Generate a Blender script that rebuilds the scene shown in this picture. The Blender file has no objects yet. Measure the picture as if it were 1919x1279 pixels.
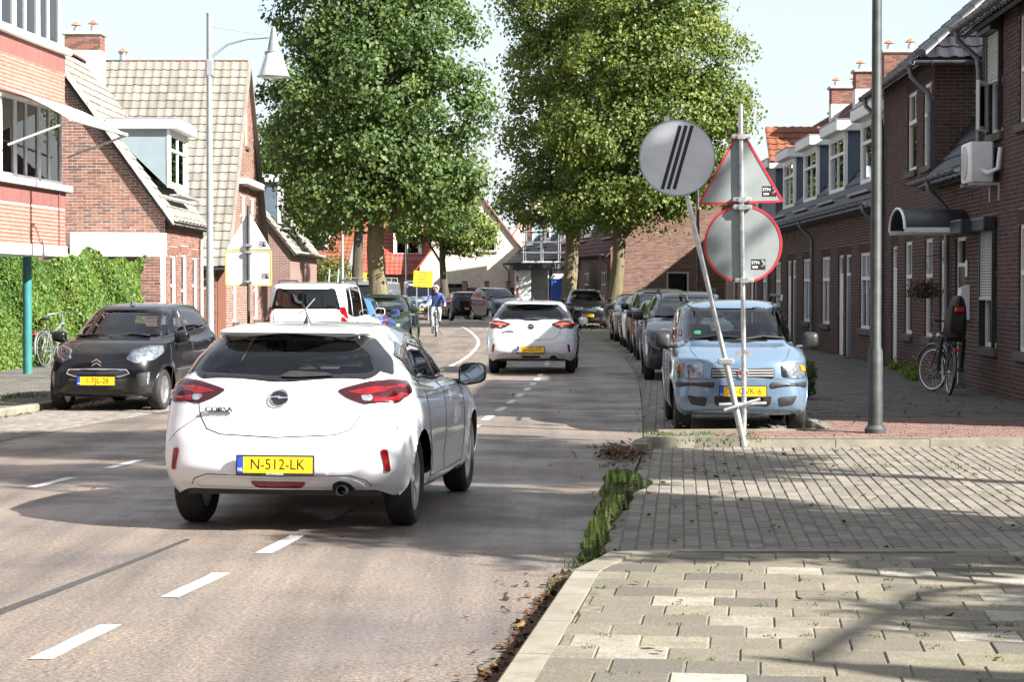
import bpy, bmesh, math, random
import numpy as np
from mathutils import Vector, Matrix
from mathutils.bvhtree import BVHTree
from mathutils.geometry import delaunay_2d_cdt

random.seed(7)
RNG = np.random.default_rng(11)
R = math.radians
SC = bpy.context.scene
COL = SC.collection

# ------------------------------------------------------------------ camera, sky, sun, exposure
CAM_H, CAM_PITCH, CAM_F = 1.68, R(1.425), 4000.0 / 1919.0
cam_data = bpy.data.cameras.new('camera')
cam_data.sensor_width = 36.0
cam_data.lens = 36.0 * CAM_F
cam_data.clip_start = 0.1
cam_data.clip_end = 2000.0
cam = bpy.data.objects.new('camera', cam_data)
cam.location = (0, 0, CAM_H)
cam.rotation_euler = (R(90) - CAM_PITCH, 0, 0)
COL.objects.link(cam)
SC.camera = cam

SUN_AZ, SUN_EL = 121.0, 34.0          # azimuth clockwise from +Y: from the right, a little behind the camera
world = bpy.data.worlds.new('World')
SC.world = world
world.use_nodes = True
wn = world.node_tree
for n in list(wn.nodes):
    wn.nodes.remove(n)
sky = wn.nodes.new('ShaderNodeTexSky')
sky.sky_type = 'NISHITA'
sky.sun_disc = False
sky.sun_elevation = R(SUN_EL)
sky.sun_rotation = R(SUN_AZ)
sky.air_density = 1.0
sky.dust_density = 1.5
sky.ozone_density = 1.0
bg = wn.nodes.new('ShaderNodeBackground')
bg.inputs['Strength'].default_value = 0.062
wo = wn.nodes.new('ShaderNodeOutputWorld')
# bright thin cloud over most of the sky, open blue between
tcw = wn.nodes.new('ShaderNodeTexCoord')
cn_ = wn.nodes.new('ShaderNodeTexNoise'); cn_.inputs['Scale'].default_value = 2.4; cn_.inputs['Detail'].default_value = 7; cn_.inputs['Roughness'].default_value = .55
wn.links.new(tcw.outputs['Generated'], cn_.inputs['Vector'])
cr_ = wn.nodes.new('ShaderNodeValToRGB'); cr_.color_ramp.elements[0].position = .40; cr_.color_ramp.elements[0].color = (.52, .52, .52, 1); cr_.color_ramp.elements[1].position = .62; cr_.color_ramp.elements[1].color = (.95, .95, .95, 1)
wn.links.new(cn_.outputs[0], cr_.inputs[0])
cm_ = wn.nodes.new('ShaderNodeMix'); cm_.data_type = 'RGBA'
wn.links.new(cr_.outputs[0], cm_.inputs[0]); wn.links.new(sky.outputs[0], cm_.inputs[6]); cm_.inputs[7].default_value = (4.2, 4.4, 4.75, 1)
wn.links.new(cm_.outputs[2], bg.inputs[0])
wn.links.new(bg.outputs[0], wo.inputs[0])

sun_data = bpy.data.lights.new('sun', 'SUN')
sun_data.energy = 5.0
sun_data.angle = R(0.55)
sun_data.color = (1.0, 0.95, 0.88)
sun = bpy.data.objects.new('sun', sun_data)
_az, _el = R(SUN_AZ), R(SUN_EL)
_sd = Vector((math.sin(_az) * math.cos(_el), math.cos(_az) * math.cos(_el), math.sin(_el)))
sun.rotation_euler = _sd.to_track_quat('Z', 'Y').to_euler()
sun.location = (20, -20, 30)
COL.objects.link(sun)

vs = SC.view_settings
vs.view_transform = 'Standard'
vs.look = 'None'
vs.exposure = 1.9
vs.gamma = 1.0
vs.use_curve_mapping = False

# ------------------------------------------------------------------ helpers
_cp, _sp = math.cos(CAM_PITCH), math.sin(CAM_PITCH)


def proj(p):
    """world point -> pixel of the 1919 x 1279 photograph and depth (used only to rank pieces by size in view)"""
    x, y, z = p[0], p[1], p[2] - CAM_H
    d = y * _cp - z * _sp
    if d < 0.1:
        return (-9999, -9999, d)
    u, v = x / d, (y * _sp + z * _cp) / d
    return (959.5 + u * 4000.0, 639.5 - v * 4000.0, d)


def in_view(p, m=10):
    a, b, d = proj(p)
    return -m < a < 1919 + m and -m < b < 1279 + m


def tag(o, label=None, cat=None, group=None, kind=None):
    if label: o['label'] = label
    if cat: o['category'] = cat
    if group: o['group'] = group
    if kind: o['kind'] = kind
    return o


def thing(name, label, cat, loc=(0, 0, 0), rz=0.0, group=None):
    o = bpy.data.objects.new(name, None)
    o.empty_display_size = 0.2
    COL.objects.link(o)
    o.location = loc
    o.rotation_euler = (0, 0, rz)
    return tag(o, label, cat, group)


def link_mesh(name, me, parent=None, mats=()):
    for m in mats:
        me.materials.append(m)
    o = bpy.data.objects.new(name, me)
    COL.objects.link(o)
    if parent is not None:
        o.parent = parent
    return o


def np_mesh(name, V, F, mats=(), parent=None, smooth=False, mi=None, rnd=None, sharp=None):
    """mesh from numpy arrays: V (n,3), F (m,k) all faces of k corners"""
    V = np.asarray(V, dtype=np.float32)
    F = np.asarray(F, dtype=np.int32)
    k = F.shape[1]
    me = bpy.data.meshes.new(name)
    me.vertices.add(len(V)); me.vertices.foreach_set('co', V.ravel())
    me.loops.add(F.size); me.loops.foreach_set('vertex_index', F.ravel())
    me.polygons.add(len(F))
    me.polygons.foreach_set('loop_start', np.arange(0, F.size, k, dtype=np.int32))
    if mi is not None:
        me.polygons.foreach_set('material_index', np.asarray(mi, dtype=np.int32))
    me.polygons.foreach_set('use_smooth', np.full(len(F), bool(smooth)))
    me.update(calc_edges=True)
    if rnd is not None:
        a = me.attributes.new('rnd', 'FLOAT', 'FACE')
        a.data.foreach_set('value', np.asarray(rnd, dtype=np.float32))
    me.validate()
    if smooth and sharp:
        me.set_sharp_from_angle(angle=R(sharp))
    return link_mesh(name, me, parent, mats)


BOXF = [(0, 3, 2, 1), (4, 5, 6, 7), (0, 1, 5, 4), (1, 2, 6, 5), (2, 3, 7, 6), (3, 0, 4, 7)]


class MB:
    """collects shapes; build() links them as one mesh object"""
    def __init__(s):
        s.v, s.f, s.m, s.r = [], [], [], []

    def add(s, vs_, fs, mi=0, rnd=0.0, M=None):
        b = len(s.v)
        if M is not None:
            vs_ = [M @ Vector(p) for p in vs_]
        s.v.extend(tuple(p) for p in vs_)
        for f in fs:
            s.f.append(tuple(b + i for i in f)); s.m.append(mi); s.r.append(rnd)
        return s

    def box(s, lo, hi, mi=0, rnd=0.0, M=None):
        x0, y0, z0 = lo; x1, y1, z1 = hi
        return s.add([(x0, y0, z0), (x1, y0, z0), (x1, y1, z0), (x0, y1, z0),
                      (x0, y0, z1), (x1, y0, z1), (x1, y1, z1), (x0, y1, z1)], BOXF, mi, rnd, M)

    def bbox(s, lo, hi, b=0.01, mi=0, M=None):
        """box with chamfered vertical and horizontal edges"""
        x0, y0, z0 = lo; x1, y1, z1 = hi
        b = min(b, (x1 - x0) * .45, (y1 - y0) * .45, (z1 - z0) * .45)
        def ring(i, z):
            return [(x0 + i, y0 + b + (0 if i == 0 else 0), z), (x0 + b, y0 + i, z), (x1 - b, y0 + i, z), (x1 - i, y0 + b, z),
                    (x1 - i, y1 - b, z), (x1 - b, y1 - i, z), (x0 + b, y1 - i, z), (x0 + i, y1 - b, z)]
        V = ring(b * .6, z0) + ring(0, z0 + b) + ring(0, z1 - b) + ring(b * .6, z1)
        F = [tuple(range(7, -1, -1)), tuple(range(24, 32))]
        for k in range(3):
            for i in range(8):
                j = (i + 1) % 8
                F.append((k * 8 + i, k * 8 + j, (k + 1) * 8 + j, (k + 1) * 8 + i))
        return s.add(V, F, mi, 0, M)

    def tube(s, pts, r, n=8, mi=0, cap=True, M=None):
        P = [Vector(p) for p in pts]
        rs = r if isinstance(r, (list, tuple)) else [r] * len(P)
        V, F = [], []
        t0 = (P[1] - P[0]).normalized()
        ref = Vector((0, 0, 1)) if abs(t0.z) < 0.9 else Vector((1, 0, 0))
        u = t0.cross(ref).normalized()
        for i, p in enumerate(P):
            t = (P[min(i + 1, len(P) - 1)] - P[max(i - 1, 0)])
            t = t.normalized() if t.length > 1e-9 else t0
            u = (u - t * u.dot(t))
            u = u.normalized() if u.length > 1e-6 else t.orthogonal().normalized()
            w = t.cross(u)
            for k in range(n):
                a = 2 * math.pi * k / n
                V.append(p + (u * math.cos(a) + w * math.sin(a)) * rs[i])
        for i in range(len(P) - 1):
            for k in range(n):
                j = (k + 1) % n
                F.append((i * n + k, i * n + j, (i + 1) * n + j, (i + 1) * n + k))
        if cap:
            F.append(tuple(range(n - 1, -1, -1)))
            F.append(tuple(range((len(P) - 1) * n, len(P) * n)))
        return s.add(V, F, mi, 0, M)

    def lathe(s, prof, n=24, mi=0, M=None, close=False):
        V, F = [], []
        for r, z in prof:
            for k in range(n):
                a = 2 * math.pi * k / n
                V.append((r * math.cos(a), r * math.sin(a), z))
        m = len(prof)
        for i in range(m if close else m - 1):
            i2 = (i + 1) % m
            for k in range(n):
                j = (k + 1) % n
                F.append((i * n + k, i * n + j, i2 * n + j, i2 * n + k))
        if not close:
            if prof[0][0] > 1e-6: F.append(tuple(range(n - 1, -1, -1)))
            if prof[-1][0] > 1e-6: F.append(tuple(range((m - 1) * n, m * n)))
        return s.add(V, F, mi, 0, M)

    def prism(s, poly, ext, mi=0, M=None):
        P = [Vector(p) for p in poly]; e = Vector(ext); n = len(P)
        F = [tuple(range(n - 1, -1, -1)), tuple(range(n, 2 * n))]
        for i in range(n):
            j = (i + 1) % n
            F.append((i, j, n + j, n + i))
        return s.add(P + [p + e for p in P], F, mi, 0, M)

    def ball(s, c, r, n=10, m=7, mi=0):
        rx, ry, rz = r if isinstance(r, (tuple, list)) else (r, r, r)
        V, F = [], []
        for i in range(m + 1):
            t = math.pi * i / m
            for k in range(n):
                a = 2 * math.pi * k / n
                V.append((c[0] + rx * math.sin(t) * math.cos(a), c[1] + ry * math.sin(t) * math.sin(a), c[2] + rz * math.cos(t)))
        for i in range(m):
            for k in range(n):
                j = (k + 1) % n
                F.append((i * n + k, (i + 1) * n + k, (i + 1) * n + j, i * n + j))
        return s.add(V, F, mi)

    def build(s, name, mats, parent=None, smooth=False, sharp=35, fix=True):
        me = bpy.data.meshes.new(name)
        me.from_pydata(s.v, [], s.f)
        if not isinstance(mats, (list, tuple)): mats = [mats]
        me.polygons.foreach_set('material_index', np.asarray(s.m, dtype=np.int32))
        if any(s.r):
            a = me.attributes.new('rnd', 'FLOAT', 'FACE')
            a.data.foreach_set('value', np.asarray(s.r, dtype=np.float32))
        if fix:
            bm = bmesh.new(); bm.from_mesh(me)
            bmesh.ops.remove_doubles(bm, verts=bm.verts, dist=1e-5) if smooth else None
            bmesh.ops.recalc_face_normals(bm, faces=bm.faces)
            bm.to_mesh(me); bm.free()
        if smooth:
            me.polygons.foreach_set('use_smooth', np.full(len(me.polygons), True))
            me.set_sharp_from_angle(angle=R(sharp))
        me.update()
        return link_mesh(name, me, parent, mats)


_text_cache = {}


def text_mesh(txt, size=1.0, extrude=0.0):
    key = (txt, size, extrude)
    if key not in _text_cache:
        cu = bpy.data.curves.new('lettering', 'FONT')
        cu.body = txt; cu.size = size; cu.extrude = extrude
        cu.align_x = 'CENTER'; cu.align_y = 'CENTER'
        cu.resolution_u = 3
        ob = bpy.data.objects.new('lettering', cu)
        COL.objects.link(ob)
        dg = bpy.context.evaluated_depsgraph_get()
        me = bpy.data.meshes.new_from_object(ob.evaluated_get(dg))
        bpy.data.objects.remove(ob); bpy.data.curves.remove(cu)
        _text_cache[key] = me
    return _text_cache[key].copy()


def lettering(txt, size, M, mat_, parent, name='lettering', extrude=0.0015, stretch=1.0, bold=0.0):
    me = text_mesh(txt, size, extrude)
    me.transform(M @ Matrix.Diagonal((stretch, 1, 1, 1)))
    return link_mesh(name, me, parent, [mat_])


def inpoly(px, py, poly):
    px = np.asarray(px); py = np.asarray(py)
    c = np.zeros(px.shape, bool)
    n = len(poly)
    for i in range(n):
        x1, y1 = poly[i]; x2, y2 = poly[(i + 1) % n]
        cond = ((y1 > py) != (y2 > py))
        xs = (x2 - x1) * (py - y1) / ((y2 - y1) if abs(y2 - y1) > 1e-12 else 1e-12) + x1
        c ^= cond & (px < xs)
    return c


def chaikin(poly, it=2, t=0.25):
    for _ in range(it):
        q = []
        n = len(poly)
        for i in range(n):
            a, b = poly[i], poly[(i + 1) % n]
            q.append((a[0] * (1 - t) + b[0] * t, a[1] * (1 - t) + b[1] * t))
            q.append((a[0] * t + b[0] * (1 - t), a[1] * t + b[1] * (1 - t)))
        poly = q
    return poly


def round_poly(poly, r):
    """rounds the corners of an outline with radius about r"""
    out = []
    n = len(poly)
    for i in range(n):
        p0, p1, p2 = Vector(poly[i - 1]), Vector(poly[i]), Vector(poly[(i + 1) % n])
        a, b = p0 - p1, p2 - p1
        if a.length < 1e-6 or b.length < 1e-6: continue
        q = min(r, a.length * .45, b.length * .45)
        s0, s1 = p1 + a.normalized() * q, p1 + b.normalized() * q
        for t in (0, .33, .67, 1):
            out.append(tuple(s0 * (1 - t) ** 2 + p1 * 2 * t * (1 - t) + s1 * t * t))
    return out


def area2(poly):
    return sum(poly[i][0] * poly[(i + 1) % len(poly)][1] - poly[(i + 1) % len(poly)][0] * poly[i][1] for i in range(len(poly)))


def inset(poly, d):
    """moves every edge inwards by d (outwards if negative)"""
    sgn = 1 if area2(poly) > 0 else -1
    n = len(poly); out = []
    for i in range(n):
        p0, p1, p2 = Vector(poly[i - 1]), Vector(poly[i]), Vector(poly[(i + 1) % n])
        a = (p1 - p0); b = (p2 - p1)
        if a.length < 1e-9 or b.length < 1e-9:
            out.append(tuple(p1)); continue
        a.normalize(); b.normalize()
        na = Vector((-a.y, a.x)) * sgn; nb = Vector((-b.y, b.x)) * sgn
        m = na + nb
        m = m / max(m.length_squared / 2, 0.35) if m.length > 1e-6 else na
        out.append(tuple(p1 + m * d))
    return out

# ------------------------------------------------------------------ materials
def _nodes(name):
    m = bpy.data.materials.new(name)
    m.use_nodes = True
    nt = m.node_tree
    b = nt.nodes['Principled BSDF']
    return m, nt, b


def _ramp(nt, stops):
    r = nt.nodes.new('ShaderNodeValToRGB')
    e = r.color_ramp.elements
    while len(e) < len(stops): e.new(0.5)
    for i, (p, c) in enumerate(stops):
        e[i].position = p; e[i].color = (*c, 1)
    return r


def _noise(nt, scale, detail=4, rough=.6, vec=None):
    n = nt.nodes.new('ShaderNodeTexNoise')
    n.inputs['Scale'].default_value = scale
    n.inputs['Detail'].default_value = detail
    n.inputs['Roughness'].default_value = rough
    if vec is not None: nt.links.new(vec, n.inputs['Vector'])
    return n


def _coords(nt, world=False):
    if world:
        g = nt.nodes.new('ShaderNodeNewGeometry')
        return g.outputs['Position']
    t = nt.nodes.new('ShaderNodeTexCoord')
    return t.outputs['Object']


def _mixc(nt, fac, a, b, mode='MIX'):
    n = nt.nodes.new('ShaderNodeMix'); n.data_type = 'RGBA'; n.blend_type = mode
    for sock, val in ((n.inputs[0], fac), (n.inputs[6], a), (n.inputs[7], b)):
        if isinstance(val, (int, float)): sock.default_value = val
        elif isinstance(val, (tuple, list)): sock.default_value = (*val[:3], 1)
        else: nt.links.new(val, sock)
    return n.outputs[2]


def _bump(nt, b, height, strength=.3, dist=.01):
    n = nt.nodes.new('ShaderNodeBump')
    n.inputs['Strength'].default_value = strength
    n.inputs['Distance'].default_value = dist
    nt.links.new(height, n.inputs['Height'])
    nt.links.new(n.outputs[0], b.inputs['Normal'])
    return n


def simple(name, col, rough=.6, metal=0.0, var=.12, scale=6.0, bump=0.0, bscale=None, spec=.5, coat=0.0, world=False, emit=None):
    m, nt, b = _nodes(name)
    b.inputs['Roughness'].default_value = rough
    b.inputs['Metallic'].default_value = metal
    b.inputs['Specular IOR Level'].default_value = spec
    b.inputs['Coat Weight'].default_value = coat
    b.inputs['Coat Roughness'].default_value = .03
    vec = _coords(nt, world)
    if var > 0:
        n = _noise(nt, scale, vec=vec)
        d = tuple(max(0, c * (1 - 1.6 * var)) for c in col); l = tuple(min(1, c * (1 + var)) for c in col)
        r = _ramp(nt, [(.3, d), (.68, l)])
        nt.links.new(n.outputs[0], r.inputs[0]); nt.links.new(r.outputs[0], b.inputs['Base Color'])
    else:
        b.inputs['Base Color'].default_value = (*col, 1)
    if bump > 0:
        nb = _noise(nt, bscale or scale * 6, 3, vec=vec)
        _bump(nt, b, nb.outputs[0], bump, .004)
    if emit:
        b.inputs['Emission Color'].default_value = (*col, 1); b.inputs['Emission Strength'].default_value = emit
    return m


def pieces(name, stops, rough=.85, dirt=.25, dscale=1.2, grain=60, bump=.35, spec=.3, dirtcol=(.05, .045, .035), gc=.25, mossy=None):
    """material of bricks, tiles and pavers: each piece its own tone (attribute rnd or object random), grain and weathering"""
    m, nt, b = _nodes(name)
    b.inputs['Roughness'].default_value = rough
    b.inputs['Specular IOR Level'].default_value = spec
    at = nt.nodes.new('ShaderNodeAttribute'); at.attribute_name = 'rnd'
    oi = nt.nodes.new('ShaderNodeObjectInfo')
    ad = nt.nodes.new('ShaderNodeMath'); ad.operation = 'ADD'
    nt.links.new(at.outputs['Fac'], ad.inputs[0]); nt.links.new(oi.outputs['Random'], ad.inputs[1])
    fr = nt.nodes.new('ShaderNodeMath'); fr.operation = 'FRACT'; nt.links.new(ad.outputs[0], fr.inputs[0])
    r = _ramp(nt, [(p, tuple(v * .76 for v in c)) for p, c in stops]); nt.links.new(fr.outputs[0], r.inputs[0])
    pos = _coords(nt, True)
    g = _noise(nt, grain, 3, .7, pos)
    gr = _ramp(nt, [(.25, (.93 - gc,) * 3), (.75, (.93 + gc,) * 3)]); nt.links.new(g.outputs[0], gr.inputs[0])
    c = _mixc(nt, 1.0, r.outputs[0], gr.outputs[0], 'MULTIPLY')
    d = _noise(nt, dscale, 6, .65, pos)
    dr = _ramp(nt, [(.45, (0, 0, 0)), (.75, (dirt, dirt, dirt))]); nt.links.new(d.outputs[0], dr.inputs[0])
    c = _mixc(nt, dr.outputs[0], c, dirtcol)
    if mossy:
        mo = _noise(nt, mossy[1], 5, .7, pos)
        mr = _ramp(nt, [(.52, (0, 0, 0)), (.7, (mossy[2],) * 3)]); nt.links.new(mo.outputs[0], mr.inputs[0])
        c = _mixc(nt, mr.outputs[0], c, mossy[0])
    nt.links.new(c, b.inputs['Base Color'])
    _bump(nt, b, g.outputs[0], bump, .004)
    return m


def leaf_mat(name, cols, trans=.38, rough=.5, spec=.35):
    m, nt, b = _nodes(name)
    at = nt.nodes.new('ShaderNodeAttribute'); at.attribute_name = 'rnd'
    n = len(cols)
    r = _ramp(nt, [(i / max(1, n - 1), tuple(v * .86 for v in c)) for i, c in enumerate(cols)])
    nt.links.new(at.outputs['Fac'], r.inputs[0])
    nt.links.new(r.outputs[0], b.inputs['Base Color'])
    b.inputs['Roughness'].default_value = rough
    b.inputs['Specular IOR Level'].default_value = spec
    tr = nt.nodes.new('ShaderNodeBsdfTranslucent')
    tc = _mixc(nt, 1.0, r.outputs[0], (1.5, 1.6, .7), 'MULTIPLY')
    nt.links.new(tc, tr.inputs[0])
    mx = nt.nodes.new('ShaderNodeMixShader'); mx.inputs[0].default_value = trans
    out = nt.nodes['Material Output']
    nt.links.new(b.outputs[0], mx.inputs[1]); nt.links.new(tr.outputs[0], mx.inputs[2])
    nt.links.new(mx.outputs[0], out.inputs[0])
    return m


def glass_mat(name, tint=(.5, .55, .55), ior=1.5, rough=0.0, boost=1.0):
    """thin pane: clear tinted pass-through plus mirror reflection by Fresnel"""
    m, nt, b = _nodes(name)
    nt.nodes.remove(b)
    t = nt.nodes.new('ShaderNodeBsdfTransparent'); t.inputs[0].default_value = (*tint, 1)
    g = nt.nodes.new('ShaderNodeBsdfGlossy'); g.inputs['Roughness'].default_value = rough
    g.inputs[0].default_value = (.95, .97, 1, 1)
    f = nt.nodes.new('ShaderNodeFresnel'); f.inputs[0].default_value = ior
    mu = nt.nodes.new('ShaderNodeMath'); mu.operation = 'MULTIPLY'; mu.inputs[1].default_value = boost; mu.use_clamp = True
    nt.links.new(f.outputs[0], mu.inputs[0])
    mx = nt.nodes.new('ShaderNodeMixShader')
    nt.links.new(mu.outputs[0], mx.inputs[0]); nt.links.new(t.outputs[0], mx.inputs[1]); nt.links.new(g.outputs[0], mx.inputs[2])
    nt.links.new(mx.outputs[0], nt.nodes['Material Output'].inputs[0])
    return m


def paint(name, col, metal=0.0, rough=.28, coat=1.0):
    m, nt, b = _nodes(name)
    b.inputs['Roughness'].default_value = rough
    b.inputs['Metallic'].default_value = metal
    b.inputs['Coat Weight'].default_value = coat
    b.inputs['Specular IOR Level'].default_value = .15
    b.inputs['Coat Roughness'].default_value = .02
    pos = _coords(nt)
    n = _noise(nt, 2.2, 5, .6, pos)
    # road film: a little dust on the lower body
    sp = nt.nodes.new('ShaderNodeSeparateXYZ'); nt.links.new(pos, sp.inputs[0])
    mr = nt.nodes.new('ShaderNodeMapRange'); mr.inputs['From Min'].default_value = .55; mr.inputs['From Max'].default_value = .18
    mr.inputs['To Min'].default_value = 0; mr.inputs['To Max'].default_value = .22
    nt.links.new(sp.outputs[2], mr.inputs[0])
    mu = nt.nodes.new('ShaderNodeMath'); mu.operation = 'MULTIPLY'
    nt.links.new(mr.outputs[0], mu.inputs[0]); nt.links.new(n.outputs[0], mu.inputs[1])
    c = _mixc(nt, mu.outputs[0], col, (.22, .19, .15))
    nt.links.new(c, b.inputs['Base Color'])
    nb = _noise(nt, 3.0, 2, .5, pos)
    _bump(nt, b, nb.outputs[0], .004, .02)
    return m


M = {}
M['mortar'] = simple('mortar', (.40, .375, .335), .95, var=.2, scale=9, world=True)
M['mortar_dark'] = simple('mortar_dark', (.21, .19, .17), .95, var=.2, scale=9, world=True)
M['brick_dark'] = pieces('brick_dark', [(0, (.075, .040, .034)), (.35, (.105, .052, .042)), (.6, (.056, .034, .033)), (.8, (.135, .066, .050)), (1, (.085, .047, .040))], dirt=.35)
M['brick_red'] = pieces('brick_red', [(0, (.29, .118, .082)), (.3, (.34, .155, .108)), (.55, (.22, .098, .076)), (.72, (.135, .082, .076)), (.85, (.37, .185, .13)), (1, (.27, .115, .085))], dirt=.15)
M['brick_orange'] = pieces('brick_orange', [(0, (.44, .155, .105)), (.5, (.50, .19, .135)), (1, (.40, .14, .10))], dirt=.1)
M['brick_purple'] = pieces('brick_purple', [(0, (.27, .11, .10)), (1, (.32, .14, .125))], dirt=.1)
M['brick_cream'] = pieces('brick_cream', [(0, (.52, .43, .32)), (.5, (.60, .51, .40)), (.8, (.44, .35, .26)), (1, (.56, .47, .36))], dirt=.12)
M['brick_brown'] = pieces('brick_brown', [(0, (.22, .115, .09)), (.4, (.27, .145, .11)), (.75, (.15, .085, .07)), (1, (.24, .13, .10))], dirt=.2)
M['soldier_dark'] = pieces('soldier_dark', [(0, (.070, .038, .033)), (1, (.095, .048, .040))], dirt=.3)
M['tile_grey'] = pieces('tile_grey', [(0, (.25, .24, .215)), (.5, (.31, .295, .265)), (1, (.21, .20, .18))], rough=.9, dirt=.65, dscale=2.2, dirtcol=(.13, .115, .09), mossy=((.20, .17, .09), 5.0, .4))
M['tile_black'] = pieces('tile_black', [(0, (.018, .020, .026)), (.6, (.026, .028, .036)), (1, (.034, .036, .044))], rough=.38, dirt=.15, spec=.5, bump=.1)
M['tile_maroon'] = pieces('tile_maroon', [(0, (.11, .032, .024)), (1, (.15, .045, .032))], rough=.55, dirt=.3)
M['tile_orange'] = pieces('tile_orange', [(0, (.27, .085, .042)), (.5, (.33, .11, .055)), (1, (.22, .068, .036))], rough=.75, dirt=.35)
M['tile_red'] = pieces('tile_red', [(0, (.33, .075, .05)), (1, (.42, .11, .075))], rough=.7, dirt=.2)
M['under_roof'] = simple('under_roof', (.05, .045, .04), .9)
M['white_wood'] = simple('white_wood', (.66, .66, .65), .45, var=.05, scale=3, world=True)
M['grey_wood'] = simple('grey_wood', (.50, .49, .45), .6, var=.15, scale=3, world=True)
M['blue_board'] = simple('blue_board', (.075, .105, .14), .5, var=.08, scale=3, world=True)
M['bluegrey_board'] = simple('bluegrey_board', (.20, .25, .275), .5, var=.05, scale=3, world=True)
M['zinc'] = simple('zinc', (.17, .18, .20), .5, .55, var=.2, scale=5, world=True)
M['stone_sill'] = simple('stone_sill', (.075, .065, .06), .8, var=.25, scale=8, world=True)
M['concrete'] = simple('concrete', (.42, .40, .36), .9, var=.2, scale=5, bump=.4, world=True)
M['pane'] = glass_mat('pane', (.30, .33, .34), 1.55, boost=1.3)
M['pane_clear'] = glass_mat('pane_clear', (.62, .66, .66), 1.5, boost=1.2)
M['curtain'] = simple('curtain', (.55, .54, .50), .9, var=.15, scale=6, world=True)
M['room_dark'] = simple('room_dark', (.06, .055, .05), .9, var=.3, scale=2, world=True)
M['shutter'] = simple('shutter', (.42, .43, .41), .45, .2, var=.06, world=True)
M['dark_metal'] = simple('dark_metal', (.035, .038, .045), .4, .3, var=.15)
M['lead'] = simple('lead', (.30, .31, .34), .55, .3, var=.2, scale=9, world=True)
M['terracotta'] = simple('terracotta', (.40, .14, .07), .8, var=.2, world=True)
M['galvanised'] = simple('galvanised', (.55, .57, .58), .38, .85, var=.18, scale=14)
M['post_grey'] = simple('post_grey', (.04, .045, .044), .55, .15, var=.25, scale=7, bump=.15)
M['lamp_paint'] = simple('lamp_paint', (.22, .255, .265), .42, .15, var=.07)
M['black_plastic'] = simple('black_plastic', (.018, .018, .019), .5, var=.15, scale=12)
M['black_gloss'] = simple('black_gloss', (.008, .008, .009), .12, var=0, coat=.6)
M['rubber'] = simple('rubber', (.016, .016, .016), .82, var=.3, scale=10)
M['alloy'] = simple('alloy', (.62, .63, .65), .28, .9, var=.1)
M['chrome'] = simple('chrome', (.82, .83, .85), .1, 1.0, var=0)
M['white_plastic'] = simple('white_plastic', (.75, .76, .76), .4, var=.04)
M['red_lens'] = simple('red_lens', (.17, .003, .006), .10, var=.25, scale=22, coat=.4)
M['dark_lens'] = simple('dark_lens', (.030, .003, .005), .08, var=.2, scale=22, coat=.4)
M['lit_lens'] = simple('lit_lens', (.85, .05, .02), .2, var=0, emit=1.2)
M['amber'] = simple('amber', (.75, .28, .02), .15, var=.1, coat=1.0)
M['lamp_inside'] = simple('lamp_inside', (.38, .40, .42), .22, .7, var=.4, scale=26)
M['lamp_glass'] = glass_mat('lamp_glass', (.86, .88, .9), 1.5, boost=1.3)
M['plate_yellow'] = simple('plate_yellow', (.80, .46, .015), .35, var=.03)
M['plate_blue'] = simple('plate_blue', (.02, .06, .42), .35, var=0)
M['ink'] = simple('ink', (.008, .008, .008), .5, var=0)
M['white_ink'] = simple('white_ink', (.8, .8, .8), .5, var=0)
M['car_glass'] = glass_mat('car_glass', (.60, .65, .65), 1.5, boost=1.15)
M['side_glass'] = glass_mat('side_glass', (.30, .33, .34), 1.52, boost=1.2)
M['dark_glass'] = glass_mat('dark_glass', (.10, .11, .12), 1.55, boost=1.35)
M['cabin'] = simple('cabin', (.03, .03, .033), .85, var=.25, scale=9)
M['seat'] = simple('seat', (.028, .029, .034), .9, var=.3, scale=14)
M['mirror_glass'] = simple('mirror_glass', (.30, .33, .36), .04, 1.0, var=0)
M['steel_white'] = simple('steel_white', (.70, .71, .72), .5, .3, var=.1)

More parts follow.
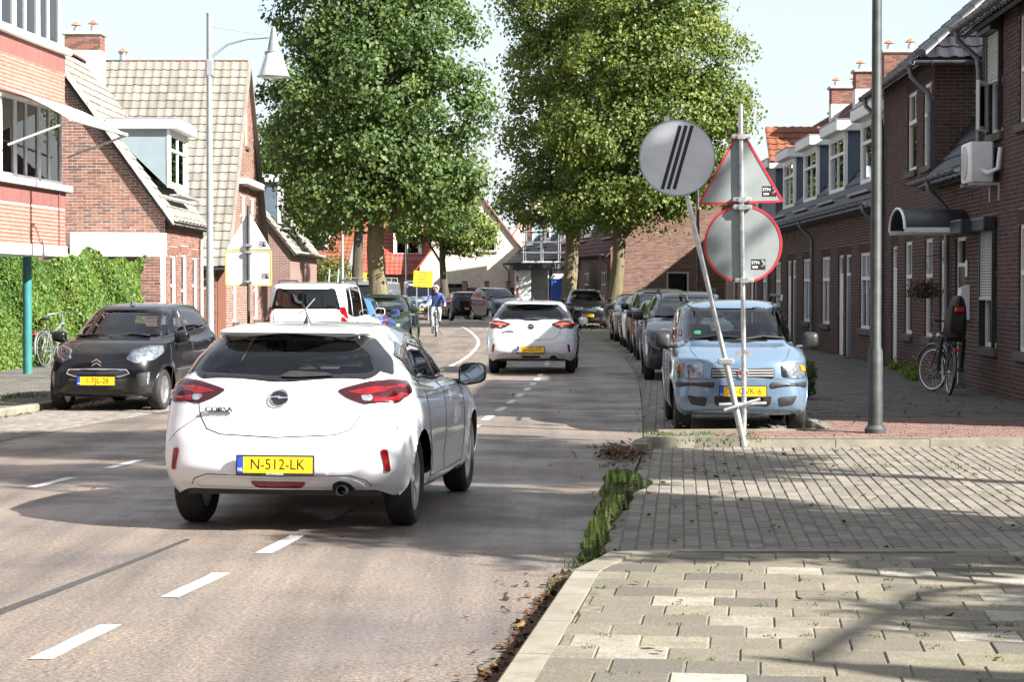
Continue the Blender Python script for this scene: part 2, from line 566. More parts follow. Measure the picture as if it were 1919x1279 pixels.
# ------------------------------------------------------------------ ground, road, pavements
def asphalt_mat():
    m, nt, b = _nodes('asphalt')
    b.inputs['Roughness'].default_value = .72
    b.inputs['Specular IOR Level'].default_value = .45
    pos = _coords(nt, True)
    g = _noise(nt, 95, 3, .8, pos)
    gr = _ramp(nt, [(.30, (.085, .071, .062)), (.5, (.180, .148, .124)), (.62, (.235, .195, .165)), (.74, (.43, .375, .325))])
    nt.links.new(g.outputs[0], gr.inputs[0])
    g2 = _noise(nt, 38, 4, .75, pos)
    g2r = _ramp(nt, [(.34, (.42, .42, .43)), (.52, (1.0, 1.0, 1.0)), (.70, (1.75, 1.7, 1.62))]); nt.links.new(g2.outputs[0], g2r.inputs[0])
    big = _noise(nt, .55, 5, .6, pos)
    br = _ramp(nt, [(.3, (.60, .61, .64)), (.5, (.92, .91, .90)), (.7, (1.15, 1.10, 1.04))]); nt.links.new(big.outputs[0], br.inputs[0])
    c = _mixc(nt, 1.0, _mixc(nt, 1.0, gr.outputs[0], g2r.outputs[0], 'MULTIPLY'), br.outputs[0], 'MULTIPLY')
    # long worn streaks along the road
    mp = nt.nodes.new('ShaderNodeMapping'); mp.inputs['Scale'].default_value = (2.4, .10, 1); mp.inputs['Rotation'].default_value = (0, 0, R(6))
    nt.links.new(pos, mp.inputs[0])
    st = _noise(nt, 1.0, 4, .6, mp.outputs[0])
    sr = _ramp(nt, [(.38, (.52, .53, .56)), (.58, (1.05, 1.05, 1.05))]); nt.links.new(st.outputs[0], sr.inputs[0])
    c = _mixc(nt, .65, c, _mixc(nt, 1.0, c, sr.outputs[0], 'MULTIPLY'))
    nt.links.new(c, b.inputs['Base Color'])
    _bump(nt, b, g.outputs[0], .6, .006)
    # damp patches are smoother
    dm = _noise(nt, .8, 4, .6, pos)
    dr = _ramp(nt, [(.42, (.42, .42, .42)), (.6, (.8, .8, .8))]); nt.links.new(dm.outputs[0], dr.inputs[0])
    nt.links.new(dr.outputs[0], b.inputs['Roughness'])
    return m


M['asphalt'] = asphalt_mat()
M['bed'] = simple('bed', (.13, .12, .085), .95, var=.35, scale=14, world=True, bump=.4)
M['earth'] = simple('earth', (.15, .135, .11), .95, var=.3, scale=1.5, world=True, bump=.4)
M['road_paint'] = pieces('road_paint', [(0, (.70, .70, .68)), (1, (.76, .76, .74))], rough=.7, dirt=.8, dscale=7, dirtcol=(.24, .20, .17), grain=60, gc=.35)
M['flag'] = pieces('flag', [(0, (.25, .225, .165)), (.2, (.17, .155, .12)), (.4, (.28, .25, .185)), (.6, (.125, .115, .10)), (.78, (.23, .205, .155)), (.88, (.44, .415, .35)), (1, (.20, .18, .135))], dirt=.75, dscale=5, grain=75, dirtcol=(.10, .09, .065), gc=.5, mossy=((.10, .11, .04), 3.5, .35))
M['flag_dark'] = pieces('flag_dark', [(0, (.13, .125, .115)), (.5, (.17, .16, .145)), (1, (.11, .105, .10))], dirt=.3, dscale=2, grain=90, mossy=((.06, .075, .035), 1.6, .35))
M['clinker'] = pieces('clinker', [(0, (.27, .245, .20)), (.35, (.22, .20, .165)), (.6, (.31, .28, .23)), (.8, (.18, .168, .145)), (1, (.25, .23, .19))], dirt=.6, dscale=1.6, grain=90, dirtcol=(.09, .082, .065), gc=.4)
M['clinker_grey'] = pieces('clinker_grey', [(0, (.22, .20, .18)), (.5, (.28, .255, .225)), (1, (.19, .175, .16))], dirt=.4, dscale=2, grain=120)
M['clinker_red'] = pieces('clinker_red', [(0, (.21, .125, .105)), (.5, (.25, .15, .125)), (1, (.17, .11, .095))], dirt=.4, dscale=2, grain=120)
M['kerb_stone'] = pieces('kerb_stone', [(0, (.26, .24, .19)), (.5, (.34, .31, .25)), (1, (.22, .205, .165))], dirt=.5, dscale=4, grain=110, mossy=((.12, .13, .05), 7, .4))


def sheet(name, pts, z, mat_, parent=None, kind='structure'):
    mb = MB()
    tri = delaunay_2d_cdt([Vector(p) for p in pts], [], [list(range(len(pts)))], 1, 1e-6)
    mb.add([(p.x, p.y, z) for p in tri[0]], [tuple(f) for f in tri[2]])
    o = mb.build(name, mat_, parent)
    if parent is None: tag(o, kind=kind)
    return o


def lerp_line(pts, y):
    """x on a polyline given as (x, y) with rising y"""
    return float(np.interp(y, [p[1] for p in pts], [p[0] for p in pts]))


ER = [(-1.7, -5), (-1.10, 0), (0.0, 9.1), (.49, 13.2), (1.2, 20.4), (1.42, 23.2), (2.02, 33.6), (2.52, 44.8), (2.9, 61), (2.95, 72), (2.3, 82), (.9, 92), (-.8, 101), (-3, 108), (-8, 116), (-32, 140)]
EL = [(-9.4, -5), (-8.7, 0), (-7.4, 9), (-6.6, 15), (-5.56, 23.2), (-4.67, 29.2), (-2.75, 43), (-2.35, 52), (-2.6, 62), (-3.4, 74), (-4.9, 86), (-7.5, 96), (-12, 104), (-36, 120)]
PR = [(3.50, 23.9), (3.75, 33.6), (4.15, 44.8), (4.6, 61), (4.7, 72), (4.2, 83), (2.9, 94), (1.2, 103)]
PL = [(-11.2, -5), (-10.6, 0), (-9.3, 9), (-8.4, 15), (-7.35, 23.2), (-6.45, 29.2), (-4.75, 43), (-4.35, 52), (-4.6, 62), (-5.4, 74), (-6.9, 86), (-9.5, 97), (-14, 106), (-36, 121.5)]


def smooth_line(pts, n=6):
    P = np.array(pts, float); out = []
    for i in range(len(P) - 1):
        p0, p1, p2, p3 = P[max(i - 1, 0)], P[i], P[i + 1], P[min(i + 2, len(P) - 1)]
        for k in range(n):
            t = k / n
            out.append(tuple(.5 * ((2 * p1) + (-p0 + p2) * t + (2 * p0 - 5 * p1 + 4 * p2 - p3) * t * t + (-p0 + 3 * p1 - 3 * p2 + p3) * t ** 3)))
    out.append(tuple(P[-1]))
    return out


ERs, ELs = smooth_line(ER, 4), smooth_line(EL, 4)
g = sheet('ground', [(-400, -60), (400, -60), (400, 700), (-400, 700)], -.05, M['earth'])
road = sheet('road', ERs + ELs[::-1], 0.0, M['asphalt'])

PIECE_V = None


def piece_template(w, l, t, b):
    """paver or brick lying flat: top at z=0, chamfered rim; w along x, l along y"""
    a, c = w / 2, l / 2
    V = [(-a + b, -c + b, 0), (a - b, -c + b, 0), (a - b, c - b, 0), (-a + b, c - b, 0),
         (-a, -c, -b), (a, -c, -b), (a, c, -b), (-a, c, -b),
         (-a, -c, -t), (a, -c, -t), (a, c, -t), (-a, c, -t)]
    F = [(0, 1, 2, 3)]
    for k in (0, 4):
        for i in range(4):
            j = (i + 1) % 4
            F.append((k + 4 + i, k + 4 + j, k + j, k + i))
    return np.array(V), np.array(F)


def scatter_pieces(centres, rots, temp, name, mat_, parent, n_single, z_jit=.003, tilt=.008, mesh_name=None, rest_name=None, scale=None):
    """the n_single pieces that show largest become objects of their own, the rest is one mesh"""
    V, F = temp
    C = np.asarray(centres, float); n = len(C)
    if n == 0: return
    rots = np.broadcast_to(np.asarray(rots, float), (n,))
    vis = [(proj(c)[2] if in_view(c, 25) else 1e9 + i) for i, c in enumerate(C)]
    order = np.argsort(vis)
    seen = sum(1 for v in vis if v < 1e9)
    ns = min(n_single, seen)
    me = None
    par_inv = parent.matrix_world.inverted() if parent is not None else Matrix()
    for i in order[:ns]:
        if me is None:
            me = bpy.data.meshes.new(name)
            me.from_pydata([tuple(v) for v in V], [], [tuple(int(k) for k in f) for f in F])
            me.materials.append(mat_); me.update()
        o = bpy.data.objects.new(name, me)
        COL.objects.link(o); o.parent = parent
        o.location = (C[i][0], C[i][1], C[i][2] + random.uniform(-z_jit, z_jit))
        o.rotation_euler = (random.uniform(-tilt, tilt), random.uniform(-tilt, tilt), rots[i])
    rest = order[ns:]
    if len(rest):
        m = len(rest)
        c, s = np.cos(rots[rest]), np.sin(rots[rest])
        tx, ty = RNG.uniform(-tilt, tilt, m), RNG.uniform(-tilt, tilt, m)
        zz = V[None, :, 2] + tx[:, None] * V[None, :, 0] + ty[:, None] * V[None, :, 1] + RNG.uniform(-z_jit, z_jit, m)[:, None]
        X = V[None, :, 0] * c[:, None] - V[None, :, 1] * s[:, None] + C[rest, 0][:, None]
        Y = V[None, :, 0] * s[:, None] + V[None, :, 1] * c[:, None] + C[rest, 1][:, None]
        Z = zz + C[rest, 2][:, None]
        VV = np.stack([X, Y, Z], -1).reshape(-1, 3)
        FF = (F[None] + (np.arange(m) * len(V))[:, None, None]).reshape(-1, F.shape[1])
        rn = np.repeat(RNG.random(m), len(F))
        o = np_mesh(rest_name or (name + 's'), VV, FF, [mat_], parent, rnd=rn)
        o['kind'] = 'stuff'


def pave(parent, name, poly, ang, w, l, z, mat_, n_single, gap=.006, th=.05, bond=.5, margin=0.0, bev=.006, rest=None, jitter=0.0):
    """running bond: rows of width w laid along the direction at ang (radians from +Y), pieces of length l"""
    P = np.array(poly); ca, sa = math.cos(ang), math.sin(ang)
    U = P @ np.array([[ca, -sa], [sa, ca]])            # local frame
    u0, v0 = U.min(0); u1, v1 = U.max(0)
    cs = []
    i = 0
    u = u0 + w / 2
    while u < u1:
        off = (i % 2) * l * bond
        v = v0 - l + off + (random.uniform(-.2, .2) * l if jitter else 0)
        while v < v1 + l:
            cs.append((u, v)); v += l
        u += w; i += 1
    cs = np.array(cs)
    inv = np.array([[ca, sa], [-sa, ca]])
    keep = np.ones(len(cs), bool)
    for du, dv in ((-.5, -.5), (.5, -.5), (.5, .5), (-.5, .5)):
        q = (cs + np.array([du * (w - 2 * margin), dv * (l - 2 * margin)])) @ inv
        keep &= inpoly(q[:, 0], q[:, 1], poly)
    W = cs[keep] @ inv
    C = np.column_stack([W, np.full(len(W), z)])
    scatter_pieces(C, ang, piece_template(w - gap, l - gap, th, bev), name, mat_, parent, n_single, rest_name=rest)


def lx(line, y, d=0.0):
    return lerp_line(line, y) + d


# near pavement on the right with its kerb, beyond it the mouth of the side street in clinkers
near_walk_poly = [(lx(ER, y, .17), y) for y in np.linspace(2, 12.0, 12)] + [(lx(ER, 12.4, .24), 12.45), (lx(ER, 12.6, .42), 12.68), (9.5, 12.8), (9.5, 2)]
near_walk = sheet('pavement', near_walk_poly, .095, M['bed'])
pave(near_walk, 'paving_flag', near_walk_poly, R(83.5), .31, .31, .102, M['flag'], 290, gap=.005, th=.05, bond=.5, margin=.155, jitter=1, rest='paving_flags')


def kerb(parent, line, z0, z1, w, step, mat_, name='kerb_stone'):
    """separate kerb stones along a polyline (x, y); the stone's road face lies on the line, its body to the right of travel"""
    L = [Vector(p) for p in line]
    d = [0.0]
    for i in range(1, len(L)): d.append(d[-1] + (L[i] - L[i - 1]).length)
    def at(s):
        s = max(0, min(d[-1], s))
        i = max(j for j in range(len(d)) if d[j] <= s + 1e-9)
        i = min(i, len(L) - 2)
        t = (s - d[i]) / max(d[i + 1] - d[i], 1e-9)
        return L[i].lerp(L[i + 1], t)
    s = 0.0
    while s < d[-1] - step * .3:
        a, b_ = at(s + .004), at(min(s + step, d[-1]) - .004)
        t = (b_ - a).normalized(); n = Vector((t.y, -t.x)) * w
        c = .02
        j = random.uniform(-.004, .004)
        zt = z1 + j
        nn = n.normalized() * c
        P = [a, b_, b_ + n, a + n]
        V = [(p.x, p.y, z0) for p in P] + [(a.x, a.y, zt - c), (b_.x, b_.y, zt - c), (P[2].x, P[2].y, zt), (P[3].x, P[3].y, zt), (a.x + nn.x, a.y + nn.y, zt), (b_.x + nn.x, b_.y + nn.y, zt)]
        F = [(0, 1, 5, 4), (4, 5, 9, 8), (8, 9, 6, 7), (1, 2, 6, 9, 5), (2, 3, 7, 6), (3, 0, 4, 8, 7), (3, 2, 1, 0)]
        MB().add(V, F).build(name, mat_, parent, fix=False)
        s += step


kerb(near_walk, [(lx(ER, y), y) for y in np.linspace(2, 12.0, 30)] + [(lx(ER, 12.4, .05), 12.45), (lx(ER, 12.7, .2), 12.78), (lx(ER, 12.8, .5), 12.86)], -.02, .11, .16, .9, M['kerb_stone'])
kerb(near_walk, [(lx(ER, 12.8, .5), 12.865), (9.5, 12.96)], -.02, .105, .15, 1.0, M['kerb_stone'])

street_poly = [(lx(ER, 12.2), 12.2)] + [(lx(ER, y, .03), y) for y in np.linspace(13, 22.2, 12)] + [(2.3, 22.42), (14, 22.75), (40, 23.2), (40, 13.2), (14, 12.97), (2, 12.86)]
side_street = sheet('side_street', street_poly, .004, M['bed'])
pave(side_street, 'clinker', street_poly[:-4] + [(13, 22.7), (13, 12.97)] + [(2, 12.86)], -R(4.5), .103, .206, .012, M['clinker'], 300, gap=.008, th=.04, rest='clinkers')

# far side: red clinker border, dark flags along the houses, parking strip in grey clinkers
walk_poly = [(2.3, 22.45), (12, 22.75), (12, 46), (13, 100), (4.0, 100)] + [(x, y) for x, y in PR[::-1]] + [(3.5, 23.9), (1.6, 23.6), (1.38, 22.6)]
far_walk = sheet('pavement', walk_poly, .087, M['bed'])
far_walk.name = 'pavement'
pave(far_walk, 'red_clinker', [(2.2, 22.62), (9, 22.86), (9, 25.9), (3.75, 25.9), (3.6, 24.0), (2.2, 23.7)], R(90), .103, .206, .094, M['clinker_red'], 200, gap=.006, th=.04, rest='red_clinkers')
pave(far_walk, 'paving_flag', [(3.75, 26.0), (8.4, 26.0), (8.6, 60), (4.75, 60), (4.3, 44.8), (3.9, 33.6)], R(92), .30, .30, .095, M['flag_dark'], 260, gap=.008, th=.04, rest='paving_flags')
kerb(far_walk, [(1.22, 21.35), (1.24, 22.0), (1.36, 22.42), (1.75, 22.52), (2.4, 22.5)], -.02, .115, .14, .55, M['kerb_stone'])
kerb(far_walk, [(2.4, 22.5), (9, 22.72)], -.02, .085, .12, 1.0, M['kerb_stone'])
kerb(far_walk, [(1.6, 23.62), (3.45, 23.85)], -.02, .11, .12, .9, M['kerb_stone'])
kerb(far_walk, smooth_line(PR[:6], 5), -.02, .10, .12, 1.0, M['clinker_grey'])
strip_poly = [(lx(ER, y, .02), y) for y in np.linspace(21.4, 82, 26)] + [(x, y) for x, y in PR[5::-1]] + [(1.55, 23.6), (1.35, 22.5)]
parking = sheet('parking_strip', strip_poly, .002, M['bed'])
pave(parking, 'clinker', [(lx(ER, y, .02), y) for y in np.linspace(23.6, 60, 16)] + [(4.5, 60)] + [(x, y) for x, y in PR[2::-1]], -R(4), .103, .206, .010, M['clinker_grey'], 150, gap=.007, th=.03, rest='clinkers')
corner = sheet('verge', [(1.32, 21.9), (1.42, 22.42), (2.3, 22.5), (2.3, 23.75), (1.62, 23.55), (1.5, 23.0)], .075, M['earth'])

# verge under the two big trees on the right, where the last car of the row stands
verge_poly = [(3.0, 83), (4.6, 83), (9, 84), (9, 125), (-2, 125), (-3, 109.5), (-.6, 102), (1.1, 93)]
verge = sheet('verge', verge_poly, .05, M['earth'])
kerb(verge, [(-3, 109.2), (-.75, 101.6), (1.0, 92.4), (2.4, 82.6), (3.2, 81.6), (4.6, 82.2)][::-1], -.02, .09, .14, 1.0, M['concrete'])

# left: parking strip in clinkers, kerb, dark pavement
lstrip_poly = [(x, y) for x, y in EL[:11]] + [(x, y) for x, y in PL[10::-1]]
lparking = sheet('parking_strip', lstrip_poly, .002, M['bed'])
pave(lparking, 'clinker', [(lx(EL, y, -.02), y) for y in np.linspace(19, 44, 10)] + [(lx(PL, y), y) for y in np.linspace(44, 19, 10)], -R(8), .103, .206, .010, M['clinker_grey'], 200, gap=.007, th=.03, rest='clinkers')
lwalk_poly = [(x, y) for x, y in PL] + [(-60, 121), (-60, -5)]
lwalk = sheet('pavement', lwalk_poly, .087, M['bed'])
pave(lwalk, 'paving_flag', [(lx(PL, y, -.14), y) for y in np.linspace(22, 50, 10)] + [(-10.2, 50), (-10.4, 22)], R(97), .30, .30, .095, M['flag_dark'], 200, gap=.008, th=.04, rest='paving_flags')
kerb(lwalk, smooth_line([(x, y) for x, y in PL[3:11]], 5)[::-1], -.02, .10, .13, 1.0, M['kerb_stone'])

# painted lines
DR = smooth_line([(-3.2, 1), (-2.13, 9.6), (-1.34, 15.4), (-.45, 25.8), (.1, 33), (.51, 40.2), (.85, 50), (.95, 60), (.6, 72), (-.3, 82), (-3, 97)], 6)
DL = smooth_line([(-6.2, 1), (-5.1, 9.6), (-4.13, 17.2), (-3.6, 21), (-2.6, 30), (-1.3, 46), (-1.0, 62), (-1.35, 76), (-2.2, 92), (-3.6, 103)], 6)


def dashes(line, start, dash, gap, w, until):
    P = [Vector(p) for p in line]; d = [0.0]
    for i in range(1, len(P)): d.append(d[-1] + (P[i] - P[i - 1]).length)
    def at(s):
        i = min(max(j for j in range(len(d)) if d[j] <= s + 1e-9), len(P) - 2)
        return P[i].lerp(P[i + 1], (s - d[i]) / max(1e-9, d[i + 1] - d[i]))
    s = start
    while s + dash < min(d[-1], until):
        mb = MB()
        a, b_ = at(s), at(s + dash); t = (b_ - a).normalized(); n = Vector((t.y, -t.x)) * (w / 2)
        m = []
        for k in range(7):
            q = a.lerp(b_, k / 6)
            e = .004
            m += [(q.x - n.x + random.uniform(-e, e), q.y - n.y + random.uniform(-e, e), .004), (q.x + n.x + random.uniform(-e, e), q.y + n.y + random.uniform(-e, e), .004)]
        mb.add(m, [(2 * k, 2 * k + 1, 2 * k + 3, 2 * k + 2) for k in range(6)])
        mb.build('lane_dash', M['road_paint'], road)
        s += dash + gap


dashes(DR, 8.66, 1.0, .95, .105, 95)
dashes(DL, 7.25, 1.0, .95, .10, 44)
dashes(DL, 45.0, 1.3, .35, .10, 103)

# sealed crack and a crescent of old paint on the asphalt
M['seal'] = simple('seal', (.035, .034, .034), .5, var=.2, world=True)
mb = MB()
crk = smooth_line([(-3.75, 6.5), (-2.9, 9.6), (-2.62, 11.2), (-2.35, 12.9), (-2.16, 14.2)], 8)
for i in range(len(crk) - 1):
    (x0, y0), (x1, y1) = crk[i], crk[i + 1]
    w0 = .045 * (1 - i / len(crk)) + .014
    mb.add([(x0 - w0, y0, .0035), (x0 + w0, y0, .0035), (x1 + w0, y1, .0035), (x1 - w0, y1, .0035)], [(0, 1, 2, 3)])
mb.build('sealed_crack', M['seal'], road)

# puddle in the gutter of the side street mouth
def water_mat():
    m, nt, b = _nodes('water')
    b.inputs['Base Color'].default_value = (.018, .02, .016, 1)
    b.inputs['Roughness'].default_value = .02
    b.inputs['Specular IOR Level'].default_value = 1.0
    b.inputs['IOR'].default_value = 1.7
    n = _noise(nt, 9, 2, .5, _coords(nt, True))
    _bump(nt, b, n.outputs[0], .05, .004)
    return m


M['water'] = water_mat()
pud = round_poly([(.40, 12.95), (.57, 13.2), (.60, 13.7), (.66, 14.3), (.72, 15.1), (.88, 16.2), (.96, 17.2), (1.22, 18.1), (1.16, 18.7), (1.05, 19.6), (.90, 19.5), (.80, 18.6), (.72, 17.0), (.60, 15.6), (.49, 14.3), (.43, 13.5)], .25)
pud = [(x + .02 * math.sin(y * 9) + random.uniform(-.012, .012), y + random.uniform(-.05, .05)) for x, y in pud]
tag(sheet('puddle', pud, .0175, M['water'], None), kind='structure')

# ------------------------------------------------------------------ houses
def brick_tex(name, c1, c2, mortar, scale=1.0):
    """brickwork too far away to tell the bricks apart"""
    m, nt, b = _nodes(name)
    b.inputs['Roughness'].default_value = .9
    tc = nt.nodes.new('ShaderNodeTexCoord')
    sp = nt.nodes.new('ShaderNodeSeparateXYZ'); nt.links.new(tc.outputs['Object'], sp.inputs[0])
    ad = nt.nodes.new('ShaderNodeMath'); nt.links.new(sp.outputs[0], ad.inputs[0]); nt.links.new(sp.outputs[1], ad.inputs[1])
    cb = nt.nodes.new('ShaderNodeCombineXYZ'); nt.links.new(ad.outputs[0], cb.inputs[0]); nt.links.new(sp.outputs[2], cb.inputs[1])
    br = nt.nodes.new('ShaderNodeTexBrick')
    br.inputs['Color1'].default_value = (*c1, 1); br.inputs['Color2'].default_value = (*c2, 1); br.inputs['Mortar'].default_value = (*mortar, 1)
    br.inputs['Scale'].default_value = scale
    br.inputs['Brick Width'].default_value = .22; br.inputs['Row Height'].default_value = .0625; br.inputs['Mortar Size'].default_value = .008
    nt.links.new(cb.outputs[0], br.inputs['Vector'])
    n = _noise(nt, 1.2, 5, .6, tc.outputs['Object'])
    r = _ramp(nt, [(.3, (.8, .8, .8)), (.7, (1.08, 1.08, 1.08))]); nt.links.new(n.outputs[0], r.inputs[0])
    nt.links.new(_mixc(nt, 1.0, br.outputs[0], r.outputs[0], 'MULTIPLY'), b.inputs['Base Color'])
    return m


M['far_cream'] = brick_tex('far_cream', (.60, .52, .42), (.52, .44, .34), (.62, .57, .5))
M['far_brown'] = brick_tex('far_brown', (.19, .085, .06), (.13, .06, .05), (.30, .27, .24))


class House:
    def __init__(s, name, label, loc, rz_deg, group=None, cat='house'):
        s.e = thing(name, label, cat, loc, R(rz_deg), group)
        s.W = Matrix.Translation(Vector(loc)) @ Matrix.Rotation(R(rz_deg), 4, 'Z')


def plane_m(O, U):
    """matrix from (s, z, n) of a wall plane to house coordinates; n points outwards"""
    U = Vector(U).normalized(); V = Vector((0, 0, 1)); N = U.cross(V)
    m = Matrix.Identity(4)
    for i in range(3):
        m[i][0], m[i][1], m[i][2], m[i][3] = U[i], V[i], N[i], O[i]
    return m


def wall_sheet(h, O, U, poly, holes, mat_, thick, name='wall', reveal=None):
    pts = [Vector(p) for p in poly]; edges = [(i, (i + 1) % len(poly)) for i in range(len(poly))]
    for (a, b, c, d) in holes:
        k = len(pts)
        pts += [Vector((a, b)), Vector((c, b)), Vector((c, d)), Vector((a, d))]
        edges += [(k, k + 1), (k + 1, k + 2), (k + 2, k + 3), (k + 3, k)]
    r = delaunay_2d_cdt(pts, edges, [], 0, 1e-5)
    V2, F2 = r[0], r[2]
    mb = MB(); Mp = plane_m(O, U)
    keep = []
    for f in F2:
        cx = sum(V2[i].x for i in f) / len(f); cy = sum(V2[i].y for i in f) / len(f)
        if not inpoly([cx], [cy], poly)[0]: continue
        if any(a < cx < c and b < cy < d for a, b, c, d in holes): continue
        keep.append(tuple(f))
    mb.add([(p.x, p.y, 0) for p in V2], keep, 0, 0, Mp)
    mb.add([(p.x, p.y, -thick) for p in V2], [f[::-1] for f in keep], 0, 0, Mp)
    for loop in [list(poly)] + [[(a, b), (c, b), (c, d), (a, d)] for a, b, c, d in holes]:
        n = len(loop)
        for i in range(n):
            p, q = loop[i], loop[(i + 1) % n]
            mb.add([(p[0], p[1], 0), (q[0], q[1], 0), (q[0], q[1], -thick), (p[0], p[1], -thick)], [(0, 1, 2, 3)], 1 if loop is not poly else 0, 0, Mp)
    return mb.build(name, [mat_, reveal or mat_], h.e, fix=False)


def brick_panel(h, O, U, poly, holes=(), mat_=None, mortar=None, n_single=0, bl=.21, bh=.05, joint=.012, depth=.010, thick=.24, name='wall', soldier=True, soldier_mat=None):
    mortar = mortar or M['mortar']
    wall = wall_sheet(h, O, U, poly, holes, mortar, thick, name, mat_)
    Mp = plane_m(O, U)
    zs = [p[1] for p in poly]; z0, z1 = min(zs), max(zs)
    ch = bh + joint
    full, part = [], []
    sold = []
    lint = []
    if soldier:
        for a, b, c, d in holes:
            lint.append((a - .1, d, c + .1, d + .21))
            x = a - .1
            while x < c + .1 - .03:
                sold.append((x + .026, d + .105, .05, .20)); x += .0615
    k = 0
    z = z0
    while z < z1 - .02:
        zc = z + bh / 2
        # inside intervals at this height
        xs = []
        n = len(poly)
        for i in range(n):
            (xa, ya), (xb, yb) = poly[i], poly[(i + 1) % n]
            if (ya > zc) != (yb > zc):
                xs.append(xa + (xb - xa) * (zc - ya) / (yb - ya))
        xs.sort()
        iv = [(xs[i], xs[i + 1]) for i in range(0, len(xs) - 1, 2)]
        for a, b, c, d in list(holes) + lint:
            if b - .5 * bh < zc < d + .3 * bh:
                nv = []
                for p, q in iv:
                    if c <= p or a >= q: nv.append((p, q)); continue
                    if a > p: nv.append((p, a))
                    if c < q: nv.append((c, q))
                iv = nv
        for p, q in iv:
            st = bl + joint
            i0 = math.floor((p - (k % 2) * st / 2) / st)
            x = i0 * st + (k % 2) * st / 2
            while x < q:
                a, b = max(x, p), min(x + bl, q)
                if b - a > .03:
                    (full if b - a > bl - 1e-4 else part).append(((a + b) / 2, zc, b - a, bh))
                x += st
        z += ch; k += 1
    def temp(w, hh):
        a, c = w / 2, hh / 2
        V = [(-a, -c, -.004), (a, -c, -.004), (a, c, -.004), (-a, c, -.004), (-a + .003, -c + .003, depth), (a - .003, -c + .003, depth), (a - .003, c - .003, depth), (-a + .003, c - .003, depth)]
        return V
    TF = [(4, 5, 6, 7), (0, 1, 5, 4), (1, 2, 6, 5), (2, 3, 7, 6), (3, 0, 4, 7)]
    WM = h.W @ Mp
    singles = set()
    if n_single:
        rk = []
        for i, (s_, zc, w, hh) in enumerate(full):
            p = WM @ Vector((s_, zc, 0))
            if in_view(p, 5): rk.append((proj(p)[2], i))
        rk.sort()
        singles = set(i for _, i in rk[:n_single])
        if singles:
            me = bpy.data.meshes.new('brick')
            me.from_pydata([(Mp.to_3x3() @ Vector(v)) for v in temp(bl, bh)], [], TF)
            me.materials.append(mat_); me.update()
            for i in singles:
                o = bpy.data.objects.new('brick', me); COL.objects.link(o); o.parent = wall
                o.location = Mp @ Vector((full[i][0], full[i][1], random.uniform(-.002, .003)))
    rest = [full[i] for i in range(len(full)) if i not in singles] + part
    for lst, mm, nm in ((rest, mat_, 'bricks'), (sold, soldier_mat or mat_, 'lintel_bricks')):
        if not lst: continue
        A = np.array(lst)
        V = np.array(temp(1, 1)); m = len(A)
        sx = A[:, 2][:, None]; sz = A[:, 3][:, None]
        VX = np.sign(V[:, 0])[None] * sx / 2 * np.where(V[:, 2] > 0, .985, 1.0)[None] + A[:, 0][:, None]
        VZ = np.sign(V[:, 1])[None] * sz / 2 * np.where(V[:, 2] > 0, .94, 1.0)[None] + A[:, 1][:, None]
        VN = np.broadcast_to(V[:, 2][None], VX.shape) + np.where(V[:, 2] > 0, 1, 0)[None] * RNG.uniform(-.002, .003, m)[:, None]
        P = np.stack([VX, VZ, VN, np.ones_like(VX)], -1).reshape(-1, 4) @ np.array(Mp).T
        F = (np.array(TF)[None] + (np.arange(m) * 8)[:, None, None]).reshape(-1, 4)
        o = np_mesh(nm, P[:, :3], F, [mm], wall, rnd=np.repeat(RNG.random(m), 5))
        o['kind'] = 'stuff'
    return wall


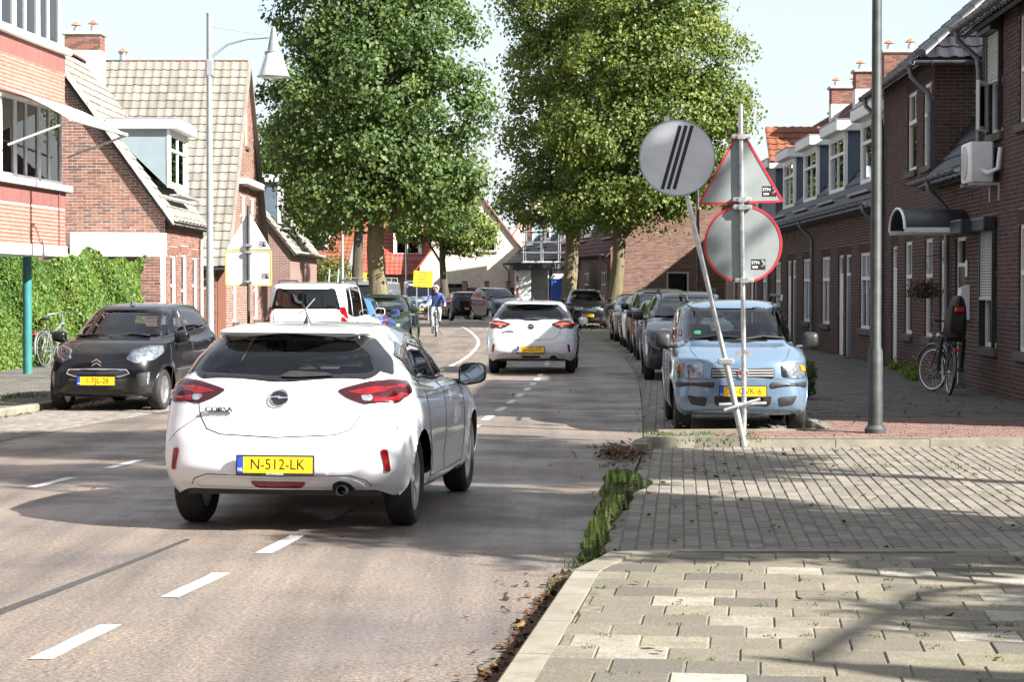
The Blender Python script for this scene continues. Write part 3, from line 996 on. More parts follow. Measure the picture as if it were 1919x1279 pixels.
def window(h, O, U, s0, z0, s1, z1, inset_=.028, bars=(), transom=None, sill=True, frame=.065, mat_=None, pane=None, curtain=.55, parent=None, name='window', deep=.30, sash=None, backing=True):
    """frame with its panes; bars: fractions of mullions, transom: fraction of height"""
    Mp = plane_m(O, U); mat_ = mat_ or M['white_wood']
    mb = MB(); n0, n1 = -inset_ - .06, -inset_
    def bar(a, b, c, d, e=0.0): mb.box((a, b, n0), (c, d, n1 + e), 0, 0, Mp)
    bar(s0, z0, s0 + frame, z1); bar(s1 - frame, z0, s1, z1)
    bar(s0 + frame, z0, s1 - frame, z0 + frame); bar(s0 + frame, z1 - frame, s1 - frame, z1)
    xs = [s0 + frame] + [s0 + (s1 - s0) * f for f in bars] + [s1 - frame]
    zt = [z0 + frame] + ([z0 + (z1 - z0) * transom] if transom else []) + [z1 - frame]
    for f in bars: bar(s0 + (s1 - s0) * f - .025, z0 + frame, s0 + (s1 - s0) * f + .025, z1 - frame, -.004)
    if transom: bar(s0 + frame, zt[1] - .035, s1 - frame, zt[1] + .035, .012)
    w = mb.build(name, mat_, parent or h.e)
    for i in range(len(xs) - 1):
        for j in range(len(zt) - 1):
            p = MB().box((xs[i], zt[j], n0 + .02), (xs[i + 1], zt[j + 1], n0 + .026), 0, 0, Mp)
            p.build('pane', pane or M['pane'], w)
            if sash and j == len(zt) - 2:
                a, b, c, d = xs[i], zt[j], xs[i + 1], zt[j + 1]
                q = MB(); q.box(((a + c) / 2 - .012, b, n0 + .024), ((a + c) / 2 + .012, d, n0 + .04), 0, 0, Mp)
                q.build('glazing_bar', mat_, w)
    if backing:
        b = MB()
        b.box((s0 + .01, z0 + .01, n0 - deep), (s1 - .01, z1 - .01, n0 - deep + .01), 0, 0, Mp)
        b.build('room', M['room_dark'], w)
    if curtain:
        c = MB(); ww = (s1 - s0)
        for side in (0, 1):
            a = s0 + .05 if side == 0 else s1 - .05 - ww * curtain / 2
            nn = 9
            V, F = [], []
            for k in range(nn + 1):
                x = a + ww * curtain / 2 * k / nn
                V += [(x, z0 + .08, n0 - .08 - .02 * (k % 2)), (x, z1 - .06, n0 - .08 - .02 * (k % 2))]
            F = [(2 * k, 2 * k + 2, 2 * k + 3, 2 * k + 1) for k in range(nn)]
            c.add(V, F, 0, 0, Mp)
        c.build('curtain', M['curtain'], w)
    if sill:
        q = MB(); q.bbox((s0 - .08, z0 - .13, -.1), (s1 + .08, z0 - .012, .07), .012, 0, Mp)
        q.build('sill', M['stone_sill'], w)
    return w


def door(h, O, U, s0, z0, s1, z1, mat_, inset_=.035, light=True, step=True):
    Mp = plane_m(O, U); f = .06
    mb = MB(); n0, n1 = -inset_ - .06, -inset_
    mb.box((s0, z0, n0), (s0 + f, z1, n1), 0, 0, Mp); mb.box((s1 - f, z0, n0), (s1, z1, n1), 0, 0, Mp)
    mb.box((s0 + f, z1 - f, n0), (s1 - f, z1, n1), 0, 0, Mp)
    zt = z1 - .45
    mb.box((s0 + f, zt - .03, n0), (s1 - f, zt + .03, n1 + .004), 0, 0, Mp)
    d = mb.build('door', M['white_wood'], h.e)
    b = MB(); b.box((s0 + f, z0, n0 + .01), (s1 - f, zt - .03, n0 + .05), 0, 0, Mp)
    for zz in (z0 + .2, z0 + 1.0):
        b.box((s0 + f + .12, zz, n0 + .05), (s1 - f - .12, zz + .6, n0 + .058), 0, 0, Mp)
    b.build('door_leaf', mat_, d)
    MB().box((s0 + f, zt + .03, n0 + .02), (s1 - f, z1 - f, n0 + .026), 0, 0, Mp).build('pane', M['pane'], d)
    MB().tube([(s0 + f + .06, z0 + 1.0, n0 + .05), (s0 + f + .06, z0 + 1.0, n0 + .10), (s0 + f + .16, z0 + 1.0, n0 + .10)], .01, 6, 0, True, Mp).build('handle', M['chrome'], d, True)
    if step:
        MB().bbox((s0 - .05, 0, -.12), (s1 + .05, z0, .18), .015, 0, Mp).build('step', M['stone_sill'], d)
    return d


def tile_template(w, l):
    V, F = [], []
    n = 6
    for i in range(n):
        t = i / (n - 1)
        a = (t - .5) * w * 1.04
        hh = .030 * math.sin(math.pi * min(1, t * 1.55)) ** 2 if t < .65 else .004 * (1 - t) + .010 * (t - .65)
        V += [(a, -.03, hh + .040), (a, l * 1.02, hh + .008), (a, -.03, hh + .016)]
    for i in range(n - 1):
        F.append((3 * i, 3 * i + 3, 3 * i + 4, 3 * i + 1))
        F.append((3 * i + 2, 3 * i + 5, 3 * i + 3, 3 * i))
    return np.array(V), np.array(F)


def tile_roof(h, O, A, B, poly, tw, tl, mat_, n_single=0, name='roof', slab=.06, holes=()):
    """O eave corner, A unit along the eave, B unit up the slope, poly in (a, b); tiles one by one over a boarded slab"""
    O, A, B = Vector(O), Vector(A).normalized(), Vector(B).normalized()
    N = A.cross(B).normalized()
    if N.z < 0: N = -N
    Mr = Matrix.Identity(4)
    for i in range(3): Mr[i][0], Mr[i][1], Mr[i][2], Mr[i][3] = A[i], B[i], N[i], O[i]
    mb = MB(); mb.prism([(p[0], p[1], -.004) for p in poly], (0, 0, -slab), 0, Mr)
    roof = mb.build(name, M['under_roof'], h.e)
    a0 = min(p[0] for p in poly); a1 = max(p[0] for p in poly); b1 = max(p[1] for p in poly)
    cs = []
    b = 0.0
    nb = max(1, round(b1 / tl)); tl2 = b1 / nb
    na = max(1, round((a1 - a0) / tw)); tw2 = (a1 - a0) / na
    for j in range(nb):
        for i in range(na):
            cs.append((a0 + (i + .5) * tw2, j * tl2))
    cs = np.array(cs)
    keep = inpoly(cs[:, 0], cs[:, 1] + tl2 * .5, poly)
    for hp in holes: keep &= ~inpoly(cs[:, 0], cs[:, 1] + tl2 * .5, hp)
    cs = cs[keep]
    V, F = tile_template(tw2, tl2)
    WM = h.W @ Mr
    Mn = np.array(Mr)
    rk = []
    for i, c in enumerate(cs):
        p = WM @ Vector((c[0], c[1], 0))
        if in_view(p): rk.append((proj(p)[2], i))
    rk.sort(); single = [i for _, i in rk[:n_single]]
    if single:
        me = bpy.data.meshes.new('roof_tile')
        R3 = np.array(Mr.to_3x3())
        me.from_pydata([tuple(v) for v in (V @ R3.T)], [], [tuple(int(k) for k in f) for f in F])
        me.materials.append(mat_); me.polygons.foreach_set('use_smooth', np.full(len(F), True)); me.set_sharp_from_angle(angle=R(50)); me.update()
        for i in single:
            o = bpy.data.objects.new('roof_tile', me); COL.objects.link(o); o.parent = roof
            o.location = Mr @ Vector((cs[i][0] + random.uniform(-.006, .006), cs[i][1] + random.uniform(-.008, .008), random.uniform(-.003, .004)))
    ss = set(single)
    rest = np.array([c for i, c in enumerate(cs) if i not in ss])
    if len(rest):
        m = len(rest)
        VV = np.repeat(V[None], m, 0) + np.stack([rest[:, 0] + RNG.uniform(-.006, .006, m), rest[:, 1] + RNG.uniform(-.008, .008, m), RNG.uniform(-.003, .004, m)], -1)[:, None, :]
        P = np.concatenate([VV.reshape(-1, 3), np.ones((m * len(V), 1))], 1) @ Mn.T
        FF = (F[None] + (np.arange(m) * len(V))[:, None, None]).reshape(-1, 4)
        o = np_mesh('roof_tiles', P[:, :3], FF, [mat_], roof, smooth=True, rnd=np.repeat(RNG.random(m), len(F)), sharp=50)
        o['kind'] = 'stuff'
    return roof


def ridge_tiles(h, p0, p1, mat_, r=.11, l=.38, parent=None):
    p0, p1 = Vector(p0), Vector(p1); n = max(1, int((p1 - p0).length / l)); d = (p1 - p0) / n
    t = d.normalized(); s = t.cross(Vector((0, 0, 1))).normalized()
    for k in range(n):
        mb = MB(); V, F = [], []
        for e, rr in ((0, r * 1.08), (1.06, r)):
            for a in np.linspace(0, math.pi, 7):
                V.append(p0 + d * (k + e) + s * math.cos(a) * rr + Vector((0, 0, 1)) * (math.sin(a) * rr * .8 - .01))
        F = [(i, i + 1, i + 8, i + 7) for i in range(6)] + [tuple(range(7)), tuple(range(13, 6, -1))]
        mb.add(V, F).build('ridge_tile', mat_, parent or h.e, True, fix=False)


def gutter(h, p0, p1, r=.065, parent=None, mat_=None, brackets=.6):
    p0, p1 = Vector(p0), Vector(p1); t = (p1 - p0).normalized(); s = t.cross(Vector((0, 0, 1)))
    mb = MB(); V, F = [], []
    k = 9
    for p in (p0, p1):
        for i in range(k):
            a = math.pi * (1 + i / (k - 1))
            V.append(p + s * math.cos(a) * r + Vector((0, 0, math.sin(a) * r)))
        for i in range(k - 1, -1, -1):
            a = math.pi * (1 + i / (k - 1))
            V.append(p + s * math.cos(a) * r * .86 + Vector((0, 0, math.sin(a) * r * .86 + .002)))
    n = 2 * k
    F = [(i, (i + 1) % n, n + (i + 1) % n, n + i) for i in range(n)] + [tuple(range(n - 1, -1, -1)), tuple(range(n, 2 * n))]
    mb.add(V, F)
    d = brackets * .5; L = (p1 - p0).length
    while d < L:
        q = p0 + t * d
        mb.tube([q + s * math.cos(a) * (r + .006) + Vector((0, 0, math.sin(a) * (r + .006))) for a in np.linspace(math.pi, 2 * math.pi, 7)], .009, 5)
        d += brackets
    return mb.build('gutter', mat_ or M['zinc'], parent or h.e, True, fix=False)


def downpipe(h, pts, r=.04, mat_=None):
    P = [Vector(p) for p in pts]
    mb = MB(); mb.tube(P, r, 10)
    a, b = P[-2], P[-1]
    k = 0.3
    while k < (a - b).length - .1:
        q = a.lerp(b, k / (a - b).length); mb.tube([q + Vector((0, 0, -.02)), q + Vector((0, 0, .02))], r + .008, 10)
        k += 1.3
    return mb.build('downpipe', mat_ or M['zinc'], h.e, True, fix=False)


def chimney(h, c, sx, sy, z0, z1, mat_, pots=2, white=False, parent=None):
    x, y = c
    ch = MB(); ch.box((x - sx / 2, y - sy / 2, z0), (x + sx / 2, y + sy / 2, z1 - .01))
    base = ch.build('chimney', M['mortar'], parent or h.e)
    class H2: pass
    k = .0625; zz = z1 - (.75 if white is True else white) if white else z0
    mb = MB(); i = 0; z = zz
    while z < z1 - .05:
        for (O, U, L) in (((x - sx / 2, y - sy / 2), (1, 0), sx), ((x + sx / 2, y - sy / 2), (0, 1), sy), ((x + sx / 2, y + sy / 2), (-1, 0), sx), ((x - sx / 2, y + sy / 2), (0, -1), sy)):
            s_ = -(i % 2) * .11
            while s_ < L - .02:
                a, b = max(s_, 0.0), min(s_ + .21, L)
                if b - a > .03:
                    p = (O[0] + U[0] * a, O[1] + U[1] * a); q = (O[0] + U[0] * b, O[1] + U[1] * b)
                    nx, ny = U[1] * .009, -U[0] * .009
                    V = [(p[0], p[1], z), (q[0], q[1], z), (q[0], q[1], z + .05), (p[0], p[1], z + .05), (p[0] + nx, p[1] + ny, z), (q[0] + nx, q[1] + ny, z), (q[0] + nx, q[1] + ny, z + .05), (p[0] + nx, p[1] + ny, z + .05)]
                    mb.add(V, [(4, 5, 6, 7), (0, 1, 5, 4), (2, 3, 7, 6), (1, 2, 6, 5), (3, 0, 4, 7)], 0, random.random())
                s_ += .222
        z += k; i += 1
    o = mb.build('bricks', mat_, base, fix=False); o['kind'] = 'stuff'
    if white:
        MB().box((x - sx / 2 - .012, y - sy / 2 - .012, z0), (x + sx / 2 + .012, y + sy / 2 + .012, zz)).build('render_coat', M['white_wood'], base)
    MB().bbox((x - sx / 2 - .07, y - sy / 2 - .07, z1), (x + sx / 2 + .07, y + sy / 2 + .07, z1 + .09), .02).build('cap', M['concrete'], base)
    for i in range(pots):
        px = x + (0 if pots == 1 else (-.28 + .56 * i / (pots - 1)) * sx); py = y + (0 if pots == 1 else (-.28 + .56 * i / (pots - 1)) * sy)
        Mt = Matrix.Translation((px, py, z1 + .09))
        p = MB(); p.lathe([(.085, 0), (.075, .16), (.07, .17)], 12, 0, Mt).lathe([(.02, .17), (.02, .22)], 6, 0, Mt).lathe([(.15, .215), (.13, .235), (.0, .33)], 12, 1, Mt)
        p.build('chimney_pot', [M['galvanised'], M['terracotta']], base, True)
    return base


def gable_dormer(h, x0, x1, y0, zb, zt, slope_dy, cheek, front=True, roofover=.16, sashes=2, name='dormer', open_sash=False):
    """flat-roofed dormer in house coordinates: front plane y=y0, from x0 to x1, cheeks run back to the slope"""
    yb = y0 + slope_dy
    fr = MB()
    for x in (x0 - .02, x1 - .14):
        fr.box((x, y0 - .02, zb - .02), (x + .16, y0 + .062, zt))
    fr.box((x0 + .14, y0 - .02, zb - .02), (x1 - .14, y0 + .06, zb + .08)); fr.box((x0 + .14, y0 - .02, zt - .1), (x1 - .14, y0 + .06, zt))
    d = fr.build(name, M['white_wood'], h.e)
    for x, w in ((x0, .06), (x1 - .06, .06)):
        MB().prism([(x, y0 + .064, zb), (x, y0 + .064, zt), (x, yb, zt)], (w, 0, 0), 0).build('cheek', cheek, d)
    window(h, (0, y0, 0), (1, 0, 0), x0 + .142, zb + .082, x1 - .142, zt - .102, 0.0, bars=(.5,) if sashes == 2 else (), transom=.68, sill=False, frame=.05, parent=d, name='casement', curtain=.6, deep=.25)
    rf = MB()
    rf.bbox((x0 - roofover, y0 - roofover * 1.5, zt), (x1 + roofover, yb + .1, zt + .26), .02)
    rf.build('fascia', M['white_wood'], d)
    MB().box((x0 - roofover - .01, y0 - roofover * 1.5 - .01, zt + .262), (x1 + roofover + .01, yb + .1, zt + .285)).build('roof_felt', M['lead'], d)
    MB().box((x0 - .1, y0 - .32, zb - .24), (x1 + .1, y0 - .02, zb - .19), 0, 0, None).add([], []).build('flashing', M['lead'], d)
    return d


# ---- right-hand row -------------------------------------------------------------------
def near_pt(Y): return (7.0 + .0386 * (Y - 29.2), Y, 0)


RZN = -92.21
ROWG = 'brick houses along the right-hand pavement'
U0 = (1, 0, 0)


def slope_roof(h, x0, x1, ze, zr, y0, y1, mat_, tl=.30, tw=.25, n=0, name='roof', holes=(), over=.25):
    """roof plane from eave (y0, ze) to ridge (y1, zr) over x0..x1, tiles laid on it"""
    B = Vector((0, y1 - y0, zr - ze)); L = B.length; Bn = B.normalized()
    O = Vector((x0, y0, ze)) - Bn * over
    return tile_roof(h, O, (1, 0, 0), Bn, [(0, 0), (x1 - x0, 0), (x1 - x0, L + over), (0, L + over)], tw, tl, mat_, n, name, holes=holes)


def back_roof(h, x0, x1, ze, zr, y1, y2, mat_=None):
    MB().prism([(x0, y1 + .05, zr - .03), (x0, y2, ze), (x0, y2, ze - .1), (x0, y1, zr - .13)], (x1 - x0, 0, 0)).build('rear_slope', mat_ or M['under_roof'], h.e)


# A: two storeys, roller shutters, air conditioner
yA0, yA1 = 23.7, 32.4
hA = House('brick_house', 'two-storey dark brick house with half-lowered roller shutters and an air conditioner', near_pt(yA1), RZN, ROWG)
LA = yA1 - yA0
sA = lambda Y: yA1 - Y
holesA = [(sA(32.25), .80, sA(31.15), 2.56), (sA(29.55), .80, sA(28.1), 2.56), (sA(31.75), 3.95, sA(30.75), 5.44), (sA(29.6), 3.95, sA(28.4), 5.44), (sA(26.6), .80, sA(25.2), 2.56), (sA(26.6), 3.95, sA(25.2), 5.44)]
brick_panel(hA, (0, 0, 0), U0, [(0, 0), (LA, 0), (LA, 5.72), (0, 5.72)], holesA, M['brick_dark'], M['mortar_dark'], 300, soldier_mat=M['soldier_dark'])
wall_sheet(hA, (LA, .24, 0), (0, 1, 0), [(0, 0), (7, 0), (7, 5.72), (3.4, 8.6), (0, 5.72)], [], M['far_brown'], .2, 'side_wall')
wall_sheet(hA, (0, 7.2, 0), (0, -1, 0), [(0, 0), (6.96, 0), (6.96, 5.72), (3.5, 8.6), (0, 5.72)], [], M['far_brown'], .2, 'side_wall')
wall_sheet(hA, (LA, 7.2, 0), (-1, 0, 0), [(0, 0), (LA, 0), (LA, 5.72), (0, 5.72)], [], M['far_brown'], .2, 'rear_wall')
for i, (a, b, c, d) in enumerate(holesA):
    window(hA, (0, 0, 0), U0, a, b, c, d, transom=.62 if b < 2 else .5, sash=1, curtain=.7)


def roller(h, s0, s1, z0, z1, zdrop, box_d=.2):
    """roller shutter: box above, slats one by one down to zdrop, side guides"""
    mb = MB(); mb.bbox((s0 - .06, -box_d - .01, z1), (s1 + .06, -.012, z1 + .2), .02)
    sh = mb.build('roller_shutter', M['dark_metal'], h.e)
    z = z1
    V = [(s0, -.05, 0), (s1, -.05, 0), (s1, -.062, -.018), (s0, -.062, -.018), (s1, -.05, -.036), (s0, -.05, -.036)]
    me = bpy.data.meshes.new('slat'); me.from_pydata(V, [], [(0, 1, 2, 3), (3, 2, 4, 5)]); me.materials.append(M['shutter'])
    while z > zdrop:
        o = bpy.data.objects.new('slat', me); COL.objects.link(o); o.parent = sh; o.location = (0, 0, z); z -= .04
    g_ = MB(); g_.box((s0 - .05, -.075, z0), (s0, -.02, z1)); g_.box((s1, -.075, z0), (s1 + .05, -.02, z1)); g_.build('guide_rail', M['dark_metal'], sh)
    MB().box((s0, -.07, zdrop - .05), (s1, -.045, zdrop - .01)).build('bottom_bar', M['shutter'], sh)


roller(hA, holesA[0][0] + .05, holesA[0][2] - .05, .80, 2.52, 1.55)
roller(hA, holesA[2][0] + .05, holesA[2][2] - .05, 3.95, 5.40, 4.72)
# opened casement of the upper window
cs_ = MB(); cs_.box((0, -.03, 0), (.06, .02, .72)); cs_.box((.50, -.03, 0), (.56, .02, .72)); cs_.box((.06, -.03, 0), (.5, .02, .06)); cs_.box((.06, -.03, .66), (.5, .02, .72))
oc = cs_.build('open_casement', M['white_wood'], hA.e); oc.location = (holesA[2][0] + .25, -.09, 3.98); oc.rotation_euler = (0, 0, R(-24))
MB().box((.06, -.01, .06), (.5, -.004, .66)).build('pane', M['pane_clear'], oc)
slope_roof(hA, -.15, LA + .2, 5.72, 8.6, -.05, 3.4, M['tile_black'], n=60, over=.32)
back_roof(hA, -.15, LA + .2, 5.72, 8.6, 3.4, 7.3)
gutter(hA, (-.15, -.42, 5.62), (LA + .2, -.42, 5.62), .075)
downpipe(hA, [(.12, -.42, 5.56), (.12, -.40, 5.42), (.12, -.10, 5.15), (.12, -.075, 4.95), (.12, -.075, 3.72)], .045)
# air conditioner on brackets
ac = MB(); ac.bbox((.72, -.44, 3.22), (1.5, -.10, 3.80), .025)
aco = ac.build('air_conditioner', M['white_plastic'], hA.e, True)
MB().lathe([(.24, 0), (.24, .012), (.20, .018), (.06, .018), (0, .02)], 24, 0, Matrix.Translation((1.05, -.44, 3.51)) @ Matrix.Rotation(R(90), 4, 'X')).build('fan_grille', M['shutter'], aco, True)
f_ = MB()
for k in range(9): f_.box((.73 - .006, -.42 + k * .035, 3.27), (.722, -.40 + k * .035, 3.76))
f_.build('cooling_fins', M['shutter'], aco)
for x in (.74, 1.44):
    MB().box((x, -.45, 3.17), (x + .04, .0, 3.21)).box((x, -.03, 2.95), (x + .04, 0, 3.17)).build('bracket', M['galvanised'], aco)
MB().tube([(1.5, -.25, 3.38), (1.62, -.2, 3.34), (1.72, -.08, 3.40), (1.74, -.05, 3.7)], .035, 8).build('pipe', M['white_plastic'], aco, True)

# porch house: low eaves, curved canopy, dark door
yB0, yB1 = 32.4, 36.9
hP = House('brick_house', 'low dark brick house with a curved canopy over its black door', near_pt(yB1), RZN, ROWG)
LP_ = yB1 - yB0; sP = lambda Y: yB1 - Y
holesP = [(sP(34.75), .12, sP(33.75), 2.50), (sP(36.3), .12, sP(35.35), 2.50)]
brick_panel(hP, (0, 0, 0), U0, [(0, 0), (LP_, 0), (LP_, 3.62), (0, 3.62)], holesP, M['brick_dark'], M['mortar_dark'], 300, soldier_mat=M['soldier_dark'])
door(hP, (0, 0, 0), U0, *[holesP[0][0], .12, holesP[0][2], 2.50], M['dark_metal'])
door(hP, (0, 0, 0), U0, *[holesP[1][0], .12, holesP[1][2], 2.50], M['white_wood'])
slope_roof(hP, -.02, LP_ + .02, 3.62, 7.4, -.05, 2.9, M['tile_black'], n=80, over=.3)
back_roof(hP, 0, LP_, 3.62, 7.4, 2.9, 5.8)
gutter(hP, (-.02, -.40, 3.50), (LP_ + .1, -.40, 3.50), .075)
downpipe(hP, [(sP(35.15), -.40, 3.44), (sP(35.15), -.38, 3.30), (sP(35.15), -.09, 3.0), (sP(35.15), -.075, 2.85), (sP(35.15), -.075, .1)], .045)
for x in (.7, 2.2, 3.7):
    MB().box((x, -.02, 3.05), (x + .02, -.008, 3.36)).build('wall_anchor', M['dark_metal'], hP.e)
# stepped lead flashing where the roof meets the taller neighbour
fl = MB()
for k in range(7):
    fl.box((-.012, .25 + k * .33, 4.0 + k * .43), (-.004, .62 + k * .33, 4.42 + k * .43))
fl.build('flashing', M['lead'], hP.e)
# canopy (its own thing: bolted to the wall, but a piece of the house) -> part
cn = MB(); V, F = [], []
aa = np.linspace(0, math.pi, 15)
xc_, wc_ = sP(34.15), .85
for y in (-1.02, -.012):
    for r_ in (1.0, .975):
        for a in aa: V.append((xc_ - math.cos(a) * wc_ * r_, y, 2.60 + math.sin(a) * .34 * r_))
n_ = len(aa)
for i in range(n_ - 1):
    F += [(i, i + 1, 2 * n_ + i + 1, 2 * n_ + i), (n_ + i, 3 * n_ + i, 3 * n_ + i + 1, n_ + i + 1), (i, n_ + i, n_ + i + 1, i + 1), (2 * n_ + i, 2 * n_ + i + 1, 3 * n_ + i + 1, 3 * n_ + i)]
cn.add(V, F)
cano = cn.build('canopy', M['dark_metal'], hP.e, True)
MB().tube([(xc_ - math.cos(a) * (wc_ + .01), -1.03, 2.60 + math.sin(a) * .35) for a in aa], .022, 6).build('front_trim', M['white_plastic'], cano, True)
for sx in (-1, 1):
    MB().box((xc_ + sx * wc_ - .025, -1.03, 2.55), (xc_ + sx * wc_ + .025, -.012, 2.625)).build('side_trim', M['white_plastic'], cano)
MB().bbox((sP(33.15), -.36, 2.50), (sP(32.2), -.02, 2.72), .02).build('shutter_box', M['dark_metal'], hP.e)
# letter box and house number
mb = MB(); mb.prism([(0, 0, 0), (.0, -.16, .02), (0, -.13, .50), (0, 0, .55)], (.30, 0, 0)); lb = mb.build('letter_box', M['white_plastic'], hP.e); lb.location = (sP(33.62), -.014, 1.18)
MB().bbox((sP(33.55), -.05, 1.85), (sP(33.46), -.012, 2.12), .015).build('door_bell', M['white_plastic'], hP.e)

# B: two-storey pavilion with hipped roof
yC0, yC1 = 36.9, 43.4
hB = House('brick_house', 'two-storey dark brick house with hipped roof above its neighbours', near_pt(yC1), RZN, ROWG)
LB = yC1 - yC0; sB = lambda Y: yC1 - Y
holesB = [(sB(40.4), .82, sB(39.45), 2.55), (sB(37.95), .82, sB(37.05), 2.55), (sB(42.2), .12, sB(41.4), 2.5), (sB(40.1), 3.85, sB(38.95), 5.3), (sB(38.2), 3.85, sB(37.25), 5.3)]
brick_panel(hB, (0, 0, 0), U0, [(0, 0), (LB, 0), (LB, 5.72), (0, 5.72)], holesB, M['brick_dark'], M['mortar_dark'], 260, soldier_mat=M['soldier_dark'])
brick_panel(hB, (LB + .006, .0, 0), (0, 1, 0), [(.0, 3.3), (4.8, 3.3), (4.8, 5.72), (.0, 5.72)], [], M['brick_dark'], M['mortar_dark'], 40, name='side_wall')
for (a, b, c, d) in holesB:
    if b < .5: door(hB, (0, 0, 0), U0, a, b, c, d, M['white_wood'])
    else: window(hB, (0, 0, 0), U0, a, b, c, d, transom=.62, sash=1, curtain=.8)
# hipped roof: front slope, near hip slope, ridge
zr = 8.3
Bf = Vector((0, 2.9, zr - 5.72)); Lf = Bf.length
tile_roof(hB, Vector((-.3, -.3, 5.62)), (1, 0, 0), Bf, [(0, 0), (LB + .6, 0), (LB + .6 - 2.6, Lf + .2), (0, Lf + .2)], .25, .30, M['tile_black'], 60)
Bn = Vector((-2.6, 0, zr - 5.72))
tile_roof(hB, Vector((LB + .3, -.3, 5.62)), (0, 1, 0), Bn, [(0, 0), (5.9, 0), (2.95, Bn.length + .2)], .25, .30, M['tile_black'], 40, name='hip_slope')
ridge_tiles(hB, (LB + .3, -.3, 5.68), (LB - 2.3, 2.65, zr + .02), M['tile_black'], .12)
back_roof(hB, -.3, LB - 2, 5.6, zr, 2.7, 5.8)
gutter(hB, (-.3, -.42, 5.56), (LB + .42, -.42, 5.56), .075)
gutter(hB, (LB + .42, -.42, 5.56), (LB + .42, 2.4, 5.56), .075)
downpipe(hB, [(LB - .1, -.42, 5.5), (LB - .1, -.4, 5.35), (LB - .1, -.1, 5.05), (LB - .1, -.075, 4.9), (LB - .1, -.075, 3.75)], .045)
downpipe(hB, [(.25, -.42, 5.5), (.25, -.4, 5.35), (.25, -.1, 5.05), (.25, -.075, 4.9), (.25, -.075, .1)], .045)

# terrace with dormers
def terr_pt(Y): return (7.55 + .0131 * (Y - 43.4), Y, 0)


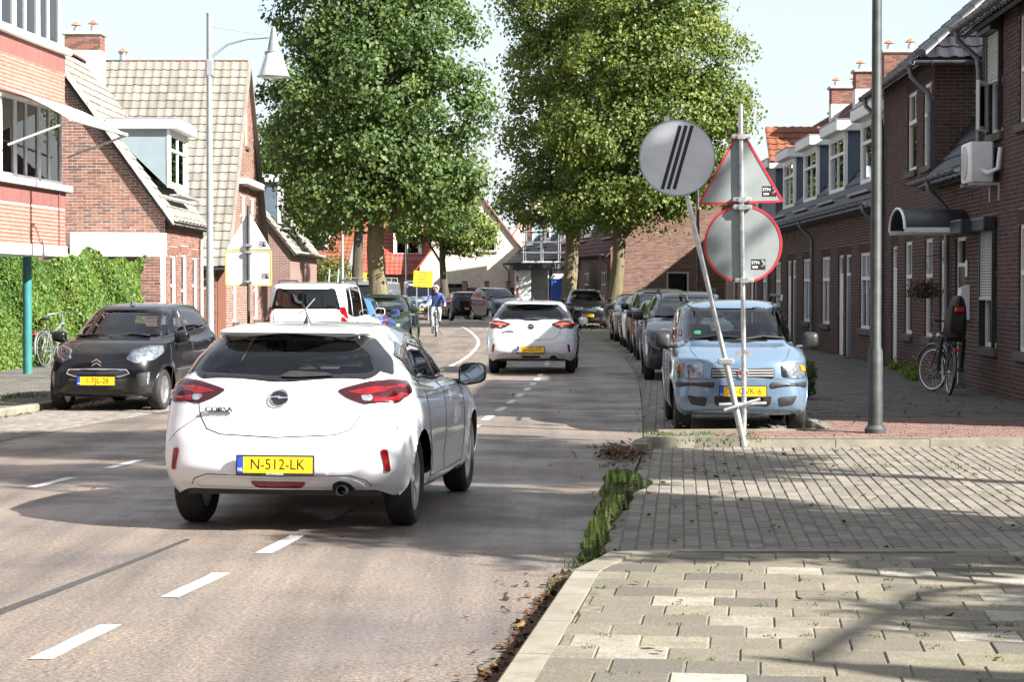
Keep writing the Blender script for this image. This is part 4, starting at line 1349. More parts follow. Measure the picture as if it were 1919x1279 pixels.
RZT = -90.75
bounds = [43.4, 48.95, 54.1, 59.25, 64.5, 69.8, 75.2, 80.5]
dorm = [(45.4, 48.3), (50.9, 53.6), (56.0, 58.8), (61.1, 63.7), (66.3, 68.9), (71.7, 74.3), (77.0, 79.6)]
wins = [(45.15, 46.6), (51.4, 52.9), (55.2, 56.65), (61.9, 63.3), (65.6, 67.0), (72.3, 73.7), (76.0, 77.4)]
doors = [(47.9, 48.85), (49.1, 50.0), (58.2, 59.15), (59.35, 60.3), (68.7, 69.65), (69.95, 70.9), (79.4, 80.3)]
anchor = ['beside the hipped two-storey house', 'second along from the hipped two-storey house', 'third along from the hipped two-storey house', 'fourth along from the hipped two-storey house', 'fifth along from the hipped two-storey house', 'last but one of the dormer row', 'at the far end of the dormer row']
for i in range(7):
    y0, y1 = bounds[i], bounds[i + 1]
    L = y1 - y0
    h = House('terraced_house', 'terraced brick house with white-framed blue dormer, ' + anchor[i], terr_pt(y1), RZT, 'terraced houses with blue dormers')
    f = lambda Y: y1 - Y
    holes = [(f(wins[i][1]), .80, f(wins[i][0]), 2.44), (f(doors[i][1]), .12, f(doors[i][0]), 2.44)]
    if i == 0: holes.append((f(44.9), .80, f(44.0), 2.44))
    if i < 5:
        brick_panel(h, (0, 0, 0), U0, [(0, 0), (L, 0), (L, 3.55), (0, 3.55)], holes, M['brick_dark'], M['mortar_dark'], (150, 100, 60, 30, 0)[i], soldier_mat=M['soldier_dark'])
    else:
        wall_sheet(h, (0, 0, 0), U0, [(0, 0), (L, 0), (L, 3.55), (0, 3.55)], holes, M['far_brown'], .24)
    for k, (a, b, c, d) in enumerate(holes):
        if b < .5: door(h, (0, 0, 0), U0, a, b, c, d, M['white_wood'] if i % 2 else M['blue_board'])
        else: window(h, (0, 0, 0), U0, a, b, c, d, transom=.66, sash=1, curtain=.7, bars=(.5,) if c - a > 1.2 else ())
    d0, d1 = f(dorm[i][1]), f(dorm[i][0])
    yb = .62
    # steep black lower slope, maroon upper slope
    hz = [(d0, .2), (d1, .2), (d1, 2.4), (d0, 2.4)]
    slope_roof(h, 0, L, 3.55, 5.55, -.05, 1.45, M['tile_black'], n=(40, 30, 20, 10, 0, 0, 0)[i], over=.3, holes=[[(d0, .9), (d1, .9), (d1, 9), (d0, 9)]])
    slope_roof(h, 0, L, 5.60, 7.55, 1.48, 2.95, M['tile_maroon'], n=(20, 20, 10, 0, 0, 0, 0)[i], over=.05, name='upper_roof')
    back_roof(h, 0, L, 3.5, 7.55, 2.95, 5.9)
    gable_dormer(h, d0, d1, .28, 3.98, 5.42, 1.35, M['blue_board'])
    gutter(h, (0, -.40, 3.44), (L, -.40, 3.44), .07)
    if i % 2 == 0:
        downpipe(h, [(L - .25, -.40, 3.38), (L - .25, -.38, 3.24), (L - .25, -.09, 2.98), (L - .25, -.07, 2.85), (L - .25, -.07, .1)], .042)
    for x in (.8, L - 1.2):
        MB().box((x, -.02, 2.95), (x + .018, -.008, 3.24)).build('wall_anchor', M['dark_metal'], h.e)
    if i in (2, 3, 4):
        chimney(h, (.1, 2.95), .55, .95, 7.0, 8.15, M['brick_red'], 2, white=(.5 if i > 2 else False))
    if i == 6:
        wall_sheet(h, (.02, 5.9, 0), (0, -1, 0), [(0, 0), (5.88, 0), (5.88, 3.5), (2.95, 7.5), (0, 3.5)], [], M['far_brown'], .2, 'gable_wall')
    if i == 0:
        wall_sheet(h, (L, 0.26, 0), (0, 1, 0), [(0, 0), (5.6, 0), (5.6, 3.5), (2.7, 7.45), (0, 3.5)], [], M['far_brown'], .2, 'gable_wall')
    if i == 4:
        # taller cross wing with a sunlit orange roof slope towards the street mouth
        X0 = L - .2
        wing = MB(); wing.box((X0 - 4.0, .15, 3.4), (X0, 3.6, 5.5)).build('cross_wing', M['blue_board'], h.e)
        tile_roof(h, Vector((X0 + .15, -.05, 5.5)), (0, 1, 0), (-1.35, 0, 1.15), [(0, 0), (3.8, 0), (3.8, 1.75), (0, 1.75)], .25, .30, M['tile_orange'], 60, name='wing_roof')
        MB().box((X0 - .02, -.05, 5.30), (X0 + .20, 3.7, 5.46)).build('fascia', M['white_wood'], h.e)

# house in the side gap, behind the row: throws its shadow on the gable beyond
hS = House('brick_house', 'brick house standing back in the gap behind the terrace', (10.6, 94.0, 0), -90.0)
wall_sheet(hS, (0, 0, 0), U0, [(0, 0), (9, 0), (9, 5.0), (0, 5.0)], [(1.5, .8, 2.8, 2.4), (5.5, .8, 6.8, 2.4)], M['far_brown'], .24)
for a, c_ in ((1.5, 2.8), (5.5, 6.8)): window(hS, (0, 0, 0), U0, a, .8, c_, 2.4)
wall_sheet(hS, (9, .25, 0), (0, 1, 0), [(0, 0), (7, 0), (7, 5.0), (3.5, 8.2), (0, 5.0)], [], M['far_brown'], .2, 'gable_wall')
wall_sheet(hS, (0, 7.25, 0), (0, -1, 0), [(0, 0), (7, 0), (7, 5.0), (3.5, 8.2), (0, 5.0)], [], M['far_brown'], .2, 'gable_wall')
slope_roof(hS, -.1, 9.1, 5.0, 8.2, -.05, 3.6, M['tile_maroon'], over=.3)
back_roof(hS, -.1, 9.1, 5.0, 8.2, 3.6, 7.3)
chimney(hS, (.6, 3.6), .9, .6, 7.6, 9.3, M['brick_red'], 2)

# row beyond the side gap: gable end towards us, front along the bend
h3 = House('brick_house', 'brick house row with sunlit gable end facing up the street', (-.15, 129.0, 0), -82.4, None)
L3 = 34.3
brick_panel(h3, (L3, 0, 0), (0, 1, 0), [(0, 0), (8.2, 0), (8.2, 3.3), (4.1, 7.3), (0, 3.3)], [(2.55, .7, 3.55, 2.4)], M['brick_brown'], M['mortar'], 0, bl=.21, bh=.052)
window(h3, (L3, 0, 0), (0, 1, 0), 2.55, .7, 3.55, 2.4, curtain=.9)
h3wins = [(31.8, .8, 33.0, 2.4), (27.2, .8, 28.4, 2.4), (22.0, .8, 23.2, 2.4), (14, .8, 15.2, 2.4), (18.2, .8, 19.4, 2.4)]
wall_sheet(h3, (0, 0, 0), U0, [(0, 0), (L3, 0), (L3, 3.3), (0, 3.3)], h3wins, M['far_brown'], .24)
for a, b, c, d in h3wins: window(h3, (0, 0, 0), U0, a, b, c, d, bars=(.5,), transom=.65, curtain=.5)
slope_roof(h3, 17, L3 + .15, 3.3, 7.3, -.05, 4.1, M['tile_maroon'], over=.3, n=0)
slope_roof(h3, -.2, 17, 3.3, 7.3, -.05, 4.1, M['tile_black'], over=.3, n=0, name='lower_roof')
back_roof(h3, 0, L3 + .15, 3.3, 7.3, 4.1, 8.2)
# tile verge along the sunlit gable
vg = MB()
for k in range(19):
    t0, t1 = k / 19, (k + 1) / 19
    vg.prism([(L3 - .02, 4.1 * t0 - .05, 3.3 + 4.0 * t0 + .02), (L3 - .02, 4.1 * t1 - .05, 3.3 + 4.0 * t1 - .02), (L3 - .02, 4.1 * t1 - .05, 3.3 + 4.0 * t1 + .12), (L3 - .02, 4.1 * t0 - .05, 3.3 + 4.0 * t0 + .15)], (.22, 0, 0))
vg.build('verge_tiles', M['tile_orange'], h3.e)
for (a, b) in ((29.5, 32), (22.0, 24.6), (15.5, 18.1), (8.6, 11.2), (2.2, 4.6)):
    gable_dormer(h3, a, b, .75, 4.2, 6.0, 1.7, M['bluegrey_board'])
gutter(h3, (-.2, -.4, 3.2), (L3 + .15, -.4, 3.2), .07, brackets=1.5)
for x in (25.6, 25.0, 33.9, .15):
    downpipe(h3, [(x, -.4, 3.15), (x, -.38, 3.0), (x, -.09, 2.75), (x, -.07, 2.6), (x, -.07, .1)], .045)

# ---- left-hand side --------------------------------------------------------------------
def road_house(name, label, X, Y0, Y1, eave, ridge, half, brick, tile, n_brick=0, n_tile=0, textured=False, holes=(), tw=.25, tl=.3, white_front=True):
    """house along the left pavement: gable towards us at local x=0, eaves over the street"""
    h = House(name, label, (X, Y0, 0), 90.0)
    L = Y1 - Y0
    gp = [(0, 0), (2 * half, 0), (2 * half, eave), (half, ridge), (0, eave)]
    Og, Ug = (0, 2 * half, 0), (0, -1, 0)
    if textured: wall_sheet(h, Og, Ug, gp, [], brick, .24, 'gable_wall')
    else: brick_panel(h, Og, Ug, gp, [], brick, M['mortar'], n_brick, bl=.215, bh=.052, joint=.019, name='gable_wall')
    (wall_sheet if textured else brick_panel)(h, (.25, 0, 0), U0, [(0, 0), (L - .25, 0), (L - .25, eave), (0, eave)], list(holes), brick, M['mortar'] if not textured else .24)
    for a, b, c, d in holes: window(h, (.25, 0, 0), U0, a, b, c, d, curtain=.8, sill=False, transom=.6)
    slope_roof(h, -.12, L + .05, eave, ridge, -.05, half, tile, n=n_tile, over=.28, tw=tw, tl=tl)
    back_roof(h, -.12, L, eave, ridge, half, 2 * half)
    return h, L


# L1: gable with raked verge, dormer with blue-grey cheek
hL1, L1 = road_house('brick_house', 'red brick gabled house with pale tiled roof and grey-cheeked dormer', -8.45, 52.0, 58.4, 3.45, 7.75, 3.1, M['brick_red'], M['tile_grey'], 300, 200, holes=[(.55, .6, 1.5, 2.5), (2.3, .2, 3.3, 2.55), (4.2, .6, 5.2, 2.5)])
vb = MB()
for k in range(12):
    t0, t1 = k / 12 - .06, (k + 1) / 12 - .06
    a = lambda t: (3.1 * t - .05, 3.45 + 4.3 * t)
    (ya, za), (yb_, zb_) = a(t0), a(t1)
    vb.prism([(-.19, ya, za + .02), (-.19, yb_ - .01, zb_ + .01), (-.19, yb_ - .01, zb_ + .16), (-.19, ya, za + .19)], (.22, 0, 0))
vb.build('verge_tiles', M['concrete'], hL1.e)
ridge_tiles(hL1, (-.1, 3.1, 7.76), (L1, 3.1, 7.76), M['tile_maroon'], .12)
gutter(hL1, (-.15, -.34, 3.38), (L1, -.34, 3.38), .065, mat_=M['grey_wood'])
downpipe(hL1, [(5.6, -.34, 3.3), (5.6, -.3, 3.2), (5.6, -.1, 2.95), (5.6, -.075, 2.8), (5.6, -.075, .1)], .045, M['grey_wood'])
gable_dormer(hL1, 1.5, 4.4, .12, 4.22, 5.66, 1.55, M['bluegrey_board'], sashes=2)
chimney(hL1, (5.9, 3.1), .62, .95, 6.9, 8.5, M['brick_red'], 2, white=.42)
for x in (.9, 2.1, 3.9):
    MB().box((-.02, 6.2 - x - .01, 2.55), (-.008, 6.2 - x + .01, 2.85)).build('wall_anchor', M['dark_metal'], hL1.e)

# L2: ridge across, big pale slope towards us, bright gable over the street
hL2 = House('brick_house', 'tall brick house with long sweep of pale grey roof tiles facing us', (-14.0, 60.2, 0), 0.0)
w2 = 5.95
tile_roof(hL2, (0, -.22, 2.30), (1, 0, 0), Vector((0, 4.95, 6.25)), [(0, 0), (w2 + .05, 0), (w2 + .05, 7.95), (0, 7.95)], .265, .315, M['tile_grey'], 300)
gw = [(0, 0), (10.2, 0), (10.2, 2.3), (4.95, 8.5), (0, 2.3)]
brick_panel(hL2, (w2 - .02, .05, 0), (0, 1, 0), gw, [(4.5, 6.0, 5.1, 7.2), (3.3, 2.9, 4.4, 4.5), (5.6, 2.9, 6.7, 4.5), (1.4, .7, 2.4, 2.1), (6.4, .7, 7.6, 2.2)], M['brick_red'], M['mortar'], 120, bl=.215, bh=.052, joint=.019, name='gable_wall')
for a, b, c, d in [(4.5, 6.0, 5.1, 7.2), (3.3, 2.9, 4.4, 4.5), (5.6, 2.9, 6.7, 4.5), (1.4, .7, 2.4, 2.1), (6.4, .7, 7.6, 2.2)]:
    window(hL2, (w2 - .02, .05, 0), (0, 1, 0), a, b, c, d, curtain=.8, transom=.6)
MB().box((w2 - .01, 2.6, 4.75), (w2 + .28, 7.4, 4.93)).build('ledge', M['concrete'], hL2.e)
brick_panel(hL2, (0, .0, 0), U0, [(0, 0), (w2 - .28, 0), (w2 - .28, 2.28), (0, 2.28)], [(4.35, .1, 5.25, 1.7)], M['brick_red'], M['mortar'], 0, bl=.22, bh=.055, joint=.014)
door(hL2, (0, 0, 0), U0, 4.35, .1, 5.25, 1.7, M['grey_wood'])
MB().prism([(0, 10.3, 2.2), (0, 5.0, 8.45), (0, 4.95, 8.3), (0, 10.3, 2.05)], (w2, 0, 0)).build('rear_slope', M['under_roof'], hL2.e)
gutter(hL2, (0, -.32, 2.24), (w2, -.32, 2.24), .06)
for k in range(10):
    a, b = -.2 + k * .615, -.2 + (k + 1) * .615
    rt = MB().prism([(a, 4.72, 8.46), (b, 4.72, 8.46), (b, 4.9, 8.62), (a, 4.9, 8.62)], (0, .2, -.02), 0)
    rt.build('ridge_tile', M['tile_black'] if k < 4 else M['tile_maroon'], hL2.e)
for x in (.75, 2.15):
    Mt = Matrix.Translation((x, 5.0, 8.55)); p = MB()
    p.lathe([(.11, 0), (.10, .25), (.13, .27), (.13, .3)], 12, 0, Mt).lathe([(.17, .32), (.12, .36), (0, .45)], 12, 1, Mt)
    p.build('roof_vent', [M['galvanised'], M['terracotta']], hL2.e, True)
vr = MB(); vr.prism([(w2 - .02, -.2, 2.3), (w2 - .02, 4.95, 8.55), (w2 - .02, 10.2, 2.3), (w2 - .02, 10.2, 2.12), (w2 - .02, 4.95, 8.36), (w2 - .02, -.2, 2.12)], (.14, 0, 0)); vr.build('barge_board', M['tile_grey'], hL2.e)

# L3: beyond it, dark gable and slate dormer
hL3, L3b = road_house('brick_house', 'dark brick gabled house with grey tiles and small blue dormer, past the tall tiled house', -8.05, 77.5, 88.0, 3.1, 7.0, 3.0, M['far_brown'], M['tile_grey'], textured=True)
gable_dormer(hL3, 1.5, 3.0, .55, 4.1, 5.6, 1.4, M['blue_board'], sashes=1)
gutter(hL3, (-.1, -.35, 3.0), (L3b, -.35, 3.0), .06, mat_=M['grey_wood'])

# L0: flats with projecting bay, window bands and an awning
hL0 = House('apartment_building', 'brick flats with bands of white windows and a cream awning above the ivy', (-9.12, 28.5, 0), 85.85, None, 'building')
L0 = 11.25
def band(z0, z1, mat_, n, bl=.21, bh=.05, joint=.017):
    return brick_panel(hL0, (0, 0, 0), U0, [(0, z0), (L0, z0), (L0, z1), (0, z1)], [], mat_, M['mortar'], n, bl=bl, bh=bh, joint=joint)
band(2.46, 3.15, M['brick_orange'], 170)
band(5.02, 5.66, M['brick_orange'], 120)
for z0, z1 in ((3.152, 3.46), (5.662, 6.0)):
    wl = MB(); wl.box((0, 0, z0), (L0, .24, z1)); s_ = wl.build('soldier_course', M['mortar'], hL0.e)
    lst = []
    x = 0.0
    mb = MB()
    while x < L0:
        mb.add([(x, .002, z0 + .01), (x + .05, .002, z0 + .01), (x + .05, .002, z1 - .01), (x, .002, z1 - .01), (x, -.01, z0 + .01), (x + .05, -.01, z0 + .01), (x + .05, -.01, z1 - .01), (x, -.01, z1 - .01)], [(4, 5, 6, 7), (0, 4, 7, 3), (1, 2, 6, 5), (2, 3, 7, 6), (0, 1, 5, 4)], 0, random.random())
        x += .062
    o = mb.build('soldier_bricks', M['brick_purple'], s_, fix=False); o['kind'] = 'stuff'
fb = MB(); fb.bbox((-.02, -.03, 2.26), (L0 + .03, 6.0, 2.455), .01); fb.build('floor_beam', M['white_wood'], hL0.e)
for z, zt in ((3.462, 5.018), (6.002, 7.75)):
    MB().bbox((-.05, -.12, z), (L0 + .12, .3, z + .11), .012).build('sill', M['white_wood'], hL0.e)
    nb = 8
    fr = MB()
    for k in range(nb + 1):
        x = L0 * k / nb
        fr.box((max(0, x - .05), .05, z + .112), (min(L0, x + .05), .13, zt))
        if k < nb: fr.box((x + .62, .06, z + .112), (x + .67, .12, zt))
    fr.box((0, .05, zt - .09), (L0, .129, zt - .001)); fr.box((0, .05, z + .115), (L0, .128, z + .19))
    wf = fr.build('window_band', M['white_wood'], hL0.e)
    for k in range(nb):
        for (a, b) in ((L0 * k / nb + .05, L0 * k / nb + .62), (L0 * k / nb + .67, L0 * (k + 1) / nb - .05)):
            MB().box((a, .088, z + .19), (b, .094, zt - .09)).build('pane', M['pane_clear'], wf)
    for k in range(0, nb):
        c = MB(); V = []
        for q in range(9):
            V += [(L0 * k / nb + .1 + q * .06, .35 + .03 * (q % 2), z + .2), (L0 * k / nb + .1 + q * .06, .35 + .03 * (q % 2), zt - .1)]
        c.add(V, [(2 * q, 2 * q + 2, 2 * q + 3, 2 * q + 1) for q in range(8)]).build('curtain', M['curtain'], wf)
    # end of the bay, glazed return
    e = MB()
    for y in (.05, .75, 1.5): e.box((L0 - .08, y + .09, z + .112), (L0 - .001, y + .17, zt - .002))
    e.build('bay_return', M['white_wood'], wf)
    MB().box((.3, 2.2, z), (L0 - .3, 2.3, zt)).build('room', M['room_dark'], wf)
wall_sheet(hL0, (L0 - .01, .25, 0), (0, 1, 0), [(0, 2.5), (5, 2.5), (5, 3.4), (0, 3.4)], [], M['far_brown'], .2, 'side_wall')
wall_sheet(hL0, (L0 - .01, .25, 0), (0, 1, 0), [(0, 5.0), (5, 5.0), (5, 5.95), (0, 5.95)], [], M['far_brown'], .2, 'side_wall')
MB().box((0, 1.6, 2.4), (L0 - .3, 1.7, 9.0)).box((0, 0, 7.75), (L0, 6, 8.6)).box((0, 2.4, 0), (L0 - 2.5, 6, 2.4)).build('core', M['far_brown'], hL0.e)
MB().tube([(L0 - .35, .62, 0.05), (L0 - .35, .62, 2.27)], .085, 14).build('pillar', simple('green_paint', (.03, .16, .15), .45), hL0.e, True)
MB().tube([(L0 - .48, -.03, 2.46), (L0 - .48, -.03, 3.48)], .012, 6).build('cable', M['brick_purple'], hL0.e)
# awning: fabric, front bar, folding arms
M['awning'] = simple('awning', (.78, .76, .70), .85, var=.04)
aw = MB(); V, F = [], []
xs_ = (L0 - 3.7, L0 + .02)
prof = [(-.06, 5.06), (-.35, 4.95), (-.75, 4.76), (-1.15, 4.53)]
for x in xs_:
    for y, z in prof: V.append((x, y, z))
    for y, z in prof: V.append((x, y, z - .012))
F = [(i, i + 1, 8 + i + 1, 8 + i) for i in range(3)] + [(4 + i, 12 + i, 12 + i + 1, 4 + i + 1) for i in range(3)] + [(i, 4 + i, 4 + i + 1, i + 1) for i in range(3)] + [(8 + i, 8 + i + 1, 12 + i + 1, 12 + i) for i in range(3)] + [(0, 8, 12, 4), (3, 7, 15, 11)]
awo = aw.add(V, F).build('awning', M['awning'], hL0.e, True)
MB().tube([(xs_[0], -1.16, 4.52), (xs_[1], -1.16, 4.52)], .035, 8).build('front_bar', M['grey_wood'], awo, True)
for x in (xs_[0] + .1, xs_[1] - .04):
    MB().tube([(x, -1.15, 4.50), (x - .02, -.06, 4.1)], .022, 8).build('arm', M['grey_wood'], awo, True)

# white beam and posts of the carport in front of the gabled house, over the ivy
hC = House('carport', 'white carport beam on posts in front of the brick gable', (-10.35, 50.0, 0), 15.0, None, 'carport')
MB().bbox((0, 0, 2.42), (2.25, .18, 2.98), .015).build('beam', M['white_wood'], hC.e)
MB().box((0, .182, 2.7), (2.2, 1.8, 2.9)).build('roof', M['white_wood'], hC.e)
for x in (.6, 2.1): MB().bbox((x, .02, .05), (x + .12, .15, 2.42), .01).build('post', M['white_wood'], hC.e)

# ---- houses at the bend ---------------------------------------------------------------
hc = House('brick_house', 'cream brick house with red roof and gable behind the board fence', (-9.2, 131.0, 0), 0.0)
# left wing: slope facing us; right wing: gable facing us
slope_roof(hc, 0, 4.2, 2.75, 7.4, -.05, 4.4, M['tile_red'], n=0, over=.35, tw=.28, tl=.34)
wall_sheet(hc, (0, 0, 0), U0, [(0, 0), (4.2, 0), (4.2, 2.8), (0, 2.8)], [(.8, .9, 2.0, 2.2)], M['far_brown'], .24)
window(hc, (0, 0, 0), U0, .8, .9, 2.0, 2.2)
gable_dormer(hc, 1.9, 3.6, .9, 3.7, 5.5, 1.6, M['white_wood'])
gp = [(3.6, 0), (9.7, 0), (9.7, 4.2), (7.0, 7.6), (3.6, 3.0)]
gh = [(5.05, 3.9, 5.95, 5.2), (7.35, 3.9, 8.2, 5.2), (4.9, 1.1, 6.6, 2.0), (7.0, .3, 8.6, 1.6)]
wall_sheet(hc, (0, -1.2, 0), U0, gp, gh, M['far_cream'], .24, 'gable_wall')
for a, b, c, d in gh: window(hc, (0, -1.2, 0), U0, a, b, c, d, transom=.6, curtain=.3)
MB().prism([(3.3, -1.35, 2.75), (7.0, -1.35, 7.75), (7.0, -1.35, 7.62), (3.3, -1.35, 2.6)], (0, 8, 0)).prism([(10.0, -1.35, 3.85), (7.0, -1.35, 7.75), (7.0, -1.35, 7.62), (10.0, -1.35, 3.72)], (0, 8, 0)).build('gable_roof', M['tile_red'], hc.e)
hd = House('brick_house', 'cream gabled house with red verge behind the scaffold', (-.6, 139.0, 0), 0.0)
wall_sheet(hd, (0, 0, 0), U0, [(0, 0), (7, 0), (7, 4.6), (3.4, 9.0), (0, 4.2)], [(1.6, 3.6, 2.6, 5.0)], M['far_cream'], .24, 'gable_wall')
window(hd, (0, 0, 0), U0, 1.6, 3.6, 2.6, 5.0)
MB().prism([(-.3, -.15, 3.9), (3.4, -.15, 9.1), (3.4, -.15, 8.95), (-.3, -.15, 3.75)], (0, 8, 0)).prism([(7.3, -.15, 4.2), (3.4, -.15, 9.1), (3.4, -.15, 8.95), (7.3, -.15, 4.05)], (0, 8, 0)).build('gable_roof', M['tile_red'], hd.e)
he = House('brick_house', 'red-roofed house seen past the shrubs at the bend', (-19.5, 126.0, 0), -8.0)
slope_roof(he, 0, 10.0, 2.8, 7.6, -.05, 4.6, M['tile_orange'], n=0, over=.3, tw=.28, tl=.34)
wall_sheet(he, (0, 0, 0), U0, [(0, 0), (10, 0), (10, 2.85), (0, 2.85)], [(6.5, .9, 8.2, 2.3)], M['far_brown'], .24)
window(he, (0, 0, 0), U0, 6.5, .9, 8.2, 2.3)
gable_dormer(he, 6.6, 8.6, .9, 3.7, 5.4, 1.6, M['white_wood'])
hf = House('brick_house', 'far house with pale roof beyond the shrubs, left of the red roofs', (-31, 140.0, 0), 4.0)
slope_roof(hf, 0, 10.0, 3.2, 8.2, -.05, 4.6, M['tile_red'], n=0, over=.3, tw=.3, tl=.36)
wall_sheet(hf, (0, 0, 0), U0, [(0, 0), (10, 0), (10, 3.2), (0, 3.2)], [(6.5, .9, 8.2, 2.3)], M['far_cream'], .24)
window(hf, (0, 0, 0), U0, 6.5, .9, 8.2, 2.3)

# ------------------------------------------------------------------ trees, hedge, shrubs
def bark_mat(name, base, moss, amount):
    m, nt, b = _nodes(name)
    b.inputs['Roughness'].default_value = .92
    pos = _coords(nt)
    mp = nt.nodes.new('ShaderNodeMapping'); mp.inputs['Scale'].default_value = (9, 9, 1.3); nt.links.new(pos, mp.inputs[0])
    w = _noise(nt, 1.5, 6, .75, mp.outputs[0])
    r = _ramp(nt, [(.32, tuple(c * .35 for c in base)), (.52, base), (.75, tuple(min(1, c * 1.5) for c in base))]); nt.links.new(w.outputs[0], r.inputs[0])
    n = _noise(nt, 1.6, 5, .6, pos)
    mr = _ramp(nt, [(.40, (0, 0, 0)), (.62, (amount,) * 3)]); nt.links.new(n.outputs[0], mr.inputs[0])
    nt.links.new(_mixc(nt, mr.outputs[0], r.outputs[0], moss), b.inputs['Base Color'])
    _bump(nt, b, w.outputs[0], 1.0, .05)
    return m


M['bark_pale'] = bark_mat('bark_pale', (.15, .125, .09), (.17, .155, .05), .6)
M['bark_moss'] = bark_mat('bark_moss', (.12, .10, .07), (.14, .13, .035), .8)
M['bark_dark'] = bark_mat('bark_dark', (.07, .058, .045), (.07, .07, .035), .4)
M['leaf_deep'] = leaf_mat('leaf_deep', [(.040, .072, .024), (.068, .118, .036), (.098, .158, .046), (.135, .195, .058), (.19, .24, .085)])
M['leaf_light'] = leaf_mat('leaf_light', [(.062, .098, .024), (.100, .150, .034), (.140, .195, .046), (.195, .245, .060), (.29, .29, .075)])
M['leaf_ivy'] = leaf_mat('leaf_ivy', [(.055, .115, .026), (.090, .175, .038), (.13, .22, .048), (.20, .27, .068), (.31, .28, .08)])
M['leaf_shrub'] = leaf_mat('leaf_shrub', [(.06, .085, .03), (.095, .125, .04), (.135, .155, .05), (.19, .18, .06), (.26, .17, .06)])


def leaves(name, C, size, rn, mat_, parent, out=None, droop=.25):
    """C (n,3) leaf positions, out (n,3) preferred facing; every leaf a folded four-cornered blade"""
    n = len(C)
    nrm = RNG.normal(size=(n, 3))
    if out is not None: nrm = nrm * .75 + out * .9
    nrm[:, 2] += .35
    nrm /= np.linalg.norm(nrm, axis=1)[:, None] + 1e-9
    t = RNG.normal(size=(n, 3)); t[:, 2] -= droop * 3
    t -= nrm * (t * nrm).sum(1)[:, None]
    t /= np.linalg.norm(t, axis=1)[:, None] + 1e-9
    s = np.cross(nrm, t)
    L = size * RNG.uniform(.7, 1.3, n)[:, None]; Wd = L * RNG.uniform(.34, .46, n)[:, None]
    base, tip = C - t * L * .5, C + t * L * .5
    mid = C - t * L * .08 + nrm * L * .10
    V = np.stack([base, mid + s * Wd, tip, mid - s * Wd], 1).reshape(-1, 3)
    F = np.arange(4 * n).reshape(-1, 4)
    return np_mesh(name, V, F, [mat_], parent, rnd=rn)


def crown_points(blobs, n_clumps, per, clump_r, hollow=.55):
    """leaf positions in clumps spread through the outer part of a set of ellipsoids"""
    B = np.array(blobs, float)
    area = (B[:, 3] * B[:, 4] + B[:, 4] * B[:, 5] + B[:, 3] * B[:, 5])
    k = RNG.choice(len(B), n_clumps, p=area / area.sum())
    d = RNG.normal(size=(n_clumps, 3)); d /= np.linalg.norm(d, axis=1)[:, None]
    rr = hollow + (1.06 - hollow) * RNG.random(n_clumps) ** .6
    rr *= 1 + .10 * np.sin(5 * d[:, 0] + 3 * k) * np.cos(4 * d[:, 2] + k)
    cc = B[k, :3] + d * B[k, 3:6] * rr[:, None]
    # drop clumps that lie deep inside another ellipsoid
    deep = np.zeros(n_clumps, bool)
    for j in range(len(B)):
        q = (((cc - B[j, :3]) / B[j, 3:6]) ** 2).sum(1)
        deep |= (q < .30) & (k != j)
    cc, d = cc[~deep], d[~deep]
    m = len(cc)
    cr = clump_r * RNG.uniform(.55, 1.35, m)
    o = RNG.normal(size=(m, per, 3)); o /= np.linalg.norm(o, axis=2)[:, :, None]
    o *= (RNG.random((m, per, 1)) ** .5)
    o[:, :, 2] *= .7
    P = cc[:, None, :] + o * cr[:, None, None]
    out = np.repeat(d[:, None, :], per, 1) + o * .8
    tone = np.clip(RNG.normal(.45, .20, (m, 1)) + RNG.normal(0, .15, (m, per)), .01, .99)
    return P.reshape(-1, 3), out.reshape(-1, 3), tone.reshape(-1)


